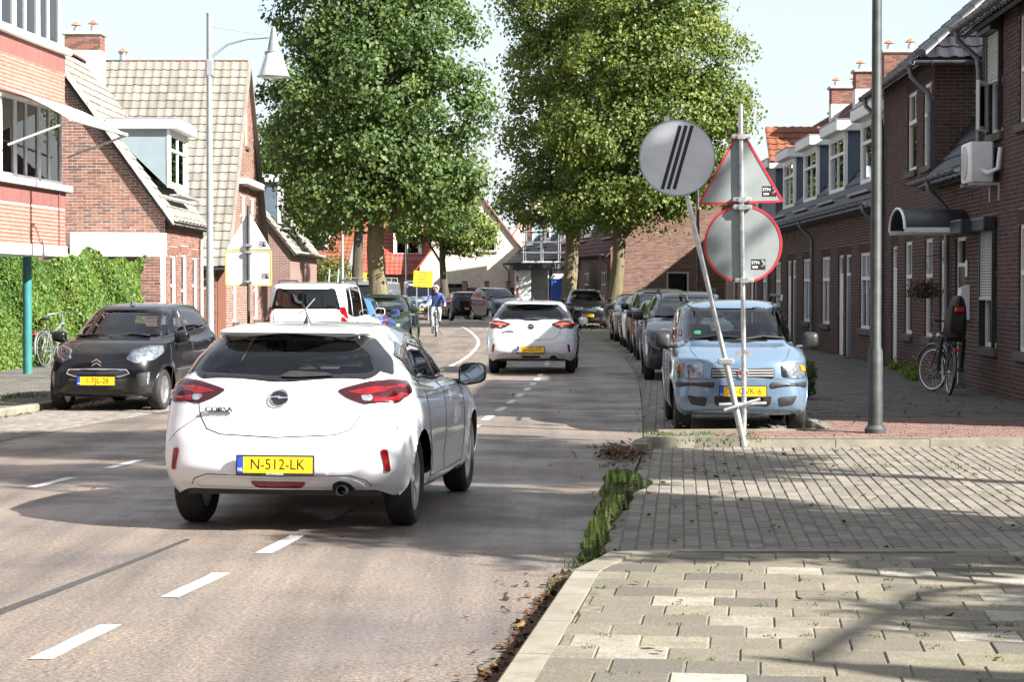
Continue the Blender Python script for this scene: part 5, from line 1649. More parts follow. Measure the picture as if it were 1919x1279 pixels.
def tree(name, label, loc, r0, zf, blobs, n_clumps, per, size, leaf, bark, clump_r=.55, lean=(0, 0), group=None, seed=1, hollow=.55):
    t = thing(name, label, 'tree', loc, 0, group)
    rs = random.Random(seed)
    top = max(b[2] + b[5] * .3 for b in blobs)
    mb = MB()
    # trunk with root flare and burls, rings of uneven radius
    nseg, ns = 26, 16
    V, F = [], []
    ph = [rs.uniform(0, 6.28) for _ in range(8)]
    for i in range(nseg + 1):
        f = i / nseg; z = top * f
        cx = lean[0] * f + .10 * math.sin(z * .9 + ph[0]) * min(1, z); cy = lean[1] * f + .08 * math.sin(z * .7 + ph[1]) * min(1, z)
        r = r0 * (1 - .80 * f) * (1 + .65 * math.exp(-z / .28)) + .01
        for k in range(ns):
            a = 2 * math.pi * k / ns
            q = r * (1 + .07 * math.sin(3 * a + ph[2] + z) + .06 * math.sin(5 * a + ph[3] - z * 1.7) + .05 * math.sin(2 * z * 3 + ph[4] + 2 * a) * (z < zf))
            V.append((cx + q * math.cos(a), cy + q * math.sin(a), z))
    for i in range(nseg):
        for k in range(ns):
            j = (k + 1) % ns
            F.append((i * ns + k, i * ns + j, (i + 1) * ns + j, (i + 1) * ns + k))
    mb.add(V, F)
    tr = mb.build('trunk', bark, t, True, sharp=80)
    for b in blobs:
        for q in range(2):
            z0 = rs.uniform(zf * .8, max(zf, b[2] - b[5] * .3)); z0 = min(z0, top * .85)
            f = z0 / top
            p0 = Vector((lean[0] * f, lean[1] * f, z0))
            e = Vector((b[0] + rs.uniform(-.5, .5) * b[3], b[1] + rs.uniform(-.5, .5) * b[4], b[2] + rs.uniform(-.2, .5) * b[5]))
            m1 = p0.lerp(e, .35) + Vector((rs.uniform(-.2, .2), rs.uniform(-.2, .2), .35)); m2 = p0.lerp(e, .7) + Vector((0, 0, .25))
            rr = r0 * (1 - .8 * f) * .45
            l = MB(); l.tube([p0, m1, m2, e], [rr, rr * .75, rr * .5, rr * .2], 7)
            for w in range(4):
                s0 = m1.lerp(e, rs.random()); dd = Vector((rs.uniform(-1, 1), rs.uniform(-1, 1), rs.uniform(-.2, .9))).normalized() * b[3] * rs.uniform(.35, .7)
                l.tube([s0, s0 + dd * .5 + Vector((0, 0, .08)), s0 + dd], [rr * .35, rr * .2, rr * .06], 5)
            l.build('limb', bark, t, True, fix=False)
    P, out, tone = crown_points(blobs, n_clumps, per, clump_r, hollow)
    leaves('crown', P, size, tone, leaf, t, out)
    return t


TG = 'big street trees at the bend'
tree('street_tree', 'large dark-leaved street tree with pale sunlit trunk among the parked cars', (-4.3, 68, 0), .31, 3.6,
     [(-1.5, 0, 5.0, 1.6, 1.9, 1.4), (1.8, -.2, 5.0, 1.6, 1.9, 1.3), (.2, -.6, 5.6, 1.6, 1.8, 1.5), (-2.0, 0, 7.2, 1.7, 2.0, 1.6), (1.9, 0, 7.3, 1.6, 2.0, 1.6), (0, -.7, 8.2, 1.9, 1.9, 1.8), (-1.3, 0, 10.2, 1.8, 2.0, 1.7), (1.3, .1, 9.9, 1.6, 2.0, 1.6), (-.1, 0, 12.2, 2.0, 2.2, 1.8)],
     700, 86, .15, M['leaf_deep'], M['bark_pale'], .78, (.25, 0), TG, 3)
tree('street_tree', 'large bright green street tree with grey trunk beside the site toilets', (2.62, 95, 0), .34, 4.2,
     [(-1.7, 0, 5.7, 1.6, 2.0, 1.4), (.9, -.5, 5.9, 1.8, 2.0, 1.5), (-.2, .2, 6.8, 1.7, 2, 1.5), (-1.5, 0, 8.6, 1.7, 2.2, 1.6), (1.1, 0, 8.6, 2.2, 2.2, 2.0), (-1.4, .3, 11.2, 1.8, 2.3, 1.8), (1.3, 0, 12.4, 2.2, 2.3, 2.2), (-1.2, 0, 13.8, 1.9, 2.2, 1.8), (.4, 0, 15.2, 2.3, 2.3, 2.0)],
     680, 80, .16, M['leaf_light'], M['bark_pale'], .85, (-.1, 0), TG, 5)
tree('street_tree', 'large bright green street tree with mossy trunk at the end of the parked row', (4.32, 89.5, 0), .30, 4.0,
     [(-.9, 0, 5.2, 1.8, 1.9, 1.3), (1.2, -.4, 5.5, 1.9, 2.0, 1.5), (3.0, 0, 6.5, 1.7, 1.8, 1.5), (-.4, 0, 8.2, 2.4, 2.3, 2.0), (2.6, 0, 8.6, 2.5, 2.3, 2.0), (4.3, 0, 9.4, 1.5, 1.5, 1.6), (.5, 0, 11.4, 2.6, 2.4, 2.2), (2.9, 0, 11.8, 2.2, 2.2, 2.2), (1.4, 0, 14.4, 2.6, 2.4, 2.2)],
     860, 80, .16, M['leaf_light'], M['bark_moss'], .85, (.3, 0), TG, 6)
tree('street_tree', 'small round-headed tree with thin dark trunk in front of the cream house', (-3.65, 113.5, 0), .24, 3.0,
     [(-1.2, 0, 5.2, 1.5, 1.5, 1.3), (1.2, 0, 4.7, 1.7, 1.6, 1.3), (.1, -.4, 6.3, 1.7, 1.6, 1.4)],
     420, 40, .16, M['leaf_light'], M['bark_dark'], .5, (.1, 0), None, 8)
tree('street_tree', 'slim dark-trunked tree in shade beside the pale trunk', (-5.75, 81, 0), .22, 3.5,
     [(-1.2, 0, 5.2, 2.0, 1.9, 1.5), (-2.6, 0, 6.8, 1.8, 1.8, 1.6), (.6, 0, 5.8, 1.9, 1.8, 1.6), (-.9, 0, 8.2, 2.2, 2.0, 2.0), (-.2, 0, 11, 2.0, 2.0, 2.2)],
     600, 40, .15, M['leaf_deep'], M['bark_dark'], .55, (-.1, 0), None, 9)
tree('street_tree', 'bushy yellow-green tree behind the shrubs past the tiled house', (-10.2, 97, 0), .2, 2.4,
     [(-.8, 0, 4.6, 1.9, 1.8, 1.8), (1.2, 0, 5.2, 1.8, 1.8, 1.7), (.2, 0, 7.0, 1.9, 1.8, 1.6)],
     380, 40, .17, M['leaf_light'], M['bark_dark'], .6, (0, 0), None, 10)
# trees outside the frame that throw the dappled band across the road
tree('street_tree', 'slender street tree at the corner pavement, throwing dappled shade', (9.3, 9.9, .05), .17, 3.2,
     [(0, 0, 4.4, 1.8, 1.9, 1.4), (-.3, .2, 6.2, 2.0, 2.0, 1.5), (.2, .6, 7.9, 1.4, 1.2, 1.2), (0, 1.2, 10.4, .9, .8, .9)],
     760, 36, .19, M['leaf_light'], M['bark_dark'], .42, (0, 0), None, 12, .35)
tree('street_tree', 'young street tree at the corner pavement, throwing a round shadow', (9.7, 6.0, .05), .09, 2.6,
     [(0, 0, 4.2, 1.0, 1.0, .95), (.1, 0, 5.3, .8, .8, .8)],
     110, 34, .15, M['leaf_light'], M['bark_dark'], .42, (0, 0), None, 13, .3)


tree('street_tree', 'tall street tree beside the set-back row, throwing shade over the road', (13.0, 13.0, .02), .2, 7.5,
     [(0, 0, 10.2, 2.2, 2.4, 1.5), (-.4, .5, 11.8, 2.3, 2.4, 1.6), (.4, -.5, 13.4, 1.9, 2.0, 1.4)],
     520, 40, .22, M['leaf_light'], M['bark_dark'], .5, (0, 0), None, 14, .35)


def bush(name, label, loc, rx, ry, rz, n, leaf, size=.09, cat='shrub', group=None, stems=7):
    t = thing(name, label, cat, loc, 0, group)
    d = RNG.normal(size=(n, 3)); d /= np.linalg.norm(d, axis=1)[:, None]
    rr = .55 + .5 * RNG.random(n) ** .6 + .12 * np.sin(6 * d[:, 0] + 4 * d[:, 2])
    P = d * rr[:, None] * np.array([rx, ry, rz]) + np.array([0, 0, rz])
    P = P[P[:, 2] > .03]
    leaves('foliage', P, size, np.clip(RNG.normal(.45, .22, len(P)), 0, 1), leaf, t, d[:len(P)])
    for k in range(stems):
        a = 6.28 * k / stems
        MB().tube([(.08 * math.cos(a), .08 * math.sin(a), 0), (rx * .4 * math.cos(a), ry * .4 * math.sin(a), rz * .9), (rx * .7 * math.cos(a), ry * .7 * math.sin(a), rz * 1.5)], [.02, .014, .004], 5).build('stem', M['bark_dark'], t, True, fix=False)
    return t


bush('shrub', 'yellow-green shrub beside the lamp post at the bend', (-8.3, 93, 0), 1.5, 1.2, 1.6, 5200, M['leaf_shrub'], .13)
bush('shrub', 'reddish shrub beside the dark gable', (-9.9, 93.5, 0), 1.1, 1.0, 1.4, 3600, M['leaf_shrub'], .13)
bush('shrub', 'low green shrub under the slim dark tree', (-7.0, 91, 0), 1.1, 1.0, 1.15, 3200, M['leaf_light'], .13)
bush('shrub', 'dark clipped shrub at the kerb beside the ice-blue car', (4.15, 30.5, .09), .20, .3, .30, 1200, M['leaf_deep'], .05, stems=4)

# ivy-covered fence: posts, wire panel and a thick coat of leaves
iv = thing('ivy_hedge', 'thick ivy hedge on a fence below the flats', 'hedge', (-10.0, 40.3, .06), 0)
ex, ey = 1.2, 9.9
Lh = math.hypot(ex, ey); ux, uy = ex / Lh, ey / Lh
n = 30000
s_ = RNG.random(n) * Lh
zz = RNG.random(n) ** .9 * (2.32 + .10 * np.sin(s_ * 1.3) + .08 * np.sin(s_ * 3.1 + 1))
bul = .16 + .07 * np.sin(s_ * 2.1 + zz * 2) + .05 * np.sin(zz * 5 + s_ * 4)
off = bul * (.35 + .65 * RNG.random(n) ** .5) * np.where(zz > 1.9, .9, 1)
P = np.column_stack([ux * s_ + uy * off, uy * s_ - ux * off, zz])
out = np.tile(np.array([uy, -ux, .15]), (n, 1))
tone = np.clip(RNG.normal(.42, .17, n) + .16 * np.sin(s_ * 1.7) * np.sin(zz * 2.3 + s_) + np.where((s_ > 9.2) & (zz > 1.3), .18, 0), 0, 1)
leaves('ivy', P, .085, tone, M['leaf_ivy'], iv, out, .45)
MB().add([(0, 0, 0), (ex, ey, 0), (ex, ey, 2.2), (0, 0, 2.2), (-.12 * uy, .12 * ux, 0), (ex - .12 * uy, ey + .12 * ux, 0), (ex - .12 * uy, ey + .12 * ux, 2.2), (-.12 * uy, .12 * ux, 2.2)], BOXF).build('fence_panel', M['bark_dark'], iv)
for k in range(5):
    MB().tube([(ex * k / 4, ey * k / 4, 0), (ex * k / 4, ey * k / 4, 2.3)], .05, 8).build('post', M['bark_dark'], iv, True)

# ------------------------------------------------------------------ vehicles
def pchip(y, x, xi):
    """monotone cubic interpolation along axis 0"""
    y = np.asarray(y, float); x = np.asarray(x, float)
    h = np.diff(x); sh = (slice(None),) + (None,) * (y.ndim - 1)
    d = np.diff(y, axis=0) / h[sh]
    m = np.zeros_like(y)
    w1 = 2 * h[1:] + h[:-1]; w2 = h[1:] + 2 * h[:-1]
    with np.errstate(divide='ignore', invalid='ignore'):
        hm = (w1 + w2)[sh] / (w1[sh] / d[:-1] + w2[sh] / d[1:])
    hm = np.where(d[:-1] * d[1:] > 0, hm, 0.0)
    m[1:-1] = np.nan_to_num(hm); m[0] = d[0]; m[-1] = d[-1]
    k = np.clip(np.searchsorted(x, xi, 'right') - 1, 0, len(x) - 2)
    t = ((xi - x[k]) / h[k])[sh]; hk = h[k][sh]
    return (2 * t ** 3 - 3 * t ** 2 + 1) * y[k] + (t ** 3 - 2 * t ** 2 + t) * hk * m[k] + (-2 * t ** 3 + 3 * t ** 2) * y[k + 1] + (t ** 3 - t ** 2) * hk * m[k + 1]


XF = np.array([0, .45, .78, .94, .992, 1, 1, 1, .995, .955, .80, .45, 0])


def net_from_rows(rows):
    """rows: F, R, w, bf, br, z_front, z_front_corner, z_mid, z_rear_corner, z_rear  -> control net (13, 13, 3), x >= 0"""
    net = []
    for F_, R_, w, bf, br, zf, z1, z2, z3, zr_ in rows:
        a, b = F_ - bf, R_ + br
        fr = np.array([.10, .30, .53, .76, .91])
        ys = np.concatenate([[F_, F_ - .10 * bf, F_ - .42 * bf, a], a + (b - a) * fr, [b, R_ + .42 * br, R_ + .10 * br, R_]])
        zs = np.interp(np.arange(13), [0, 2, 3, 6, 9, 10, 12], [zf, zf, z1, z2, z3, zr_, zr_])
        net.append(np.column_stack([XF * w, ys, zs]))
    return np.array(net)


def hatch_rows(L, W, H, nose=.70, cowl_y=1.02, cowl_z=.985, wt_y=.18, rr_y=-1.64, bb_y=-1.87, bb_z=1.06, belt=.965, belt_r=1.05, roofw=.60, zb=.20, tail=None, bf=1.0, br=1.0, bump_r=0.0):
    F, Rr, w = L / 2, -L / 2, W / 2
    zt = H
    return [
        (F - .17, Rr + .13, w - .10, .22 * bf, .15 * br, zb, zb, zb - .03, zb + .02, zb + .06),
        (F - .06, Rr + .05, w - .035, .28 * bf, .20 * br, zb + .06, zb + .06, zb + .02, zb + .10, zb + .13),
        (F - .01, Rr, w - .006, .34 * bf, .22 * br, .42, .42, .40, .46, .46),
        (F, Rr + .005, w, .38 * bf, .24 * br, .56, .58, .58, .62, .62),
        (F - .05, Rr + .05 + bump_r, w - .003, .42 * bf, .26 * br, nose, nose + .02, .74, .80, .78),
        (F - .05 - (F - .05 - cowl_y) * .30, Rr + .05 + (bb_y - Rr - .05) * .35 + bump_r * .6, w - .016, .34 * bf, .26 * br, nose + (cowl_z - nose) * .45, nose + (belt - nose) * .55, .855, .92, .91),
        (F - .05 - (F - .05 - cowl_y) * .66, Rr + .05 + (bb_y - Rr - .05) * .7, w - .036, .32 * bf, .27 * br, nose + (cowl_z - nose) * .80, nose + (belt - nose) * .86, belt - .045, belt_r - .06, bb_z - .07),
        (cowl_y, bb_y, w - .082, .42, .30 * br, cowl_z, belt, belt, belt_r, bb_z),
        (cowl_y + (wt_y - cowl_y) * .5, bb_y + (rr_y - bb_y) * .45, (w - .082 + roofw) / 2 + .018, .40, .31 * br, (cowl_z + zt - .085) / 2 + .005, (belt + zt - .09) / 2, (belt + zt - .07) / 2, (belt_r + zt - .10) / 2, (bb_z + zt - .10) / 2),
        (wt_y, rr_y, roofw, .30, .26 * br, zt - .085, zt - .095, zt - .068, zt - .10, zt - .105),
        (wt_y - .12, rr_y + .02, roofw - .075, .26, .20 * br, zt - .045, zt - .05, zt - .028, zt - .05, zt - .055),
        (wt_y - .42, rr_y + .40, roofw * .5, .12, .12, zt - .012, zt - .012, zt - .004, zt - .012, zt - .018),
        (wt_y - .62, rr_y + .75, 0, .02, .02, zt - .004, zt - .003, zt, zt - .003, zt - .006),
    ]


def body_surface(net, cell):
    """dense half grid from the control net; columns and levels are subdivided by their length"""
    mid = net[4]
    nc = [max(1, int(round(np.linalg.norm(mid[i + 1] - mid[i]) / cell))) for i in range(12)]
    side = net[:, 6]
    nl = [max(1, int(round(max(np.linalg.norm(net[i + 1, 6] - net[i, 6]), np.linalg.norm(net[i + 1, 0] - net[i, 0]) * .8, np.linalg.norm(net[i + 1, 12] - net[i, 12]) * .8) / cell))) for i in range(12)]
    ci = np.concatenate([np.linspace(i, i + 1, nc[i], endpoint=False) for i in range(12)] + [[12.0]])
    li = np.concatenate([np.linspace(i, i + 1, nl[i], endpoint=False) for i in range(12)] + [[12.0]])
    g = pchip(net, np.arange(13.0), li)
    g = np.swapaxes(pchip(np.swapaxes(g, 0, 1), np.arange(13.0), ci), 0, 1)
    return g


class Car:
    def __init__(s, name, label, loc, heading, rows, paint_, wheels, cell=.05, cat='car', group=None, wheel_r=.31, track=None, arch=None, tread=.195):
        """heading: degrees clockwise from +Y; local +y is forward; wheels: (y front axle, y rear axle)"""
        s.t = thing(name, label, cat, loc, -R(heading), group)
        s.paint = paint_
        g = body_surface(net_from_rows(rows), cell)
        s.W = rows[3][2]
        K, N = g.shape[:2]
        # door hollow and arch flare
        ra = arch or wheel_r + .045
        s.ra, s.wy, s.wr = ra, wheels, wheel_r
        side = g[:, :, 0] > s.W - .22
        for wy in wheels:
            rr = np.hypot(g[:, :, 1] - wy, g[:, :, 2] - wheel_r)
            fl = np.exp(-((rr - ra) / .07) ** 2) * .014
            g[:, :, 0] += np.where(side & (g[:, :, 2] < .8), fl, 0)
        zz, yy = g[:, :, 2], g[:, :, 1]
        hol = .016 * np.exp(-((zz - .42) / .10) ** 2) * np.clip((wheels[0] - .45 - yy) * 5, 0, 1) * np.clip((yy - wheels[1] - .45) * 5, 0, 1)
        g[:, :, 0] -= np.where(side, hol, 0)
        half = g.reshape(-1, 3)
        idx = np.arange(K * N).reshape(K, N)
        F = np.stack([idx[:-1, :-1], idx[:-1, 1:], idx[1:, 1:], idx[1:, :-1]], -1).reshape(-1, 4)
        mir = half * np.array([-1, 1, 1])
        V = np.concatenate([half, mir]); F2 = np.concatenate([F, F[:, ::-1] + len(half)])
        s.V, s.F = V, F2
        s.snap_arches()
        me = bpy.data.meshes.new('tmp')
        bm = bmesh.new()
        vs_ = [bm.verts.new(v) for v in s.V]
        for f in s.F:
            q = [vs_[i] for i in f]
            try: bm.faces.new(q)
            except ValueError: pass
        bmesh.ops.remove_doubles(bm, verts=bm.verts, dist=1e-4)
        bmesh.ops.dissolve_degenerate(bm, dist=1e-5, edges=bm.edges)
        bmesh.ops.recalc_face_normals(bm, faces=bm.faces)
        s.bm = bm
        s.bvh = BVHTree.FromBMesh(bm)
        s.cell = cell
        s.body = None
        s.holes = []

    def snap_arches(s):
        V = s.V; lim = s.W - .30
        for wy in s.wy:
            dy, dz = V[:, 1] - wy, V[:, 2] - s.wr
            rr = np.hypot(dy, dz); c = 1.2 * .5 * max(.028, 0)
            m = (np.abs(V[:, 0]) > lim) & (np.abs(rr - s.ra) < .036) & (V[:, 2] > .1)
            f = s.ra / np.maximum(rr, 1e-6)
            V[m, 1] = wy + dy[m] * f[m]; V[m, 2] = s.wr + dz[m] * f[m]

    # --- projection of outlines on the body
    def frame(s, ang):
        """view direction for a patch: ang 0 looks forward from behind, 90 looks from the right side, 180 from the front"""
        a = R(ang)
        d = Vector((-math.sin(a), math.cos(a), 0))
        u = Vector((math.cos(a), math.sin(a), 0))
        return d, u

    def hit(s, d, u, p, q):
        o = u * p + Vector((0, 0, q)) - d * 6
        h = s.bvh.ray_cast(o, d)
        if h[0] is None:
            h = s.bvh.find_nearest(u * p + Vector((0, 0, q)) - d * 1.2)
        return h[0], h[1]

    def to2d(s, pts, ang):
        d, u = s.frame(ang)
        out = []
        for p in pts:
            if len(p) == 2: out.append(p)
            else: out.append((u.x * p[0] + u.y * p[1], p[2]))
        return out

    def patch(s, name, pts, ang, mat_, off=.004, h=None, rounds=2, parent=None, inner=None, inner_mat=None, mirror=False, thick=.012, hole=False, inner_name=None, tilt=0):
        """sheet that follows the body inside an outline given in the frame of ang; inner: width of the rim, then a pane inside it"""
        res = []
        for mi in ((False, True) if mirror else (False,)):
            a = -ang if mi else ang
            poly = [(-p[0], p[1]) for p in s.to2d(pts, ang)] if mi else s.to2d(pts, ang)
            poly = round_poly(poly, (0, .028, .06)[rounds]) if rounds else list(poly)
            d, u = s.frame(a)
            if hole: s.holes.append((inset(poly, .018), a))
            loops = [poly] + ([inset(poly, inner)] if inner else [])
            P2, E = [], []
            for lp in loops:
                b = len(P2); P2 += [Vector(p) for p in lp]; E += [(b + i, b + (i + 1) % len(lp)) for i in range(len(lp))]
            hh = h or max(.02, s.cell * .9)
            xs = [p[0] for p in poly]; ys = [p[1] for p in poly]
            gx, gy = np.meshgrid(np.arange(min(xs), max(xs), hh), np.arange(min(ys), max(ys), hh))
            ins = inpoly(gx.ravel(), gy.ravel(), inset(poly, hh * .35))
            P2 += [Vector((x, y)) for x, y in zip(gx.ravel()[ins], gy.ravel()[ins])]
            r = delaunay_2d_cdt(P2, E, [], 0, 1e-5)
            groups = {}
            for f in r[2]:
                cx = sum(r[0][i].x for i in f) / len(f); cy = sum(r[0][i].y for i in f) / len(f)
                if not inpoly([cx], [cy], poly)[0]: continue
                key = 1 if inner and inpoly([cx], [cy], loops[1])[0] else 0
                groups.setdefault(key, []).append(tuple(f))
            V3 = []
            for p in r[0]:
                q, n = s.hit(d, u, p.x, p.y)
                if n.dot(d) > 0: n = -n
                V3.append(q + n * off)
            for key, fs in sorted(groups.items()):
                mb = MB()
                used = sorted(set(i for f in fs for i in f)); mp = {k: j for j, k in enumerate(used)}
                top = [V3[i] for i in used]
                nv = len(top)
                ff = [tuple(mp[i] for i in f) for f in fs]
                mb.add(top, ff)
                if key == 0 and thick:
                    # rim down to the body
                    edge = {}
                    for f in ff:
                        for i in range(len(f)):
                            e = (f[i], f[(i + 1) % len(f)]); edge[tuple(sorted(e))] = edge.get(tuple(sorted(e)), 0) + 1
                    for (i, j), c in edge.items():
                        if c == 1: mb.add([top[i], top[j], top[j] + d * thick, top[i] + d * thick], [(0, 1, 2, 3)])
                nm = name if key == 0 else (inner_name or name)
                par = parent or s.t
                if key == 1 and res and res[-1][0] == mi: par = res[-1][1]
                o = mb.build(nm, (mat_ if key == 0 else inner_mat), par, True, sharp=50)
                res.append((mi, o))
        return [o for _, o in res]

    def seam(s, pts, ang, r=.0035, mirror=False, name='panel_gap', mat_=None, step=.04, parent=None, off=0.0):
        for mi in ((False, True) if mirror else (False,)):
            a = -ang if mi else ang
            P = s.to2d(pts, ang)
            if mi: P = [(-x, y) for x, y in P]
            d, u = s.frame(a)
            Q = []
            for i in range(len(P) - 1):
                n = max(1, int(math.dist(P[i], P[i + 1]) / step))
                for k in range(n):
                    t = k / n; Q.append((P[i][0] * (1 - t) + P[i + 1][0] * t, P[i][1] * (1 - t) + P[i + 1][1] * t))
            Q.append(P[-1])
            V3 = []
            for x, y in Q:
                h_, n_ = s.hit(d, u, x, y)
                if n_.dot(d) > 0: n_ = -n_
                V3.append(h_ + n_ * off)
            MB().tube(V3, r, 5).build(name, mat_ or M['black_plastic'], parent or s.t, True, fix=False)

    def windows(s, wind, back, sides, glass=None, back_glass=None, rim=.035, frame_mat=None):
        g = glass or M['car_glass']
        fm = frame_mat or M['black_gloss']
        if wind: s.patch('windscreen_surround', wind, 180, fm, .003, rounds=2, inner=rim, inner_mat=g, hole=True, inner_name='windscreen')
        if back: s.patch('rear_window_surround', back, 0, fm, .003, rounds=2, inner=rim, inner_mat=back_glass or g, hole=True, inner_name='rear_window')
        for sd in sides: s.patch('window_surround', sd, 90, fm, .003, rounds=1, inner=rim * .75, inner_mat=(M['side_glass'] if g is M['car_glass'] else g), hole=True, mirror=True, inner_name='side_window')

    def finish(s, interior=True, belt=.95, roof=1.4, seats=True, floor=.35, yf=.3, wheel_style=0, wheels_turn=0.0, dark_under=True, cap=None):
        bm = s.bm
        bm.faces.ensure_lookup_table()
        C = np.array([f.calc_center_median() for f in bm.faces]); Nn = np.array([f.normal for f in bm.faces])
        kill = np.zeros(len(C), bool)
        for wy in s.wy:
            kill |= (np.abs(C[:, 0]) > s.W - .30) & (np.hypot(C[:, 1] - wy, C[:, 2] - s.wr) < s.ra - .002)
        for poly, a in s.holes:
            d, u = s.frame(a)
            p = C[:, 0] * u.x + C[:, 1] * u.y
            face = (Nn[:, 0] * d.x + Nn[:, 1] * d.y) < -.08
            kill |= inpoly(p, C[:, 2], poly) & face
        bmesh.ops.delete(bm, geom=[bm.faces[i] for i in np.nonzero(kill)[0]], context='FACES')
        me = bpy.data.meshes.new('body'); bm.to_mesh(me); bm.free()
        me.polygons.foreach_set('use_smooth', np.full(len(me.polygons), True))
        s.body = link_mesh('body', me, s.t, [s.paint])
        # floor pan, wheel housings, cabin tub
        yF, yR = s.wy
        fp = MB(); fp.box((-s.W + .20, yR - .50, .25), (s.W - .20, yF + .45, .31))
        fp.build('underbody', M['black_plastic'], s.t)
        for wy in s.wy:
            for sx in (-1, 1):
                mb = MB(); V, F = [], []
                aa_ = np.linspace(.02, math.pi - .02, 15)
                for x in (s.W - .11, s.W - .36):
                    for a in aa_: V.append((sx * x, wy + (s.ra + .004) * math.cos(a), s.wr + (s.ra + .004) * math.sin(a)))
                n = len(aa_)
                F = [(i, i + 1, n + i + 1, n + i) for i in range(n - 1)] + [tuple(range(n, 2 * n))]
                mb.add(V, F).build('wheel_housing', M['black_plastic'], s.t, True, fix=False)
                s.wheel(sx, wy, wheel_style, wheels_turn if wy == yF else 0, cap)
        if interior:
            y1, y0 = yf + .85, yR + .05
            tub = MB(); w = s.W - .14
            tub.box((-w, y0 - .25, floor), (w, y1, floor + .02))
            tub.box((-w, y1 - .55, belt - .16), (w, y1 - .04, belt - .03))           # dashboard
            for sx in (-1, 1): tub.box((sx * w - .03, y0 - .2, floor), (sx * w + .03, y1 - .1, belt - .06))
            tub.box((-w, y0 - .30, floor), (w, y0 - .22, belt - .08))
            tub.build('cabin', M['cabin'], s.t)
            if seats:
                rows_ = ((yf - .25, (-.37, .37), .24), (y0 + .12, (-.40, .40), .30))
                for ys, xs, hw in rows_:
                    for x in xs:
                        st = MB()
                        st.bbox((x - hw, ys - .05, floor + .02), (x + hw, ys + .45, floor + .22), .05)
                        Mr = Matrix.Translation((x, ys, floor + .16)) @ Matrix.Rotation(R(14), 4, 'X')
                        st.bbox((-hw, -.12, 0), (hw, 0, roof - floor - .62), .05, 0, Mr)
                        so = st.build('seat', M['seat'], s.t, True)
                        hd = MB(); hd.bbox((-.13, -.10, roof - floor - .60), (.13, -.01, roof - floor - .42), .04, 0, Mr); hd.build('headrest', M['seat'], so, True)
                Mr = Matrix.Translation((-.37, y1 - .62, belt - .02)) @ Matrix.Rotation(R(65), 4, 'X')
                sw = MB(); sw.tube([(.18 * math.cos(a), .18 * math.sin(a), 0) for a in np.linspace(0, 2 * math.pi, 21)], .014, 6, 0, False, Mr); sw.box((-.17, -.015, -.01), (.17, .015, .01), 0, 0, Mr)
                sw.build('steering_wheel', M['black_plastic'], s.t, True)
        else:
            MB().box((-s.W + .15, yR - .3, .4), (s.W - .15, yF - .2, belt - .05)).build('cabin', M['cabin'], s.t)

    def wheel(s, sx, wy, style, turn, cap):
        r = s.wr; w = .19
        e = bpy.data.objects.new('wheel', None); e.empty_display_size = .05
        COL.objects.link(e); e.parent = s.t; e.location = (sx * (s.W - .035 - w / 2), wy, r); e.rotation_euler = (0, 0, -R(turn))
        Mx = Matrix.Rotation(R(90) * sx, 4, 'Y')
        key = ('tyre', round(r, 3))
        ri = r * .66
        mb = MB(); mb.lathe([(ri, -w / 2 + .02), (ri + .03, -w / 2 + .003), (r - .035, -w / 2), (r - .008, -w / 2 + .022), (r, -w / 2 + .045), (r, w / 2 - .045), (r - .008, w / 2 - .022), (r - .035, w / 2), (ri + .03, w / 2 - .003), (ri, w / 2 - .02)], 40, 0, Mx, close=True)
        mb.build('tyre', M['rubber'], e, True)
        rm = MB()
        zf = w / 2 - .03
        rm.lathe([(ri, -w / 2 + .03), (ri + .004, zf + .012), (ri - .018, zf + .010), (ri - .022, zf - .02), (ri - .03, -w / 2 + .04)], 40, 0, Mx)
        nsp = (10, 5, 7)[style]
        for k in range(nsp):
            a = 2 * math.pi * k / nsp
            for da in ((-.16, .16) if style == 0 and False else (0,)):
                Mr = Mx @ Matrix.Rotation(a + da, 4, 'Z')
                hw0, hw1 = ((.020, .016), (.045, .03), (.05, .055))[style]
                V = [(.03, -hw0, zf), (ri - .012, -hw1, zf - .01), (ri - .012, hw1, zf - .01), (.03, hw0, zf), (.03, -hw0, zf - .03), (ri - .012, -hw1, zf - .04), (ri - .012, hw1, zf - .04), (.03, hw0, zf - .03)]
                rm.add(V, [(0, 1, 2, 3), (4, 7, 6, 5), (0, 4, 5, 1), (3, 2, 6, 7), (1, 5, 6, 2), (0, 3, 7, 4)], 0, 0, Mr)
        rm.lathe([(0, zf + .012), (.03, zf + .010), (.055, zf), (.055, zf - .04)], 16, 0, Mx)
        rm.build('rim', cap or M['alloy'], e, True)
        MB().lathe([(.0, -.01), (ri - .03, -.01)], 24, 0, Mx).build('brake_disc', M['dark_metal'], e)

    def plate(s, txt, ang, z, y_hint=None, w=.52, h=.11, x=0.0, frame=True, blue=True, off=.012, tilt=0.0):
        d, u = s.frame(ang)
        q = max(((s.hit(d, u, x + dx, z + dz)[0]) for dx in (-w / 2, 0, w / 2) for dz in (-h / 2, h / 2)), key=lambda p: -(p.dot(d)))
        o = u * x + Vector((0, 0, z)); o = o + d * (q.dot(d) - off)
        Mm = Matrix.Identity(4)
        n = -d
        for i in range(3): Mm[i][0], Mm[i][1], Mm[i][2], Mm[i][3] = u[i], (0, 0, 1)[i], n[i], o[i]
        Mm = Mm @ Matrix.Rotation(R(tilt), 4, 'X')
        fr = MB(); fr.bbox((-w / 2 - .012, -h / 2 - .016, -.012), (w / 2 + .012, h / 2 + .012, .004), .004, 0, Mm)
        fo = fr.build('number_plate', M['black_plastic'], s.t)
        MB().box((-w / 2 + (.04 if blue else 0), -h / 2, .0045), (w / 2, h / 2, .007), 0, 0, Mm).build('plate_face', M['plate_yellow'], fo)
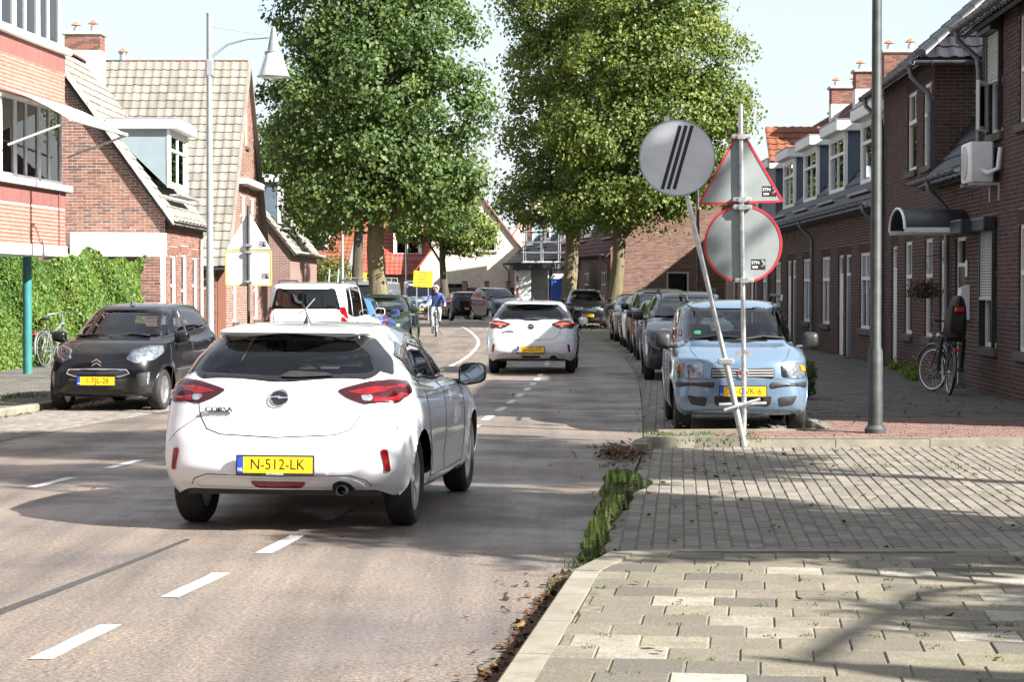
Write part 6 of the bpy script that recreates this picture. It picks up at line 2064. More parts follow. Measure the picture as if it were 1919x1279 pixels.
        if blue:
            MB().box((-w / 2, -h / 2, .0045), (-w / 2 + .0395, h / 2, .007), 0, 0, Mm).build('euro_band', M['plate_blue'], fo)
            lettering('NL', .03, Mm @ Matrix.Translation((-w / 2 + .02, -h / 2 + .022, .0075)), M['white_ink'], fo, extrude=.0005)
        lettering(txt, .102, Mm @ Matrix.Translation((.018, 0, .0075)), M['ink'], fo, extrude=.0005, stretch=.50 / max(.3, len(txt) * .0625) * .62 if False else .92)
        return fo, Mm

    def mirror_(s, y, z, x=None, mat_=None, size=(.11, .10, .16), fold=False):
        for sx in (-1, 1):
            xx = (x or s.W + .02)
            mb = MB()
            V, F = [], []
            w2, h2, d2 = size[0] * .98, size[2] * .52, size[1]
            prof = [(-.50, .90), (-.46, .98), (-.20, 1.0), (.15, .93), (.40, .74), (.52, .45), (.56, .12)]
            n = 20
            for yy, k in prof:
                for q in range(n):
                    a = 2 * math.pi * q / n
                    ca, sa = math.cos(a), math.sin(a)
                    ex = math.copysign(abs(ca) ** .55, ca); ez = math.copysign(abs(sa) ** .6, sa)
                    V.append((sx * (xx + .07) + ex * w2 * k, y + yy * d2, z + ez * h2 * k * (1 - .10 * ex * sx) + .01 * ex * sx))
            for i in range(len(prof) - 1):
                for q in range(n):
                    j = (q + 1) % n; F.append((i * n + q, i * n + j, (i + 1) * n + j, (i + 1) * n + q))
            F.append(tuple(range((len(prof) - 1) * n, len(prof) * n)))
            ring = [(vx * 1.0, vy, vz) for vx, vy, vz in V[:n]]
            o = mb.add(V, F).build('door_mirror', mat_ or s.paint, s.t, True, sharp=60)
            g = MB(); cx = sx * (xx + .07)
            g.add([(cx + (v[0] - cx) * .96, y - d2 * .47, z + (v[2] - z) * .96) for v in ring], [tuple(range(n))]); g.build('mirror_glass', M['mirror_glass'], o)
            MB().tube([(sx * (xx - .10), y + .02, z - h2 * .75), (sx * (xx + .0), y, z - h2 * .70)], .022, 8).build('mirror_arm', M['black_plastic'], o, True)

    def handle(s, ys, z):
        for y in ys:
            for sx in (-1, 1):
                a = 90 if sx > 0 else -90
                d, u = s.frame(a)
                q, n = s.hit(d, u, u.y * y, z)
                MB().tube([q + Vector((0, -.085, 0)) + n * .0, q + Vector((0, -.07, .004)) + n * .03, q + Vector((0, .07, .004)) + n * .03, q + Vector((0, .085, 0))], [.010, .013, .013, .010], 8).build('door_handle', s.paint, s.t, True)

    def wiper(s, ang, pts, r=.009):
        s.seam(pts, ang, r, False, 'wiper', M['black_plastic'], .06, off=.018)

    def antenna(s, y, z, h=.20, lean=-.10):
        mb = MB(); mb.lathe([(.035, 0), (.022, .03), (.010, .06), (.006, .07)], 10, 0, Matrix.Translation((0, y, z - .012)))
        mb.tube([(0, y, z + .05), (0, y + lean, z + h)], [.006, .003], 6)
        mb.build('antenna', M['black_plastic'], s.t, True)


P_WHITE = paint('paint_white', (.66, .68, .71))
P_BLACK = paint('paint_black', (.006, .0065, .008), coat=.6)
P_PANDA = paint('paint_ice_blue', (.15, .225, .32), .45, .28)
P_NAVY = paint('paint_navy', (.012, .02, .045), .3, coat=.8)
P_SILVER = paint('paint_silver', (.55, .56, .57), .7, .3)
P_BROWN = paint('paint_brown', (.10, .085, .075), .5)
P_BLUE = paint('paint_blue', (.04, .13, .42), .3)
P_GREEN = paint('paint_dark_green', (.018, .030, .026), .3)
P_GREY = paint('paint_grey', (.24, .26, .29), .5)
P_SKY = paint('paint_van_blue', (.30, .40, .52), .2)
CARG = 'cars parked along the right kerb'
CARL = 'cars parked along the left kerb'


def corsa(label, loc, heading, plate, cell, lit, big=True):
    rows = hatch_rows(4.06, 1.765, 1.433, nose=.72, cowl_y=1.02, cowl_z=.99, wt_y=.15, rr_y=-1.66, bb_y=-1.84, bb_z=1.075, belt=.965, belt_r=1.06, roofw=.595, zb=.235)
    # spoiler lip at the roof's rear edge, rear glass tucked below it
    rows[8] = (.585, -1.73, .715, .40, .30, 1.17, 1.165, 1.17, 1.21, 1.215)
    rows[9] = (.15, -1.60, .605, .30, .28, 1.348, 1.338, 1.362, 1.33, 1.325)
    rows[10] = (.03, -1.70, .535, .26, .18, 1.388, 1.383, 1.407, 1.375, 1.372)
    c = Car('hatchback_car', label, loc, heading, rows, P_WHITE, (1.25, -1.288), cell, wheel_r=.318, arch=.362)
    c.windows([(-.66, .975), (-.50, 1.28), (-.46, 1.345), (.46, 1.345), (.50, 1.28), (.66, .975)],
              [(-.60, 1.050), (-.665, 1.10), (-.60, 1.24), (-.545, 1.345), (0, 1.366), (.545, 1.345), (.60, 1.24), (.665, 1.10), (.60, 1.050), (0, 1.032)],
              [[(-.15, .985), (.62, .975), (.30, 1.20), (.06, 1.325), (-.15, 1.345)], [(-1.0, 1.01), (-.19, .985), (-.19, 1.345), (-.62, 1.335), (-.92, 1.26)]],
              back_glass=M['car_glass'], rim=.042)
    # black pillar blades beside the rear glass and third side light
    c.patch('pillar_trim', [(.68, -1.70, 1.10), (.66, -1.68, 1.20), (.575, -1.62, 1.335), (.60, -1.40, 1.335), (.70, -1.46, 1.17), (.74, -1.60, 1.07)], 55, M['black_gloss'], .004, rounds=1, mirror=True)
    c.patch('quarter_trim', [(-1.42, 1.20), (-1.03, 1.03), (-.95, 1.26), (-1.10, 1.30)], 90, M['black_gloss'], .004, rounds=1, mirror=True)
    # tail lights wrapping the corner
    tl = c.patch('tail_light', [(.43, -1.94, .975), (.50, -1.93, .998), (.66, -1.88, 1.035), (.78, -1.75, 1.045), (.845, -1.55, 1.03), (.86, -1.52, .955), (.80, -1.78, .885), (.60, -1.93, .885), (.50, -1.95, .925)], 32, M['dark_lens'], .008, rounds=1, mirror=True)
    for o in tl: pass
    c.patch('light_strip', [(.50, -1.94, .966), (.66, -1.89, .998), (.82, -1.66, 1.010), (.835, -1.62, .985), (.70, -1.86, .962), (.62, -1.90, .945)], 32, M['lit_lens'] if lit else M['red_lens'], .011, rounds=1, mirror=True, thick=.003)
    c.patch('light_red', [(.66, -1.89, .935), (.82, -1.68, .955), (.84, -1.60, .93), (.78, -1.80, .90), (.66, -1.90, .90)], 32, M['red_lens'], .010, rounds=1, mirror=True, thick=.003)
    c.patch('reversing_light', [(.55, .943), (.63, .946), (.63, .904), (.57, .904)], 0, M['lamp_inside'], .012, rounds=1, mirror=True, thick=.003)
    # tailgate outline, bumper lines
    c.seam([(-.60, 1.03), (-.58, .90), (-.555, .80), (-.50, .715), (-.40, .68), (0, .662), (.40, .68), (.50, .715), (.555, .80), (.58, .90), (.60, 1.03)], 0, .004)
    c.seam([(-.80, .62), (-.72, .70), (-.56, .80)], 0, .003, False); c.seam([(.80, .62), (.72, .70), (.56, .80)], 0, .003)
    c.patch('plate_recess', [(-.36, .40), (-.29, .55), (-.20, .575), (.20, .575), (.29, .55), (.36, .40)], 0, P_WHITE, .003, rounds=1, thick=.004)
    c.seam([(-.66, .285), (-.60, .37), (-.50, .405), (0, .395), (.50, .405), (.60, .37), (.66, .285)], 0, .004, mat_=M['black_plastic'])
    c.patch('lower_valance', [(-.62, .262), (-.57, .35), (-.48, .385), (0, .375), (.48, .385), (.57, .35), (.62, .262)], 0, P_WHITE, .006, rounds=1, thick=.01)
    c.patch('fog_light', [(-.20, .365), (.20, .365), (.16, .318), (-.16, .318)], 0, M['red_lens'], .012, rounds=1, thick=.006)
    c.patch('exhaust_recess', [(.36, .275), (.37, .35), (.43, .375), (.50, .35), (.52, .275)], 0, M['black_plastic'], .010, rounds=1, thick=.008)
    MB().lathe([(.032, 0), (.036, .0), (.036, .12), (.030, .12)], 18, 0, Matrix.Translation((.44, -1.98, .300)) @ Matrix.Rotation(R(-90), 4, 'X'), close=True).build('tailpipe', M['dark_metal'], c.t, True)
    c.patch('reflector', [(.70, .58), (.745, .58), (.765, .43), (.73, .43)], 0, M['red_lens'], .010, rounds=1, mirror=True, thick=.006)
    c.seam([(.415, .485), (.435, .505), (.455, .485), (.435, .465), (.415, .485)], 0, .0018)
    # spoiler with high-level lamp, wiper
    c.patch('high_brake_light', [(-.17, 1.352), (.17, 1.352), (.165, 1.342), (-.165, 1.342)], 0, M['dark_lens'], .008, rounds=0, thick=.003)
    c.patch('wiper_base', [(-.02, 1.062), (.05, 1.10), (.30, 1.088), (.36, 1.068), (.10, 1.058)], 0, M['black_plastic'], .020, rounds=1, thick=.02)
    # badge
    d, u = c.frame(0)
    q, n = c.hit(d, u, 0, .925)
    Mb = Matrix.Translation(q + n * .006) @ n.to_track_quat('Z', 'Y').to_matrix().to_4x4()
    bd = MB(); bd.lathe([(.062, .0), (.066, .006), (.060, .012), (.054, .006)], 28, 0, Mb, close=True); bo = bd.build('badge', M['chrome'], c.t, True)
    MB().lathe([(0, .002), (.054, .003)], 24, 0, Mb).build('badge_field', M['black_gloss'], bo)
    bl = MB(); bl.prism([(-.062, -.002, .006), (.012, -.002, .006), (.004, .012, .006), (.062, .002, .006), (-.012, .002, .006), (-.004, -.012, .006)][:3] + [(-.062, .004, .006)], (0, 0, .006), 0, Mb); bl.prism([(.062, .002, .006), (-.012, .002, .006), (-.002, -.012, .006), (.062, -.004, .006)], (0, 0, .006), 0, Mb)
    bl.build('badge_bolt', M['chrome'], bo)
    q, n = c.hit(d, u, -.42, .845)
    lettering('CORSA', .050, Matrix.Translation(q - d * .020) @ Matrix.Rotation(R(90), 4, 'X') @ Matrix.Rotation(R(-8), 4, 'Y'), M['dark_metal'], c.t, 'model_lettering', extrude=.010, stretch=1.25)
    fo, Mp = c.plate(plate, 0, .478, off=.030, tilt=-4)
    lettering('AUTOMAASHUIS', .016, Mp @ Matrix.Translation((0, -.062, .0075)), M['white_ink'], fo, 'dealer_lettering', extrude=.0005)
    # doors
    c.seam([(.60, .965), (.74, .80), (.74, .45), (.68, .30)], 90, .0035, True)
    c.seam([(-.17, 1.35), (-.17, .97), (-.20, .60), (-.18, .31)], 90, .0035, True)
    c.seam([(-.99, 1.02), (-.985, .90), (-.93, .70), (-.86, .50), (-.80, .31)], 90, .0035, True)
    c.seam([(.70, .305), (0, .300), (-.80, .305)], 90, .004, True)
    c.seam([(.72, .79), (0, .84), (-1.0, .885), (-1.45, .92)], 90, .0022, True)
    c.handle((-.05, -.86), .905)
    c.seam([(-1.38, 1.16), (-1.02, 1.02), (-.2, .972), (.62, .962)], 90, .006, True, 'belt_trim', M['chrome'])
    c.patch('headlight', [(.42, 1.98, .70), (.62, 1.90, .73), (.80, 1.66, .79), (.83, 1.55, .77), (.80, 1.70, .68), (.55, 1.95, .645)], 140, M['lamp_inside'], .008, rounds=1, mirror=True)
    c.patch('grille', [(-.52, .64), (-.45, .52), (.45, .52), (.52, .64), (.40, .69), (-.40, .69)], 180, M['black_plastic'], .006, rounds=1)
    c.mirror_(.62, 1.00, .90, M['black_gloss'], (.115, .12, .17))
    c.antenna(-1.05, 1.425, .13)
    c.finish(belt=.95, roof=1.41, floor=.38, yf=.15, wheel_style=0)
    return c


corsa('white hatchback with plate N-512-LK driving away beside the dashed line', (-1.35, 16.50, 0), 7.2, 'N-512-LK', .026, False)
corsa('white hatchback with lit brake lights and plate N-132-VT on the bend', (.47, 43.5, 0), 3.0, 'N-132-VT', .045, True)


def front_face(c, W, head, grille, lower, plate_txt, plate_z, wipers=True, lens=None, badge=None):
    for nm, pts, ang in head:
        os_ = c.patch('headlight', pts, ang, M['lamp_inside'], .008, rounds=1, mirror=True, thick=.012)
        c.patch('headlight_lens', pts, ang, M['lamp_glass'], .016, rounds=1, mirror=True, thick=.008)
    for pts in grille: c.patch('grille', pts, 180, M['black_plastic'], .006, rounds=1, thick=.006)
    for pts in lower: c.patch('air_intake', pts, 180, M['black_plastic'], .006, rounds=1, thick=.006)
    if plate_txt: c.plate(plate_txt, 180, plate_z, off=.020)


def doors_generic(c, yA, yB, yC, zb, low=.30):
    c.seam([(yA, zb - .01), (yA + .05, zb - .25), (yA + .04, .45), (yA, low)], 90, .0035, True)
    c.seam([(yB, zb + .36), (yB, zb - .1), (yB - .01, low)], 90, .0035, True)
    if yC is not None: c.seam([(yC, zb + .1), (yC + .02, zb - .15), (yC + .16, .55), (yC + .22, low)], 90, .0035, True)
    c.handle((yB + .12,) + ((yC + .16,) if yC is not None else ()), zb - .07)


# ice-blue small car behind the leaning signs, facing us
rows = hatch_rows(3.54, 1.58, 1.54, nose=.82, cowl_y=1.10, cowl_z=1.03, wt_y=.42, rr_y=-1.50, bb_y=-1.66, bb_z=1.05, belt=1.0, belt_r=1.05, roofw=.595, zb=.22, bf=.78, br=.8)
rows[4] = (1.70, -1.70, .787, .30, .2, .84, .85, .80, .84, .80)
rows[3] = (1.76, -1.76, .79, .33, .2, .62, .62, .60, .62, .62)
rows[5] = (1.52, -1.70, .778, .28, .2, .92, .91, .90, .94, .90)
rows[6] = (1.32, -1.68, .762, .27, .22, .985, .965, .95, 1.0, .98)
c = Car('small_car', 'ice-blue small car with plate 79-GVK-6 behind the leaning road sign', (2.68, 26.05, 0), 181.6, rows, P_PANDA, (1.15, -1.15), .03, group=CARG, wheel_r=.29, arch=.335)
c.windows([(-.66, 1.05), (-.685, 1.09), (-.60, 1.40), (-.54, 1.455), (.54, 1.455), (.60, 1.40), (.685, 1.09), (.66, 1.05), (0, 1.035)],
          [(-.58, 1.08), (-.56, 1.42), (.56, 1.42), (.58, 1.08)],
          [[(.10, 1.02), (.86, 1.02), (.60, 1.30), (.42, 1.45), (.10, 1.465)], [(-.72, 1.04), (.04, 1.02), (.04, 1.465), (-.70, 1.455)], [(-1.40, 1.12), (-.80, 1.06), (-.80, 1.44), (-1.24, 1.43)]])
front_face(c, .79, [('h', [(.44, .79), (.455, .665), (.60, .645), (.735, .65), (.74, .745), (.715, .81), (.58, .825), (.455, .82)], 180)],
           [[(-.36, .765), (-.36, .645), (.36, .645), (.36, .765)]],
           [[(-.33, .445), (-.31, .335), (.31, .335), (.33, .445)], [(-.63, .45), (-.58, .345), (-.42, .325), (-.40, .43)], [(.63, .45), (.58, .345), (.42, .325), (.40, .43)]], '79-GVK-6', .50)
for z in (.735, .705, .675):
    c.seam([(-.35, z), (.35, z)], 180, .006, False, 'grille_bar', M['shutter'], .08, off=.010)
c.patch('bumper_strip', [(.32, .605), (.74, .60), (.745, .535), (.32, .540)], 180, M['black_plastic'], .016, rounds=1, mirror=True)
c.patch('indicator', [(.665, .80), (.73, .775), (.738, .72), (.67, .73)], 180, M['amber'], .013, rounds=1, mirror=True, thick=.004)
d, u = c.frame(180); q, n = c.hit(d, u, 0, .705)
Mb = Matrix.Translation(q - d * .012) @ Matrix.Rotation(R(90), 4, 'X') @ Matrix.Rotation(R(180), 4, 'Y')
Mb = Matrix.Translation(q - d * .010) @ (-d).to_track_quat('Z', 'Y').to_matrix().to_4x4()
bo = MB().lathe([(.060, 0), (.064, .008), (.056, .014), (.050, .008)], 26, 0, Mb, close=True).build('badge', M['chrome'], c.t, True)
MB().lathe([(0, .006), (.052, .005)], 20, 0, Mb).build('badge_field', simple('badge_red', (.22, .01, .02), .3), bo)
lettering('FIAT', .042, Mb @ Matrix.Translation((0, 0, .007)), M['chrome'], bo, 'badge_lettering', .002, .8)
c.seam([(-.60, 1.0), (-.50, .86), (-.43, .815)], 180, .0035); c.seam([(.60, 1.0), (.50, .86), (.43, .815)], 180, .0035)
c.seam([(-.72, .64), (-.45, .635), (-.36, .64)], 180, .003); c.seam([(.72, .64), (.45, .635), (.36, .64)], 180, .003)
c.wiper(180, [(-.02, 1.055), (.30, 1.10), (.55, 1.075)]); c.wiper(180, [(-.55, 1.06), (-.25, 1.11), (.02, 1.085)])
doors_generic(c, .92, .07, -.76, 1.0)
c.mirror_(.80, 1.06, .80, M['black_plastic'], (.10, .09, .19))
c.patch('toll_sticker', [(-.50, 1.13), (-.42, 1.13), (-.42, 1.17), (-.50, 1.17)], 180, simple('sticker_green', (.03, .22, .12), .5), .006, rounds=1, thick=.001)
for sx in (-1, 1):
    MB().tube([(sx * .56, .35, 1.515), (sx * .575, .30, 1.585), (sx * .575, -1.0, 1.59), (sx * .56, -1.1, 1.52)], .020, 8).build('roof_rail', M['black_plastic'], c.t, True)
c.finish(belt=1.0, roof=1.52, floor=.42, yf=.30, wheel_style=2)

# black small car facing us on the left strip
rows = hatch_rows(3.43, 1.63, 1.465, nose=.74, cowl_y=1.12, cowl_z=.985, wt_y=.42, rr_y=-1.40, bb_y=-1.60, bb_z=1.05, belt=.97, belt_r=1.06, roofw=.56, zb=.20, bf=1.05, br=1.0)
c = Car('small_car', 'black small car with plate 1-TJL-28 parked beside the ivy hedge', (-5.35, 30.45, 0), 188.5, rows, P_BLACK, (1.12, -1.22), .03, group=CARL, wheel_r=.285, arch=.33)
c.windows([(-.66, .985), (-.70, 1.02), (-.56, 1.34), (-.48, 1.385), (.48, 1.385), (.56, 1.34), (.70, 1.02), (.66, .985), (0, .975)],
          [(-.56, 1.07), (-.52, 1.34), (.52, 1.34), (.56, 1.07)],
          [[(-.05, 1.0), (.82, .995), (.60, 1.20), (.32, 1.36), (-.05, 1.385)], [(-1.20, 1.12), (-.10, 1.01), (-.10, 1.385), (-.70, 1.365), (-1.05, 1.26)]])
front_face(c, .80, [('h', [(.40, 1.66, .72), (.50, 1.62, .83), (.70, 1.45, .885), (.79, 1.20, .885), (.79, 1.20, .80), (.72, 1.45, .70), (.52, 1.64, .66)], 150)],
           [[(-.40, .56), (-.42, .52), (-.30, .49), (.30, .49), (.42, .52), (.40, .56)], [(-.42, .45), (-.34, .29), (.34, .29), (.42, .45)]],
           [[(.52, .52), (.66, .54), (.66, .36), (.55, .34)], [(-.52, .52), (-.66, .54), (-.66, .36), (-.55, .34)]], '1-TJL-28', .425)
c.seam([(-.44, .525), (-.40, .575), (0, .585), (.40, .575), (.44, .525), (.32, .485), (0, .478), (-.32, .485), (-.44, .525)], 180, .010, False, 'grille_trim', M['chrome'], .06)
c.patch('day_light', [(.645, .54), (.675, .545), (.665, .38), (.645, .38)], 180, M['lamp_inside'], .012, rounds=1, mirror=True, thick=.004)
d, u = c.frame(180); q, n = c.hit(d, u, 0, .665)
Mb = Matrix.Translation(q - d * .008) @ (-d).to_track_quat('Z', 'Y').to_matrix().to_4x4()
cv = MB()
for dz in (-.035, .012):
    cv.prism([(-.065, dz - .012, 0), (0, dz + .03, 0), (.065, dz - .012, 0), (.065, dz + .006, 0), (0, dz + .05, 0), (-.065, dz + .006, 0)], (0, 0, .008), 0, Mb)
cv.build('badge', M['chrome'], c.t)
c.wiper(180, [(-.58, .995), (-.2, 1.03), (.02, 1.0)]); c.wiper(180, [(-.02, .995), (.25, 1.04), (.5, 1.01)])
c.seam([(-.62, .98), (-.50, .84), (-.34, .70), (0, .66), (.34, .70), (.50, .84), (.62, .98)], 180, .003)
doors_generic(c, .90, -.075, -.95, .98)
c.seam([(.75, .55), (-1.0, .57)], 90, .010, True, 'rub_strip', M['black_gloss'], .08)
c.mirror_(.74, 1.0, .82, P_BLACK, (.11, .10, .16))
c.antenna(.20, 1.455, .10)
c.finish(belt=.97, roof=1.44, floor=.40, yf=.22, wheel_style=2)


def generic(name, label, loc, heading, L, W, H, paint_, group, cell=.06, plate=None, front=True, kw=None, style=1, rails=False, plate_z=.5, tail=None, glass=None, wheel_r=.31, mirror_mat=None, amber=False):
    k = dict(nose=.76 * H / 1.45, cowl_y=L / 2 - 1.05, cowl_z=1.0 * H / 1.45, wt_y=L / 2 - 1.9, rr_y=-L / 2 + .38, bb_y=-L / 2 + .16, bb_z=1.07 * H / 1.45, belt=.97 * H / 1.45, belt_r=1.04 * H / 1.45, roofw=W / 2 - .27, zb=.21)
    if kw: k.update(kw)
    rows = hatch_rows(L, W, H, **k)
    wf, wr_ = L / 2 - .80, -L / 2 + .74
    c = Car(name, label, loc, heading, rows, paint_, (wf, wr_), cell, group=group, wheel_r=wheel_r, arch=wheel_r + .05)
    b, br, cz, w7, rw = k['belt'], k['belt_r'], k['cowl_z'], W / 2 - .10, k['roofw'] - .08
    zt = H - .095
    wt, rr, bz, cy = k['wt_y'], k['rr_y'], k['bb_z'], k['cowl_y']
    g = glass or M['car_glass']
    c.windows([(-w7 + .06, cz + .005), (-w7 + .03, cz + .04), (-rw - .03, zt - .05), (-rw + .03, zt), (rw - .03, zt), (rw + .03, zt - .05), (w7 - .03, cz + .04), (w7 - .06, cz + .005)],
              [(-w7 + .10, bz + .02), (-rw + .03, zt - .03), (rw - .03, zt - .03), (w7 - .10, bz + .02)],
              [[(wt - .55, b + .03), (cy - .28, b + .03), (wt - .02, zt - .06), (wt - .25, zt + .01), (wt - .55, zt + .02)], [(rr + .75, br - .01), (wt - .60, b + .03), (wt - .60, zt + .02), (rr + .80, zt)], [(rr + .28, br + .06), (rr + .70, br - .005), (rr + .75, zt - .005), (rr + .42, zt - .04)]], glass=g, back_glass=g, rim=.035)
    n = k['nose']
    if front:
        front_face(c, W / 2, [('h', [(W * .26, n - .06), (W * .27, n + .03), (W * .40, n + .085), (W * .455, n + .08), (W * .455, n - .02), (W * .40, n - .09)], 172)],
                   [[(-.40, n - .02), (-.36, n - .15), (.36, n - .15), (.40, n - .02)]], [[(-.48, .42), (-.42, .28), (.42, .28), (.48, .42)], [(-W * .44, .44), (-W * .42, .34), (-W * .33, .34), (-W * .33, .44)], [(W * .44, .44), (W * .42, .34), (W * .33, .34), (W * .33, .44)]], plate, plate_z)
        if amber: c.patch('indicator', [(W * .42, n + .075), (W * .455, n + .07), (W * .455, n + .0), (W * .42, n + .0)], 172, M['amber'], .020, rounds=1, mirror=True, thick=.004)
        c.wiper(180, [(-.5, cz + .02), (-.1, cz + .06), (.05, cz + .03)])
    else:
        c.patch('tail_light', tail or [(W * .34, .93), (W * .36, 1.03), (W * .47, 1.06), (W * .475, .84), (W * .40, .80)], 20, M['red_lens'], .008, rounds=1, mirror=True)
        if plate: c.plate(plate, 0, plate_z, off=.02)
        c.seam([(-W * .36, bz), (-W * .33, .72), (W * .33, .72), (W * .36, bz)], 0, .004)
    doors_generic(c, cy - .22, wt - .575, rr + .72, b)
    c.mirror_(cy - .35, b + .09, W / 2 + .0, mirror_mat or paint_, (.11, .10, .17))
    if rails:
        for sx in (-1, 1):
            MB().tube([(sx * (rw + .0), wt - .2, H - .05), (sx * (rw + .01), wt - .32, H + .03), (sx * (rw + .01), rr + .45, H + .03), (sx * rw, rr + .3, H - .05)], .018, 8).build('roof_rail', M['black_plastic'], c.t, True)
    c.finish(belt=b, roof=H - .02, floor=.42, yf=wt - .3, wheel_style=style)
    return c


# the row on the right, facing us
generic('people_carrier', 'dark navy people carrier with roof rails parked along the kerb', (3.30, 40.2, 0), 182.6, 4.2, 1.74, 1.62, P_NAVY, CARG, .05, rails=True, mirror_mat=M['black_plastic'])
generic('hatchback_car', 'dark hatchback parked between the navy people carrier and the black tall car', (3.73, 50.6, 0), 182.0, 4.0, 1.70, 1.46, P_NAVY, CARG, .055)
generic('suv_car', 'black tall car with rounded roof parked in the middle of the row', (3.92, 56.2, 0), 181.6, 4.4, 1.80, 1.66, P_BLACK, CARG, .06, amber=True, wheel_r=.34)
generic('hatchback_car', 'white hatchback parked behind the black tall car', (3.98, 61.6, 0), 181.0, 4.1, 1.72, 1.50, P_WHITE, CARG, .06, amber=True)
generic('hatchback_car', 'bronze hatchback at the far end of the parked row', (4.02, 68.2, 0), 180.0, 4.1, 1.72, 1.50, P_BROWN, CARG, .06, amber=True)
cf = generic('people_carrier', 'black people carrier facing us beneath the two big trees', (3.02, 87.6, .05), 180.0, 4.35, 1.78, 1.58, P_BLACK, None, .06, plate='18-ZF-KD', plate_z=.52)
# the left row: white van-like car seen from behind and the cars beyond it
cv = generic('van_car', 'white high-roofed family van with tinted rear window and red tail lights', (-3.84, 44.35, 0), 7.0, 4.38, 1.81, 1.80, P_WHITE, CARL, .05, front=False, glass=M['dark_glass'], rails=True, tail=[(.70, -2.1, 1.30), (.80, -2.0, 1.30), (.86, -1.9, .95), (.74, -2.12, .95)], kw=dict(rr_y=-2.08, bb_y=-2.13, bb_z=1.22, belt=1.08, belt_r=1.10, roofw=.70, cowl_z=1.12, nose=.85, br=.5))
cv.seam([(-.10, 1.20), (.02, 1.26), (.20, 1.47)], 0, .010, False, 'wiper', M['shutter'], .06, off=.018)
generic('hatchback_car', 'bright blue hatchback just beyond the white family van', (-3.75, 50.4, 0), 5.0, 4.0, 1.70, 1.48, P_BLUE, CARL, .06, front=False)
generic('estate_car', 'dark green car parked nose towards us beyond the blue hatchback', (-3.42, 56.2, 0), 182.0, 4.3, 1.72, 1.52, P_GREEN, CARL, .06)
generic('hatchback_car', 'dark hatchback seen from behind in front of the board fence', (-2.75, 111.4, 0), -16.0, 4.0, 1.74, 1.49, P_BLACK, None, .07, front=False, plate='52-JKT-8', plate_z=.62)
generic('suv_car', 'dark blue tall car facing us in front of the board fence', (-.75, 107.4, 0), 160.0, 4.3, 1.80, 1.70, P_NAVY, None, .07, wheel_r=.34)


def van(label, loc, heading, paint_, group=None, ladder=False, plate=None, H=1.95):
    L, W = 4.9, 1.90
    rows = hatch_rows(L, W, H, nose=1.0, cowl_y=1.62, cowl_z=1.18, wt_y=.98, rr_y=-2.36, bb_y=-2.40, bb_z=1.25, belt=1.12, belt_r=1.12, roofw=.80, zb=.24, bf=.75, br=.35)
    c = Car('van', label, loc, heading, rows, paint_, (1.62, -1.38), .07, 'van', group, .33, arch=.385)
    c.windows([(-.76, 1.20), (-.70, 1.76), (-.62, 1.83), (.62, 1.83), (.70, 1.76), (.76, 1.20), (0, 1.17)], [(-.72, 1.28), (-.68, 1.78), (.68, 1.78), (.72, 1.28)],
              [[(.45, 1.15), (1.35, 1.16), (1.05, 1.60), (.85, 1.78), (.45, 1.80)]], glass=M['dark_glass'], back_glass=M['dark_glass'])
    front_face(c, .95, [('h', [(.50, .86), (.52, .98), (.80, 1.03), (.88, 1.0), (.88, .84), (.70, .80)], 172)], [[(-.5, .97), (-.5, .83), (.5, .83), (.5, .97)], [(-.6, .66), (-.5, .36), (.5, .36), (.6, .66)]], [], plate, .52)
    d, u = c.frame(180); q, n = c.hit(d, u, 0, .90)
    Mb = Matrix.Translation(q - d * .01) @ (-d).to_track_quat('Z', 'Y').to_matrix().to_4x4()
    MB().lathe([(.075, 0), (.080, .008), (.070, .014), (.064, .008)], 22, 0, Mb, close=True).build('badge', M['chrome'], c.t, True)
    doors_generic(c, 1.40, .40, -.6, 1.12)
    c.mirror_(1.20, 1.28, .95, M['black_plastic'], (.11, .10, .26))
    c.finish(belt=1.10, roof=H - .03, floor=.5, yf=.9, wheel_style=2)
    rk = MB()
    for y in (.6, -.6, -1.8):
        rk.tube([(-.78, y, H - .04), (-.78, y, H + .10), (.78, y, H + .10), (.78, y, H - .04)], .018, 6)
    for x in (-.7, .7): rk.tube([(x, .8, H + .10), (x, -2.0, H + .10)], .018, 6)
    rk.build('roof_rack', M['galvanised'], c.t, True)
    if ladder:
        ld = thing('ladder', 'aluminium ladder leaning on the back of the grey van', 'ladder', (loc[0], loc[1], loc[2]), -R(heading))
        for x in (.62, .95): MB().tube([(x, 2.78, .12), (x - .05, 2.30, 2.35)], .028, 8).build('rail', M['galvanised'], ld, True)
        for k in range(8):
            t = .08 + k * .118
            MB().tube([(.62 - .05 * t, 2.78 - .48 * t, .12 + 2.23 * t), (.95 - .05 * t, 2.78 - .48 * t, .12 + 2.23 * t)], .015, 6).build('rung', M['galvanised'], ld, True)
    return c


van('grey-blue delivery van facing us with roof rack beside the yellow board', (-5.15, 118.6, 0), 178.0, P_SKY, None, False, '4-VKB-92')
van('grey van with roof rack behind the pale tree trunk', (-5.35, 79.0, 0), 188.0, P_GREY, None, True)

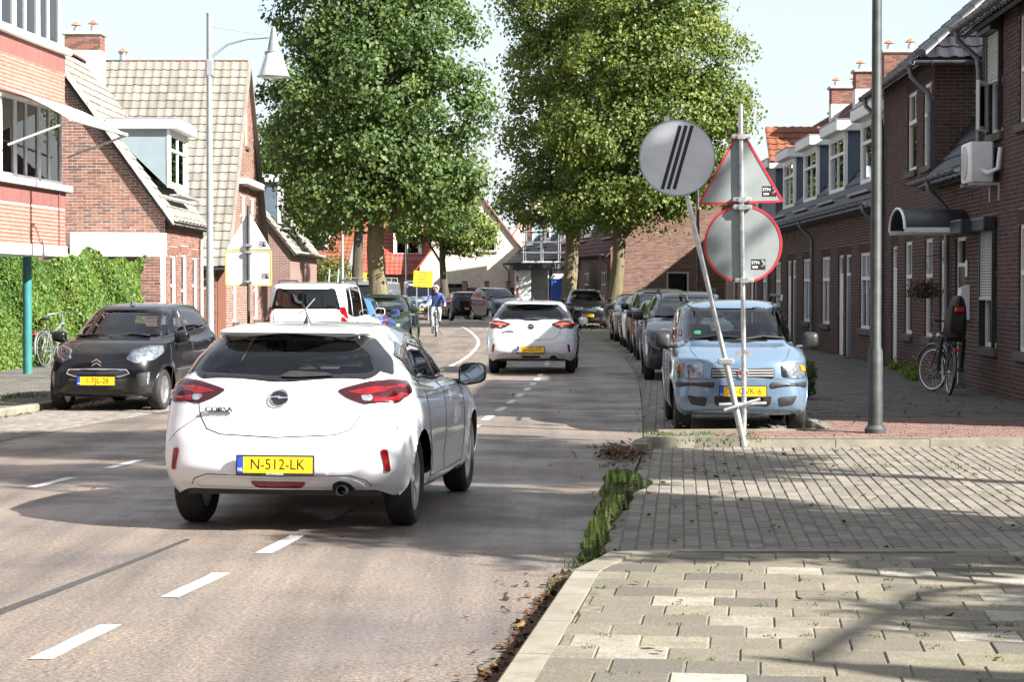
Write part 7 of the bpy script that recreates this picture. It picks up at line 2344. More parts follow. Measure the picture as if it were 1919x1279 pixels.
# ------------------------------------------------------------------ street furniture
M['sign_back'] = simple('sign_back', (.24, .265, .265), .45, .2, var=.08, scale=3)
M['sign_white'] = simple('sign_white', (.52, .54, .58), .4, var=.10, scale=3)
M['sign_red'] = simple('sign_red', (.50, .025, .035), .45, var=.06)
M['sign_yellow'] = simple('sign_yellow', (.72, .44, .02), .5, var=.15, scale=3)
M['sticker_red'] = simple('sticker_red', (.5, .05, .08), .5, var=0)
M['sticker_blue'] = simple('sticker_blue', (.08, .42, .72), .5, var=0)
M['sticker_lime'] = simple('sticker_lime', (.25, .45, .08), .5, var=0)
M['lamp_diffuser'] = simple('lamp_diffuser', (.42, .45, .46), .25, var=.12, scale=9, coat=.5)
XZ = Matrix.Rotation(R(90), 4, 'X')          # drawing plane x, z facing -y


def circle(r, n=48, c=(0, 0)): return [(c[0] + r * math.cos(2 * math.pi * k / n), c[1] + r * math.sin(2 * math.pi * k / n)) for k in range(n)]


def board(parent, poly, y, th, mat_, name):
    return MB().prism([(p[0], y, p[1]) for p in poly], (0, th, 0)).build(name, mat_, parent)


def ring_board(parent, outer, inner_, y, th, mat_, name):
    n = len(outer); mb = MB()
    V = [(p[0], y, p[1]) for p in outer] + [(p[0], y, p[1]) for p in inner_] + [(p[0], y + th, p[1]) for p in outer] + [(p[0], y + th, p[1]) for p in inner_]
    F = []
    for i in range(n):
        j = (i + 1) % n
        F += [(i, j, n + j, n + i), (2 * n + i, 3 * n + i, 3 * n + j, 2 * n + j), (i, 2 * n + i, 2 * n + j, j), (n + i, n + j, 3 * n + j, 3 * n + i)]
    return mb.add(V, F).build(name, mat_, parent)


def stn_sticker(parent, x, z, y, s=1.0):
    st = MB().box((x - .075 * s, y - .002, z - .055 * s), (x + .075 * s, y, z + .055 * s)).build('sticker', M['ink'], parent)
    lettering('STN', .046 * s, Matrix.Translation((x - .030 * s, y - .003, z + .018 * s)) @ XZ, M['white_ink'], st, extrude=.0003)
    for k, (mm, a0) in enumerate((('sticker_lime', .5), ('sticker_blue', -.5), ('sticker_red', -1.6))):
        V = []
        for a in np.linspace(a0, a0 + .95, 5):
            V += [(x + .032 * s + .020 * s * math.cos(a), y - .0032, z + .010 * s + .020 * s * math.sin(a)), (x + .032 * s + .038 * s * math.cos(a), y - .0032, z + .010 * s + .038 * s * math.sin(a))]
        MB().add(V, [(2 * i, 2 * i + 1, 2 * i + 3, 2 * i + 2) for i in range(4)]).build('sticker_mark', M[mm], st)
    for dz in (-.022, -.034): MB().box((x - .062 * s, y - .003, z + dz * s - .003), (x - .005 * s, y - .0021, z + dz * s + .003)).build('sticker_line', M['white_ink'], st)


def clamp(parent, x, z, y, w=.20):
    MB().bbox((x - w / 2, y - .035, z - .022), (x + w / 2, y + .028, z + .022), .008).box((x - .04, y - .05, z - .026), (x + .04, y + .03, z + .026)).build('clamp', M['galvanised'], parent)


# upright pole with the backs of a triangle and a round sign
sp = thing('sign_post', 'upright galvanised sign post carrying the backs of a triangular and a round road sign', 'sign', (2.45, 22.6, .06))
MB().tube([(0, 0, -.05), (.012, 0, .3), (.0, 0, 1.3), (-.02, 0, 2.4), (-.035, 0, 3.56)], [.030, .028, .0255, .0245, .0245], 14).build('pole', M['galvanised'], sp, True)
tri = round_poly([(-.485, 2.50), (.435, 2.53), (-.03, 3.33)], .05)
board(sp, inset(tri, .018), .036, .004, M['sign_back'], 'triangle_plate')
ring_board(sp, tri, inset(tri, .022), .030, .02, M['sign_red'], 'triangle_rim')
cc = (0.0, 2.085)
board(sp, circle(.40, 56, cc), .036, .004, M['sign_back'], 'round_plate')
ring_board(sp, circle(.415, 56, cc), circle(.392, 56, cc), .030, .02, M['sign_red'], 'round_rim')
for x, z in ((-.03, 3.22), (-.02, 2.555), (-.015, 2.475), (.005, 1.70)): clamp(sp, x, z, .0)
stn_sticker(sp, .275, 2.645, .0355); stn_sticker(sp, .16, 1.87, .0355)
sb = MB().box((.0, -.03, .92), (.02, .03, .97)).box((-.075, -.022, .90), (.085, .022, .95)).build('collar', M['galvanised'], sp)
MB().tube([(-.26, -.05, .385), (.24, -.05, .40)], .016, 8).build('ground_bar', M['galvanised'], sp, True)
# leaning pole with the end-of-restrictions sign
ls = thing('sign_post', 'leaning galvanised post with white end-of-restrictions disc with black bars', 'sign', (2.44, 22.38, .06))
MB().tube([(0, 0, -.05), (-.20, 0, .86)], [.036, .033], 12).tube([(-.19, .0, .82), (-.60, 0, 2.55), (-.735, .01, 3.15)], .026, 12).tube([(-.80, .03, 3.30), (-.82, .03, 3.42)], .03, 10).build('pole', M['galvanised'], ls, True)
MB().bbox((-.28, -.045, .82), (-.12, .045, .88), .01).tube([(-.31, 0, .84), (-.10, 0, .855)], .009, 6).build('collar', M['galvanised'], ls)
MB().tube([(-.22, -.06, .34), (.16, -.05, .455)], .016, 8).build('ground_bar', M['galvanised'], ls, True)
cc = (-.715, 2.98)
dp = board(ls, circle(.392, 56, cc), -.046, .012, M['sign_white'], 'disc')
ring_board(ls, circle(.40, 56, cc), circle(.388, 56, cc), -.050, .02, M['sign_back'], 'disc_rim')
for k in range(3):
    dx = -.062 + k * .062
    t = Vector((.27, .0, .963)).normalized(); nrm = Vector((t.z, 0, -t.x))
    c0 = Vector((cc[0] + dx, -.0475, cc[1] + .005)); a, b = c0 - t * .345, c0 + t * .345
    w = nrm * .0185
    MB().add([a - w, a + w, b + w, b - w], [(0, 1, 2, 3)]).build('bar', M['ink'], dp)
clamp(ls, -.665, 2.80, .02, .16)

# pair of sign backs on the left
sl = thing('sign_post', 'post with the white backs of a triangle and a yellow-edged panel by the brick house', 'sign', (-5.43, 44.0, .06))
MB().tube([(0, 0, -.05), (0, 0, 3.32)], .032, 12).build('pole', M['post_grey'], sl, True)
tri = round_poly([(-.46, 2.42), (.46, 2.42), (0, 3.20)], .04)
board(sl, tri, .04, .006, M['sign_white'], 'triangle_plate')
ring_board(sl, round_poly([(-.48, 1.66), (.48, 1.66), (.48, 2.40), (-.48, 2.40)], .05), round_poly([(-.45, 1.69), (.45, 1.69), (.45, 2.37), (-.45, 2.37)], .04), .032, .02, simple('dull_yellow', (.48, .37, .10), .5), 'panel_rim')
board(sl, round_poly([(-.46, 1.68), (.46, 1.68), (.46, 2.38), (-.46, 2.38)], .04), .042, .004, M['sign_white'], 'panel')
stn_sticker(sl, .28, 2.52, .0395); stn_sticker(sl, .34, 1.86, .0415)
for z in (2.5, 2.36, 1.75): clamp(sl, 0, z, 0, .18)


def street_lamp(label, loc, rz, H=6.22, r=.062, arm_z=5.45, reach=.98, mat_=None, group='street lamps', ar=1.0):
    t = thing('street_lamp', label, 'street lamp', loc, rz, group)
    m = mat_ or M['lamp_paint']
    MB().tube([(0, 0, -.1), (0, 0, .9), (0, 0, .95), (0, 0, H)], [r * 1.35, r * 1.3, r, r * .72], 16).build('post', m, t, True)
    MB().lathe([(r * 1.9, 0), (r * 1.9, .05), (r * 1.4, .09)], 16, 0).build('base_collar', m, t, True)
    MB().tube([(0, 0, arm_z - .1), (.06, 0, arm_z + .06), (.30, 0, arm_z + .26), (.62, 0, arm_z + .35), (reach, 0, arm_z + .38)], [v * ar for v in (.026, .026, .024, .022, .022)], 10).build('arm', m, t, True)
    MB().bbox((-.06, -.05, arm_z - .28), (.07, .05, arm_z), .02).build('bracket', m, t)
    MB().tube([(0, 0, H - .22), (reach - .1, 0, arm_z + .42)], .005, 5).build('stay_wire', M['galvanised'], t)
    Mh = Matrix.Translation((reach + .08, 0, arm_z - .30))
    hd = MB(); hd.lathe([(.0, .86), (.03, .85), (.075, .62), (.105, .45), (.15, .44), (.15, .425), (.0, .42)], 20, 0, Mh)
    ho = hd.build('lamp_head', m, t, True)
    MB().lathe([(.14, .42), (.20, .22), (.262, .03), (.25, .02), (.12, -.005), (0, -.01)], 24, 0, Mh).build('diffuser', M['lamp_diffuser'], ho, True)
    for k in range(4):
        a = k * math.pi / 2 + .5
        MB().tube([Mh @ Vector((.15 * math.cos(a), .15 * math.sin(a), .43)), Mh @ Vector((.205 * math.cos(a), .205 * math.sin(a), .22)), Mh @ Vector((.27 * math.cos(a), .27 * math.sin(a), .03))], .012, 6).build('rib', m, ho, True)
    MB().tube([Mh @ Vector((.266 * math.cos(a), .266 * math.sin(a), .028)) for a in np.linspace(0, 2 * math.pi, 29)], .012, 6, 0, False).build('rim', m, ho, True)
    MB().lathe([(.03, .40), (.045, .30), (.045, .12), (0, .08)], 12, 0, Mh).build('bulb', M['white_plastic'], ho, True)
    return t


street_lamp('tall grey street lamp with hanging bell lantern beside the tiled houses', (-5.02, 35.5, .02), R(4))
street_lamp('tall grey street lamp in tree shade by the shrubs at the bend', (-6.95, 87.5, .05), R(4))
street_lamp('thin dark street lamp behind the leaning road sign', (6.0, 69.0, .05), R(180), mat_=M['post_grey'])
# thick grey post on the right pavement; its lantern hangs above the frame
street_lamp('thick weathered grey lamp post standing on the red clinkers', (3.97, 23.3, .09), R(176), H=8.6, r=.061, arm_z=7.7, reach=1.3, mat_=M['post_grey'])

street_lamp('tall lamp post with long arm beside the set-back row', (9.8, 7.0, .05), R(-111.8), H=6.3, r=.07, arm_z=5.6, reach=2.7, mat_=M['post_grey'], ar=2.0)

# ---- board fence, cabin, toilet, scaffold, yellow boards ------------------------------
fe = thing('board_fence', 'dark brown board fence with brick piers in front of the cream house', 'fence', (-5.2, 122.0, 0))
M['fence_wood'] = simple('fence_wood', (.075, .055, .045), .8, var=.3, scale=5)
for k in range(6): MB().bbox((k * 1.25 - .13, -.12, 0), (k * 1.25 + .13, .14, 2.0), .02).build('pier', M['far_brown'], fe); 
for k in range(6): MB().bbox((k * 1.25 - .17, -.16, 2.002), (k * 1.25 + .17, .18, 2.08), .02).build('pier_cap', M['stone_sill'], fe)
for k in range(5):
    for j in range(8): MB().bbox((k * 1.25 + .132, -.02, .08 + j * .205), (k * 1.25 + 1.118, .02, .27 + j * .205), .006).build('board', M['fence_wood'], fe)

cb = thing('site_cabin', 'white site cabin with dark roof fascia and red-white corner strip', 'cabin', (.12, 98.0, .05), R(-4))
M['cabin_white'] = simple('cabin_white', (.66, .68, .68), .5, var=.12, scale=2)
M['cabin_red'] = simple('cabin_red', (.55, .03, .03), .5, var=0)
MB().box((0, 0, 0), (.08, 3.0, 2.45)).box((1.52, 0, 0), (1.58, 3.0, 2.45)).box((.08, 1.9, 0), (1.52, 1.96, 2.45)).box((.08, 0, 0), (1.52, 1.9, .1)).build('walls', M['cabin_white'], cb)
MB().bbox((-.08, -.18, 2.47), (2.7, 3.1, 2.78), .02).build('roof', M['dark_metal'], cb)
lettering('12', .26, Matrix.Translation((1.95, -.184, 2.62)) @ XZ, M['shutter'], cb, 'cabin_number')
for k in range(4): MB().box((.082, -.012, .25 + k * .56), (.17, -.002, .52 + k * .56)).build('red_band', M['cabin_red'], cb)
MB().box((.082, -.010, .1), (.17, .0, 2.4)).box((.172, .02, .1), (.75, .06, 2.44)).build('door', M['cabin_white'], cb)
to = thing('portable_toilet', 'blue portable toilet with white roof beside the site cabin', 'toilet', (1.78, 97.6, .05), R(-4))
M['toilet_blue'] = simple('toilet_blue', (.02, .10, .46), .45, var=.06)
MB().bbox((0, .06, .08), (1.06, 1.10, 2.05), .03).build('shell', M['toilet_blue'], to)
MB().bbox((.14, .02, .16), (.92, .058, 1.95), .01).build('door', M['toilet_blue'], to)
for x in (.28, .46, .64): MB().box((x, .008, .3), (x + .05, .02, 1.7)).build('door_rib', M['toilet_blue'], to)
MB().bbox((.55, -.0, 1.30), (.78, .018, 1.46), .003).build('notice', M['white_plastic'], to)
MB().prism([(-.03, .0, 2.05), (1.09, 0, 2.05), (.95, 0, 2.28), (.11, 0, 2.28)], (0, 1.15, 0)).build('roof', M['white_plastic'], to)
MB().bbox((-.02, .0, 0), (1.08, 1.14, .08), .02).build('skid', M['black_plastic'], to)

sf = thing('scaffold', 'galvanised tube scaffold standing against the dormer front', 'scaffold', (.55, 103.2, 0), R(-6))
for x in (0, .85, 1.7, 2.5):
    for y in (0, 1.1): MB().tube([(x, y, 0), (x, y, 5.9)], .026, 8).build('standard', M['galvanised'], sf, True)
for z in (1.9, 2.9, 3.4, 3.9, 4.4, 4.9, 5.4):
    for y in (0, 1.1): MB().tube([(-.1, y - .03, z), (2.6, y - .03, z)], .024, 8).build('ledger', M['galvanised'], sf, True)
for z in (2.9, 3.9, 4.9):
    for x in (0, .85, 1.7, 2.5): MB().tube([(x + .05, 0, z), (x + .05, 1.1, z)], .024, 8).build('transom', M['galvanised'], sf, True)
for z in (2.93, 4.93):
    for y in (.12, .42, .72): MB().box((-.05, y, z), (2.55, y + .27, z + .045)).build('deck_board', M['steel_white'], sf)


def notice_board(label, loc, rz, w, h, z, tilt):
    t = thing('notice_board', label, 'sign', loc, rz, 'yellow roadwork boards')
    Mt = Matrix.Translation((0, 0, z)) @ Matrix.Rotation(R(tilt), 4, 'Y')
    MB().bbox((-w / 2, 0, 0), (w / 2, .03, h), .012, 0, Mt).build('panel', M['sign_yellow'], t)
    for k, ww in enumerate((.7, .5, .62, .55)):
        MB().box((-w * ww / 2, -.004, h * (.86 - k * .19)), (w * ww / 2, -.001, h * (.90 - k * .19)), 0, 0, Mt).build('printed_line', M['terracotta'], t)
    for x in (-w * .3, w * .3): MB().tube([(x, .05, 0), (x, .05, z + h * .8)], .025, 8).build('leg', M['galvanised'], t, True)


notice_board('large yellow roadwork board on legs behind the cyclist', (-4.55, 108.5, 0), R(2), .98, .82, 1.72, 3)
notice_board('small yellow roadwork board half hidden by the dark trunk', (-6.1, 85.0, 0), 0, .62, .48, 1.80, 0)
mp_ = thing('flag_pole', 'thin pale pole beside the large yellow board', 'pole', (-5.75, 116.0, 0))
MB().tube([(0, 0, 0), (0, 0, 4.6)], .05, 10).build('shaft', M['galvanised'], mp_, True); MB().bbox((-.12, -.1, 1.7), (.12, .1, 2.0), .03).build('fuse_box', M['white_plastic'], mp_)

# ---- bicycles ------------------------------------------------------------------------------
M['bike_black'] = simple('bike_black', (.015, .015, .017), .35, .2, var=.1, coat=.5)
M['bike_grey'] = simple('bike_grey', (.22, .23, .24), .35, .4, var=.1, coat=.5)
M['tyre_band'] = simple('tyre_band', (.42, .40, .34), .7, var=.1)
M['brown_shell'] = simple('brown_shell', (.045, .028, .024), .5, var=.1)
M['red_reflector'] = simple('red_reflector', (.55, .012, .012), .2, var=0, coat=1)


def bicycle(label, loc, heading, steer=0.0, lean=0.0, frame=None, seat_child=False, bags=False, group=None):
    t = thing('bicycle', label, 'bicycle', loc, 0, group)
    t.rotation_euler = (0, R(lean), -R(heading))
    f = frame or M['bike_black']
    def wheel(parent, y, band=True):
        rr = .345
        e = bpy.data.objects.new('wheel', None); COL.objects.link(e); e.parent = parent; e.location = (0, y, rr); e.empty_display_size = .05
        ring = lambda r_, x=0.0: [(x, r_ * math.cos(a), r_ * math.sin(a)) for a in np.linspace(0, 2 * math.pi, 41)]
        MB().tube(ring(rr - .018), .019, 8, 0, False).build('tyre', M['rubber'], e, True)
        for x in (-.0195, .0195): MB().tube(ring(rr - .016, x), .0022, 4, 0, False).build('reflective_band', M['tyre_band'], e, True)
        MB().tube(ring(rr - .045), .011, 6, 0, False).build('rim', M['alloy'], e, True)
        sp_ = MB()
        for k in range(28):
            a = 2 * math.pi * k / 28; x = .025 if k % 2 else -.025
            sp_.tube([(x, .02 * math.cos(a + .6), .02 * math.sin(a + .6)), (0, (rr - .05) * math.cos(a), (rr - .05) * math.sin(a))], .0012, 3)
        o = sp_.build('spokes', M['alloy'], e, fix=False); o['kind'] = 'stuff'
        MB().lathe([(.012, -.05), (.025, -.03), (.025, .03), (.012, .05)], 12, 0, Matrix.Rotation(R(90), 4, 'Y')).build('hub', M['alloy'], e, True)
        return e
    wheel(t, -.55)
    fr = MB()
    bb, seat_t, head_t, head_b, rear = (0, -.10, .30), (0, -.30, .82), (0, .36, .92), (0, .42, .66), (0, -.55, .345)
    fr.tube([bb, seat_t], .018, 8).tube([head_t, head_b], .020, 8).tube([bb, (0, .41, .70)], .019, 8).tube([(0, -.22, .62), (0, .37, .88)], .017, 8)
    for x in (-.05, .05): fr.tube([(x, -.55, .345), (x * .5, bb[1], bb[2])], .010, 6).tube([(x, -.55, .345), (x * .4, -.27, .75)], .009, 6)
    fr.build('frame', f, t, True, fix=False)
    st = bpy.data.objects.new('steering', None); COL.objects.link(st); st.parent = t; st.location = (0, .42, 0); st.rotation_euler = (0, 0, R(steer))
    # front end turns about the head tube
    fk = MB(); fk.tube([(0, 0, .66), (0, .0, .72)], .02, 8)
    for x in (-.055, .055): fk.tube([(x * .6, 0, .70), (x, .03, .62), (x, .13, .345)], .012, 6)
    fk.build('fork', f, st, True, fix=False)
    wheel(st, .13)
    hb = MB(); hb.tube([(0, -.05, .92), (0, -.08, 1.06)], .016, 8).tube([(-.30, -.22, 1.04), (-.26, -.10, 1.08), (-.10, -.04, 1.09), (.10, -.04, 1.09), (.26, -.10, 1.08), (.30, -.22, 1.04)], .012, 8)
    hb.build('handlebar', M['alloy'] if f is not M['bike_black'] else M['bike_black'], st, True, fix=False)
    for x in (-1, 1): MB().tube([(x * .30, -.22, 1.04), (x * .315, -.33, 1.025)], .017, 8).build('grip', M['black_plastic'], st, True)
    MB().ball((0, .05, .86), (.045, .05, .05), 12, 8).build('headlamp', M['lamp_inside'], st, True)
    MB().tube([(0, .39 * math.cos(a) + .13, .345 + .39 * math.sin(a)) for a in np.linspace(.3, 2.6, 12)], .02, 6).build('mudguard', f, st, True)
    sd = MB(); sd.ball((0, -.36, .98), (.095, .14, .035), 14, 8).tube([(0, -.31, .8), (0, -.34, .97)], .014, 8); sd.build('saddle', M['black_plastic'], t, True)
    MB().tube([(0, -.55 + .39 * math.cos(a), .345 + .39 * math.sin(a)) for a in np.linspace(.5, 3.3, 14)], .022, 6).build('mudguard', f, t, True)
    rk = MB()
    for x in (-.06, .06): rk.tube([(x, -.28, .76), (x, -.92, .76)], .007, 5).tube([(x, -.85, .76), (x, -.56, .36)], .006, 5)
    for y in (-.4, -.6, -.8): rk.tube([(-.06, y, .76), (.06, y, .76)], .006, 5)
    rk.build('luggage_rack', M['bike_black'], t, True, fix=False)
    MB().bbox((-.05, -.955, .66), (.05, -.925, .70), .008).build('rear_light', M['red_reflector'], t)
    cr = MB(); cr.lathe([(.09, -.004), (.09, .004)], 24, 0, Matrix.Translation((.05, -.10, .30)) @ Matrix.Rotation(R(90), 4, 'Y')).tube([(.06, -.10, .30), (.075, -.10, .135)], .010, 6).tube([(-.06, -.10, .30), (-.075, -.10, .465)], .010, 6)
    cr.build('crankset', M['alloy'], t, True, fix=False)
    for x, z in ((.12, .13), (-.12, .47)): MB().bbox((x - .045, -.14, z - .012), (x + .045, -.06, z + .012), .006).build('pedal', M['black_plastic'], t)
    MB().tube([(-.03, -.50, .30), (-.20, -.56, .01)], .009, 6).build('kickstand', M['bike_black'], t, True)
    if seat_child:
        cs = MB(); V, F = [], []
        prof = [(.86, .15), (.90, .17), (1.05, .165), (1.20, .15), (1.34, .125), (1.44, .09), (1.48, .04)]
        for z, w in prof:
            for a in np.linspace(-1, 1, 9):
                V.append((w * a, -.62 - .12 * (1 - a * a) - (z - .86) * .16, z))
        n = 9
        for i in range(len(prof) - 1):
            for k in range(n - 1): F.append((i * n + k, i * n + k + 1, (i + 1) * n + k + 1, (i + 1) * n + k))
        V2 = [(x * .82, y + .05, z) for x, y, z in V]; m_ = len(V)
        F2 = [tuple(m_ + i for i in q[::-1]) for q in F]
        so = cs.add(V + V2, F + F2).build('child_seat', M['brown_shell'], t, True, sharp=60)
        MB().bbox((-.15, -.66, .80), (.15, -.32, .88), .03).build('seat_pan', M['black_plastic'], so, True)
        MB().bbox((-.11, -.80, .93), (.11, -.765, 1.33), .02).build('back_panel', M['black_plastic'], so, True)
        MB().bbox((-.06, -.875, 1.24), (.06, -.80, 1.31), .012).build('reflector', M['red_reflector'], so)
        for x in (-.16, .16): MB().tube([(x, -.58, .86), (x * 1.05, -.50, .60), (x * 1.05, -.45, .42)], .03, 8).bbox((x * 1.05 - .035, -.52, .36), (x * 1.05 + .035, -.34, .42), .01).build('foot_rest', M['black_plastic'], so, True)
        MB().tube([(0, -.40, .80), (0, -.30, .74)], .02, 6).build('bracket', M['alloy'], so)
    return t


bicycle('black city bicycle with brown child seat standing by the brick house wall', (6.45, 32.0, .09), 1, 30, 4, M['bike_black'], True)
bicycle('pale grey city bicycle leaning at the ivy hedge', (-9.15, 43.0, .09), 14, 22, -6, M['bike_grey'])
rider_bike = bicycle('dark city bicycle ridden towards us along the left line', (-2.62, 73.6, 0), 180, 3, 0, M['bike_black'])


# ---- person on the bicycle ----------------------------------------------------------------
def cyclist(loc, heading):
    t = thing('person', 'cyclist in blue padded jacket and pale jeans riding towards us', 'person', loc, -R(heading))
    J = {'pel': (0, -.30, 1.04), 'sp': (0, -.24, 1.22), 'ch': (0, -.15, 1.40), 'nk': (0, -.09, 1.53), 'hd': (0, -.05, 1.62), 'tp': (0, -.04, 1.74),
         'hr': (.10, -.28, 1.0), 'kr': (.12, .06, .60), 'ar': (.12, -.12, .22), 'tr': (.12, .02, .16), 'hl': (-.10, -.28, 1.0), 'kl': (-.13, .16, .90), 'al': (-.12, -.12, .56), 'tl': (-.12, .02, .50),
         'sr': (.18, -.16, 1.43), 'er': (.30, -.02, 1.20), 'wr': (.31, .07, 1.075), 'gr': (.31, .12, 1.06), 'sl': (-.18, -.16, 1.43), 'el': (-.30, -.02, 1.20), 'wl': (-.31, .07, 1.075), 'gl': (-.31, .12, 1.06)}
    rad = {'pel': .15, 'sp': .145, 'ch': .16, 'nk': .055, 'hd': .088, 'tp': .07, 'hr': .105, 'kr': .068, 'ar': .045, 'tr': .04, 'hl': .105, 'kl': .068, 'al': .045, 'tl': .04,
           'sr': .082, 'er': .058, 'wr': .036, 'gr': .034, 'sl': .082, 'el': .058, 'wl': .036, 'gl': .034}
    E = [('pel', 'sp'), ('sp', 'ch'), ('ch', 'nk'), ('nk', 'hd'), ('hd', 'tp'), ('pel', 'hr'), ('hr', 'kr'), ('kr', 'ar'), ('ar', 'tr'), ('pel', 'hl'), ('hl', 'kl'), ('kl', 'al'), ('al', 'tl'), ('ch', 'sr'), ('sr', 'er'), ('er', 'wr'), ('wr', 'gr'), ('ch', 'sl'), ('sl', 'el'), ('el', 'wl'), ('wl', 'gl')]
    ks = list(J); ix = {k: i for i, k in enumerate(ks)}
    me = bpy.data.meshes.new('skeleton'); me.from_pydata([J[k] for k in ks], [(ix[a], ix[b]) for a, b in E], [])
    o = bpy.data.objects.new('skeleton', me); COL.objects.link(o)
    md = o.modifiers.new('skin', 'SKIN'); md.use_smooth_shade = True
    for i, k in enumerate(ks):
        v = me.skin_vertices[0].data[i]; v.radius = (rad[k] * (1.0 if k not in ('sp', 'ch', 'pel') else 1.12), rad[k] * (1.0 if k not in ('sp', 'ch', 'pel') else .8)); v.use_root = (k == 'pel')
    sb_ = o.modifiers.new('sub', 'SUBSURF'); sb_.levels = 2; sb_.render_levels = 2
    dg = bpy.context.evaluated_depsgraph_get()
    body = bpy.data.meshes.new_from_object(o.evaluated_get(dg)); bpy.data.objects.remove(o)
    body.name = 'body'
    mats = [simple('skin', (.52, .32, .24), .5, var=.08), simple('jacket_blue', (.035, .055, .20), .6, var=.25, scale=18), simple('jeans_pale', (.50, .56, .62), .8, var=.1, scale=8), simple('shoe_dark', (.05, .05, .06), .6, var=.1)]
    for m_ in mats: body.materials.append(m_)
    for p in body.polygons:
        c = p.center
        leg = c.z < 1.02 and not (abs(c.x) > .24 and c.y > -.05)
        if c.z > 1.535: k = 0
        elif abs(c.x) > .2 and c.y > .055 and c.z > 1.0: k = 0
        elif leg and ((c.x > 0 and c.z < .235) or (c.x < 0 and c.z < .56 and c.y > -.16 and c.y < .08)): k = 3
        elif leg: k = 2
        else: k = 1
        p.material_index = k
    bo = link_mesh('body', body, t)
    for s_ in (-1, 1):
        for q in range(4):
            x = s_ * (.285 + q * .019)
            MB().tube([(x, .10, 1.085), (x, .145, 1.085), (x, .16, 1.055), (x, .135, 1.030)], [.011, .011, .010, .008], 6).build('finger', mats[0], t, True)
        MB().tube([(s_ * .275, .09, 1.065), (s_ * .265, .12, 1.045), (s_ * .27, .145, 1.035)], [.012, .011, .009], 6).build('thumb', mats[0], t, True)
    hm = simple('hair_blond', (.62, .55, .45), .6, var=.2, scale=30)
    hr = MB(); V, F = [], []
    n, m = 20, 12
    for i in range(m + 1):
        th = 2.35 * i / m
        for k in range(n):
            a = 2 * math.pi * k / n
            front = max(0, math.sin(a)) ** 2
            thh = th * (1 - .62 * front)
            w = 1 + .05 * math.sin(7 * a + i)
            V.append((.108 * math.sin(thh) * math.cos(a) * w, -.055 + .122 * math.sin(thh) * math.sin(a) * w, 1.665 + .118 * math.cos(thh)))
    for i in range(m):
        for k in range(n):
            j = (k + 1) % n; F.append((i * n + k, i * n + j, (i + 1) * n + j, (i + 1) * n + k))
    hr.add(V, F).build('hair', hm, t, True, sharp=80)
    for x in (-.035, .035): MB().ball((x, .038, 1.655), (.014, .010, .010), 8, 6).build('eye', M['ink'], t, True)
    MB().ball((0, .052, 1.625), (.014, .022, .022), 8, 6).build('nose', mats[0], t, True)
    MB().ball((0, .034, 1.585), (.026, .010, .007), 8, 6).build('mouth', simple('lip', (.36, .13, .11), .5, var=0), t, True)
    for x in (-.09, .09): MB().ball((x, -.05, 1.63), (.012, .025, .035), 8, 6).build('ear', mats[0], t, True)
    # quilting of the jacket and its collar
    MB().tube([(.075 * math.cos(a), -.09 + .075 * math.sin(a), 1.515) for a in np.linspace(0, 2 * math.pi, 17)], .026, 8, 0, False).build('collar', mats[1], t, True)
    return t


cyclist((-2.62, 73.6, 0), 180)
pb = thing('pannier_bag', 'black pannier bag hanging beside the rear wheel of the ridden bicycle', 'bag', (-2.62, 73.6, 0), R(180))
MB().bbox((.09, -.80, .36), (.22, -.46, .72), .03).build('bag_body', M['black_plastic'], pb, True)
MB().bbox((.085, -.81, .72), (.225, -.45, .76), .015).build('flap', M['black_plastic'], pb, True)

# ---- small things by the right-hand houses ---------------------------------------------------
bk = thing('hanging_basket', 'withered brown hanging basket under the curved canopy', 'basket', (6.93, 35.9, 1.50))
MB().lathe([(.10, 0), (.17, .06), (.19, .15), (.18, .15), (.09, .02)], 18, 0, None, close=True).build('bowl', M['dark_metal'], bk, True)
for a in (0, 2.1, 4.2): MB().tube([(.18 * math.cos(a), .18 * math.sin(a), .14), (0, 0, .70)], .003, 4).build('chain', M['dark_metal'], bk)
MB().tube([(0, 0, .70), (.25, 0, .74), (.36, 0, .60)], .008, 6).build('hook', M['dark_metal'], bk, True)
n = 900
P = RNG.normal(size=(n, 3)) * np.array([.13, .15, .05]) + np.array([0, 0, .18]); P[:, 2] -= .35 * np.hypot(P[:, 0], P[:, 1]) ** 1.4
leaves('dead_foliage', P, .05, RNG.random(n), leaf_mat('leaf_dead', [(.05, .03, .02), (.09, .05, .03), (.12, .07, .04)], .15), bk)
for lab, loc, s_ in (('tuft of green weeds at the wall foot near the parked bicycle', (6.98, 36.8, .09), 1.0), ('small weed tuft at the wall foot beside the terrace door', (7.42, 41.0, .09), .7)):
    w = thing('weed', lab, 'plant', loc)
    n = 420; P = np.abs(RNG.normal(size=(n, 3))) * np.array([.10, .22, .13]) * s_ * np.array([-1, 1, 1]); P[:, 1] *= np.sign(RNG.normal(size=n))
    leaves('foliage', P, .07 * s_, RNG.random(n), M['leaf_ivy'], w)
    for k in range(4): MB().tube([(-.03, .05 * k - .08, 0), (-.06, .07 * k - .1, .16 * s_)], .004, 4).build('stem', M['leaf_ivy'], w)

# ---- fallen leaves, gutter litter, weeds in the joints ----------------------------------------
M['litter'] = leaf_mat('litter', [(.045, .022, .012), (.085, .040, .018), (.13, .065, .025), (.22, .12, .035), (.34, .20, .05)], .1, .7, .3)
M['blade'] = leaf_mat('blade', [(.05, .085, .02), (.08, .13, .03), (.13, .17, .04)], .3)


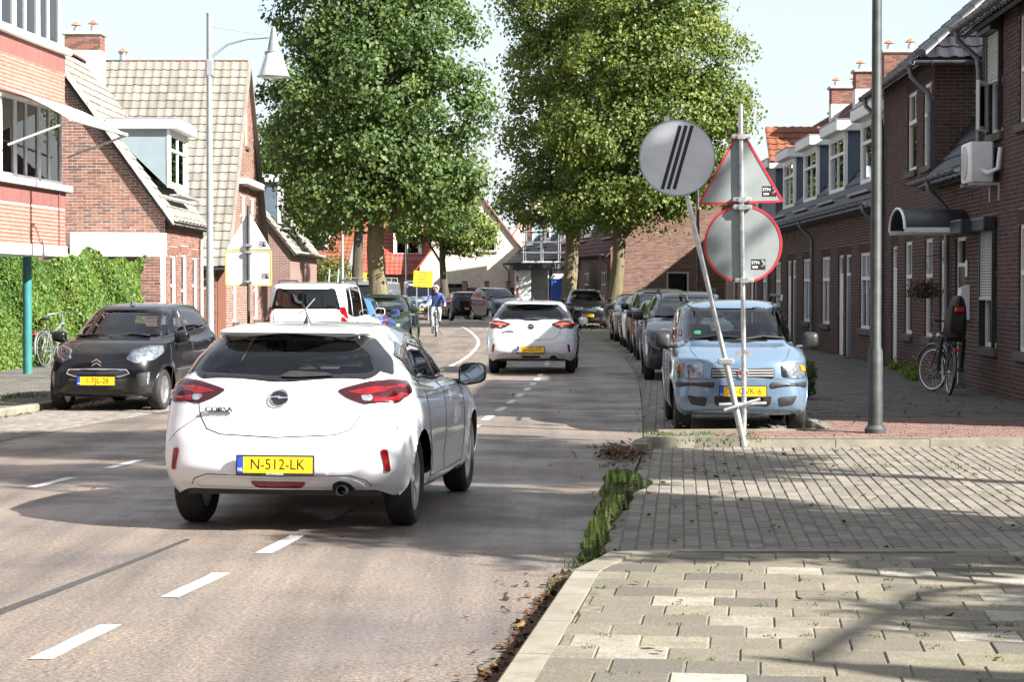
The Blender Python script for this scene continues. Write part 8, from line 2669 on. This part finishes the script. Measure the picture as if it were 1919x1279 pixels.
def flat_leaves(name, X, Y, Z, size, mat_, tone):
    n = len(X)
    C = np.column_stack([X, Y, Z]); a = RNG.random(n) * 6.28; tl = RNG.normal(0, .35, (n, 2))
    t = np.column_stack([np.cos(a), np.sin(a), tl[:, 0]]); s = np.column_stack([-np.sin(a), np.cos(a), tl[:, 1]])
    L = (size * RNG.uniform(.5, 1.3, n))[:, None]; W = L * RNG.uniform(.3, .5, n)[:, None]
    up = np.array([0, 0, 1.0])
    V = np.stack([C - t * L * .5 + up * L * .18, C + s * W + up * L * .1, C + t * L * .5 + up * L * .22, C - s * W + up * L * .02], 1).reshape(-1, 3)
    V[:, 2] = np.maximum(V[:, 2], np.repeat(Z, 4) + .001)
    o = np_mesh(name, V, np.arange(4 * n).reshape(-1, 4), [mat_], None, rnd=tone)
    return o


def litter_along(line, y0, y1, n, spread, z, off=0.0):
    y = RNG.uniform(y0, y1, n); x = np.array([lx(line, q) for q in y]) + off - np.abs(RNG.normal(0, spread, n))
    return x, y, np.full(n, z)


xs, ys, zs = [], [], []
for a in (litter_along(ER, 6.5, 12.3, 1900, .055, .004, -.01), litter_along(ER, 6.5, 12.6, 90, .22, .003), litter_along(PL, 20, 40, 700, .10, .004, .22)):
    xs.append(a[0]); ys.append(a[1]); zs.append(a[2])
q = RNG.normal(size=(700, 2)) * np.array([.10, .42]) + np.array([1.08, 21.35]); xs.append(q[:, 0]); ys.append(q[:, 1]); zs.append(np.abs(RNG.normal(.01, .03, 700)) + .004)
q = np.column_stack([RNG.uniform(.6, 5, 150), RNG.uniform(13, 22, 150)]); xs.append(q[:, 0]); ys.append(q[:, 1]); zs.append(np.full(150, .020))
q = np.column_stack([RNG.uniform(.5, 3.2, 26), RNG.uniform(8.5, 12.5, 26)]); xs.append(q[:, 0]); ys.append(q[:, 1]); zs.append(np.full(26, .108))
q = np.column_stack([RNG.uniform(1.4, 8, 260), RNG.uniform(22.5, 30, 260)]); xs.append(q[:, 0]); ys.append(q[:, 1]); zs.append(np.full(260, .108))
q = np.column_stack([RNG.uniform(-6, 1, 40), RNG.uniform(14, 40, 40)]); xs.append(q[:, 0]); ys.append(q[:, 1]); zs.append(np.full(40, .004))
q = np.column_stack([RNG.uniform(1.5, 5, 900), RNG.uniform(82, 92, 900)]); xs.append(q[:, 0]); ys.append(q[:, 1]); zs.append(np.full(900, .06))
X, Y, Z = np.concatenate(xs), np.concatenate(ys), np.concatenate(zs)
lf = flat_leaves('fallen_leaves', X, Y, Z, np.where(Y > 70, .14, .05), M['litter'], np.clip(RNG.beta(1.2, 3.4, len(X)), 0, 1))
tag(lf, 'brown fallen leaves lying along the kerbs and paving', 'leaves', kind='stuff')

# grass blades in joints and on the little corner verge
def blades(cx, cy, cz, n, r, h):
    a = RNG.random(n) * 6.28; x = cx + RNG.normal(0, r, n); y = cy + RNG.normal(0, r * 1.4, n)
    d = np.column_stack([np.cos(a), np.sin(a), np.zeros(n)]); hh = h * RNG.uniform(.4, 1.2, n)[:, None]
    b = np.column_stack([x, y, np.full(n, cz)]); s = np.column_stack([-np.sin(a), np.cos(a), np.zeros(n)]) * .004
    tip = b + d * hh * .6 + np.array([0, 0, 1.0]) * hh
    mid = b + d * hh * .22 + np.array([0, 0, 1.0]) * hh * .55
    return np.stack([b - s, b + s, mid + s * .8, tip, mid - s * .8], 1)


bl = []
for k in range(60):
    bl.append(blades(random.uniform(.3, 3.0), 8.7 + .31 * random.randrange(13) + random.uniform(-.02, .02), .095, 12, .018, .02))
for k in range(3): bl.append(blades(lx(ER, 12.2) + random.uniform(-.1, .1), 12.2 + random.uniform(-.5, .6), .003, 26, .05, .07))
for k in range(26): bl.append(blades(random.uniform(1.45, 2.6), random.uniform(22.3, 23.7), .075, 30, .08, .045))
for k in range(30): bl.append(blades(random.uniform(.8, 4.6), random.uniform(19, 22), .008, 12, .03, .035))
for k in range(16): bl.append(blades(lx(PL, 26) + random.uniform(-.5, .1), 26 + random.uniform(-2, 5), .09, 40, .10, .09))
B = np.concatenate(bl); n = len(B)
gr = np_mesh('grass', B.reshape(-1, 3), np.arange(5 * n).reshape(-1, 5), [M['blade']], None, rnd=RNG.random(n))
tag(gr, 'green grass and weeds growing in the paving joints', 'grass', kind='stuff')

# ---- the street goes on behind the camera ------------------------------------------------------
BG = 'houses behind the viewpoint'
for i, (x, y, rz, L) in enumerate(((-13.5, -32, 90, 14), (-13.0, -14, 88, 13), (-12.0, 3, 86, 16))):
    h = House('terraced_house', ['brown brick house with dark tiled roof, last of three down the street', 'brown brick house with dark tiled roof, middle of three down the street', 'brown brick house with dark tiled roof next to the flats'][i], (x, y, 0), rz)
    hs = [(1.5 + 3 * k, .8, 2.9 + 3 * k, 2.4) for k in range(int(L / 3.2))]
    wall_sheet(h, (0, 0, 0), U0, [(0, 0), (L, 0), (L, 5.4), (0, 5.4)], hs, M['far_brown'], .24)
    for a, b, c_, d in hs: window(h, (0, 0, 0), U0, a, b, c_, d, transom=.6, bars=(.5,))
    for s0, U in ((0, (0, -1, 0)), (L, (0, 1, 0))):
        wall_sheet(h, (s0, 7 if s0 == 0 else 0, 0), U, [(0, 0), (7, 0), (7, 5.4), (3.5, 8.6), (0, 5.4)], [], M['far_brown'], .2, 'gable_wall')
    MB().prism([(-.2, -.3, 5.2), (-.2, 3.5, 8.75), (-.2, 7.3, 5.2), (-.2, 7.3, 5.05), (-.2, 3.5, 8.6), (-.2, -.3, 5.05)], (L + .4, 0, 0)).build('roof', M['tile_black'], h.e)
h = House('terraced_house', 'brick row set back across the side street behind the viewpoint', (14.2, 11.0, 0), -92)
hs = [(2 + 4 * k, .8, 3.6 + 4 * k, 2.4) for k in range(6)]
wall_sheet(h, (0, 0, 0), U0, [(0, 0), (27, 0), (27, 5.2), (0, 5.2)], hs, M['far_brown'], .24)
for a, b, c_, d in hs: window(h, (0, 0, 0), U0, a, b, c_, d, transom=.6, bars=(.5,))
wall_sheet(h, (0, 7, 0), (0, -1, 0), [(0, 0), (6.9, 0), (6.9, 5.2), (3.5, 8.0), (0, 5.2)], [], M['far_brown'], .2, 'gable_wall')
MB().prism([(-.2, -.3, 5.0), (-.2, 3.5, 8.2), (-.2, 7.3, 5.0), (-.2, 7.3, 4.85), (-.2, 3.5, 8.05), (-.2, -.3, 4.85)], (27.4, 0, 0)).build('roof', M['tile_black'], h.e)
h = House('terraced_house', 'long brick row closing the street behind the viewpoint', (18, -46, 0), 180)
hs = [(2 + 4 * k, .8, 3.6 + 4 * k, 2.4) for k in range(8)]
wall_sheet(h, (0, 0, 0), U0, [(0, 0), (36, 0), (36, 5.6), (0, 5.6)], hs, M['far_brown'], .24)
for a, b, c_, d in hs: window(h, (0, 0, 0), U0, a, b, c_, d, transom=.6, bars=(.5,))
MB().prism([(-.2, -.3, 5.4), (-.2, 3.5, 9.0), (-.2, 7.3, 5.4), (-.2, 7.3, 5.25), (-.2, 3.5, 8.85), (-.2, -.3, 5.25)], (36.4, 0, 0)).build('roof', M['tile_black'], h.e)
tree('street_tree', 'broad street tree on the pavement behind the viewpoint', (-9.5, -12, 0), .25, 3.2, [(0, 0, 6, 3.0, 3.0, 2.4), (.6, 0, 9, 2.6, 2.6, 2.2)], 260, 34, .26, M['leaf_deep'], M['bark_dark'], .8, (0, 0), None, 21)
tree('street_tree', 'tall street tree at the end of the street behind the viewpoint', (4.5, -34, 0), .3, 3.2, [(0, 0, 6.5, 3.6, 3.0, 2.8), (.6, 0, 10, 3.0, 2.6, 2.4)], 300, 34, .28, M['leaf_deep'], M['bark_dark'], .9, (0, 0), None, 22)
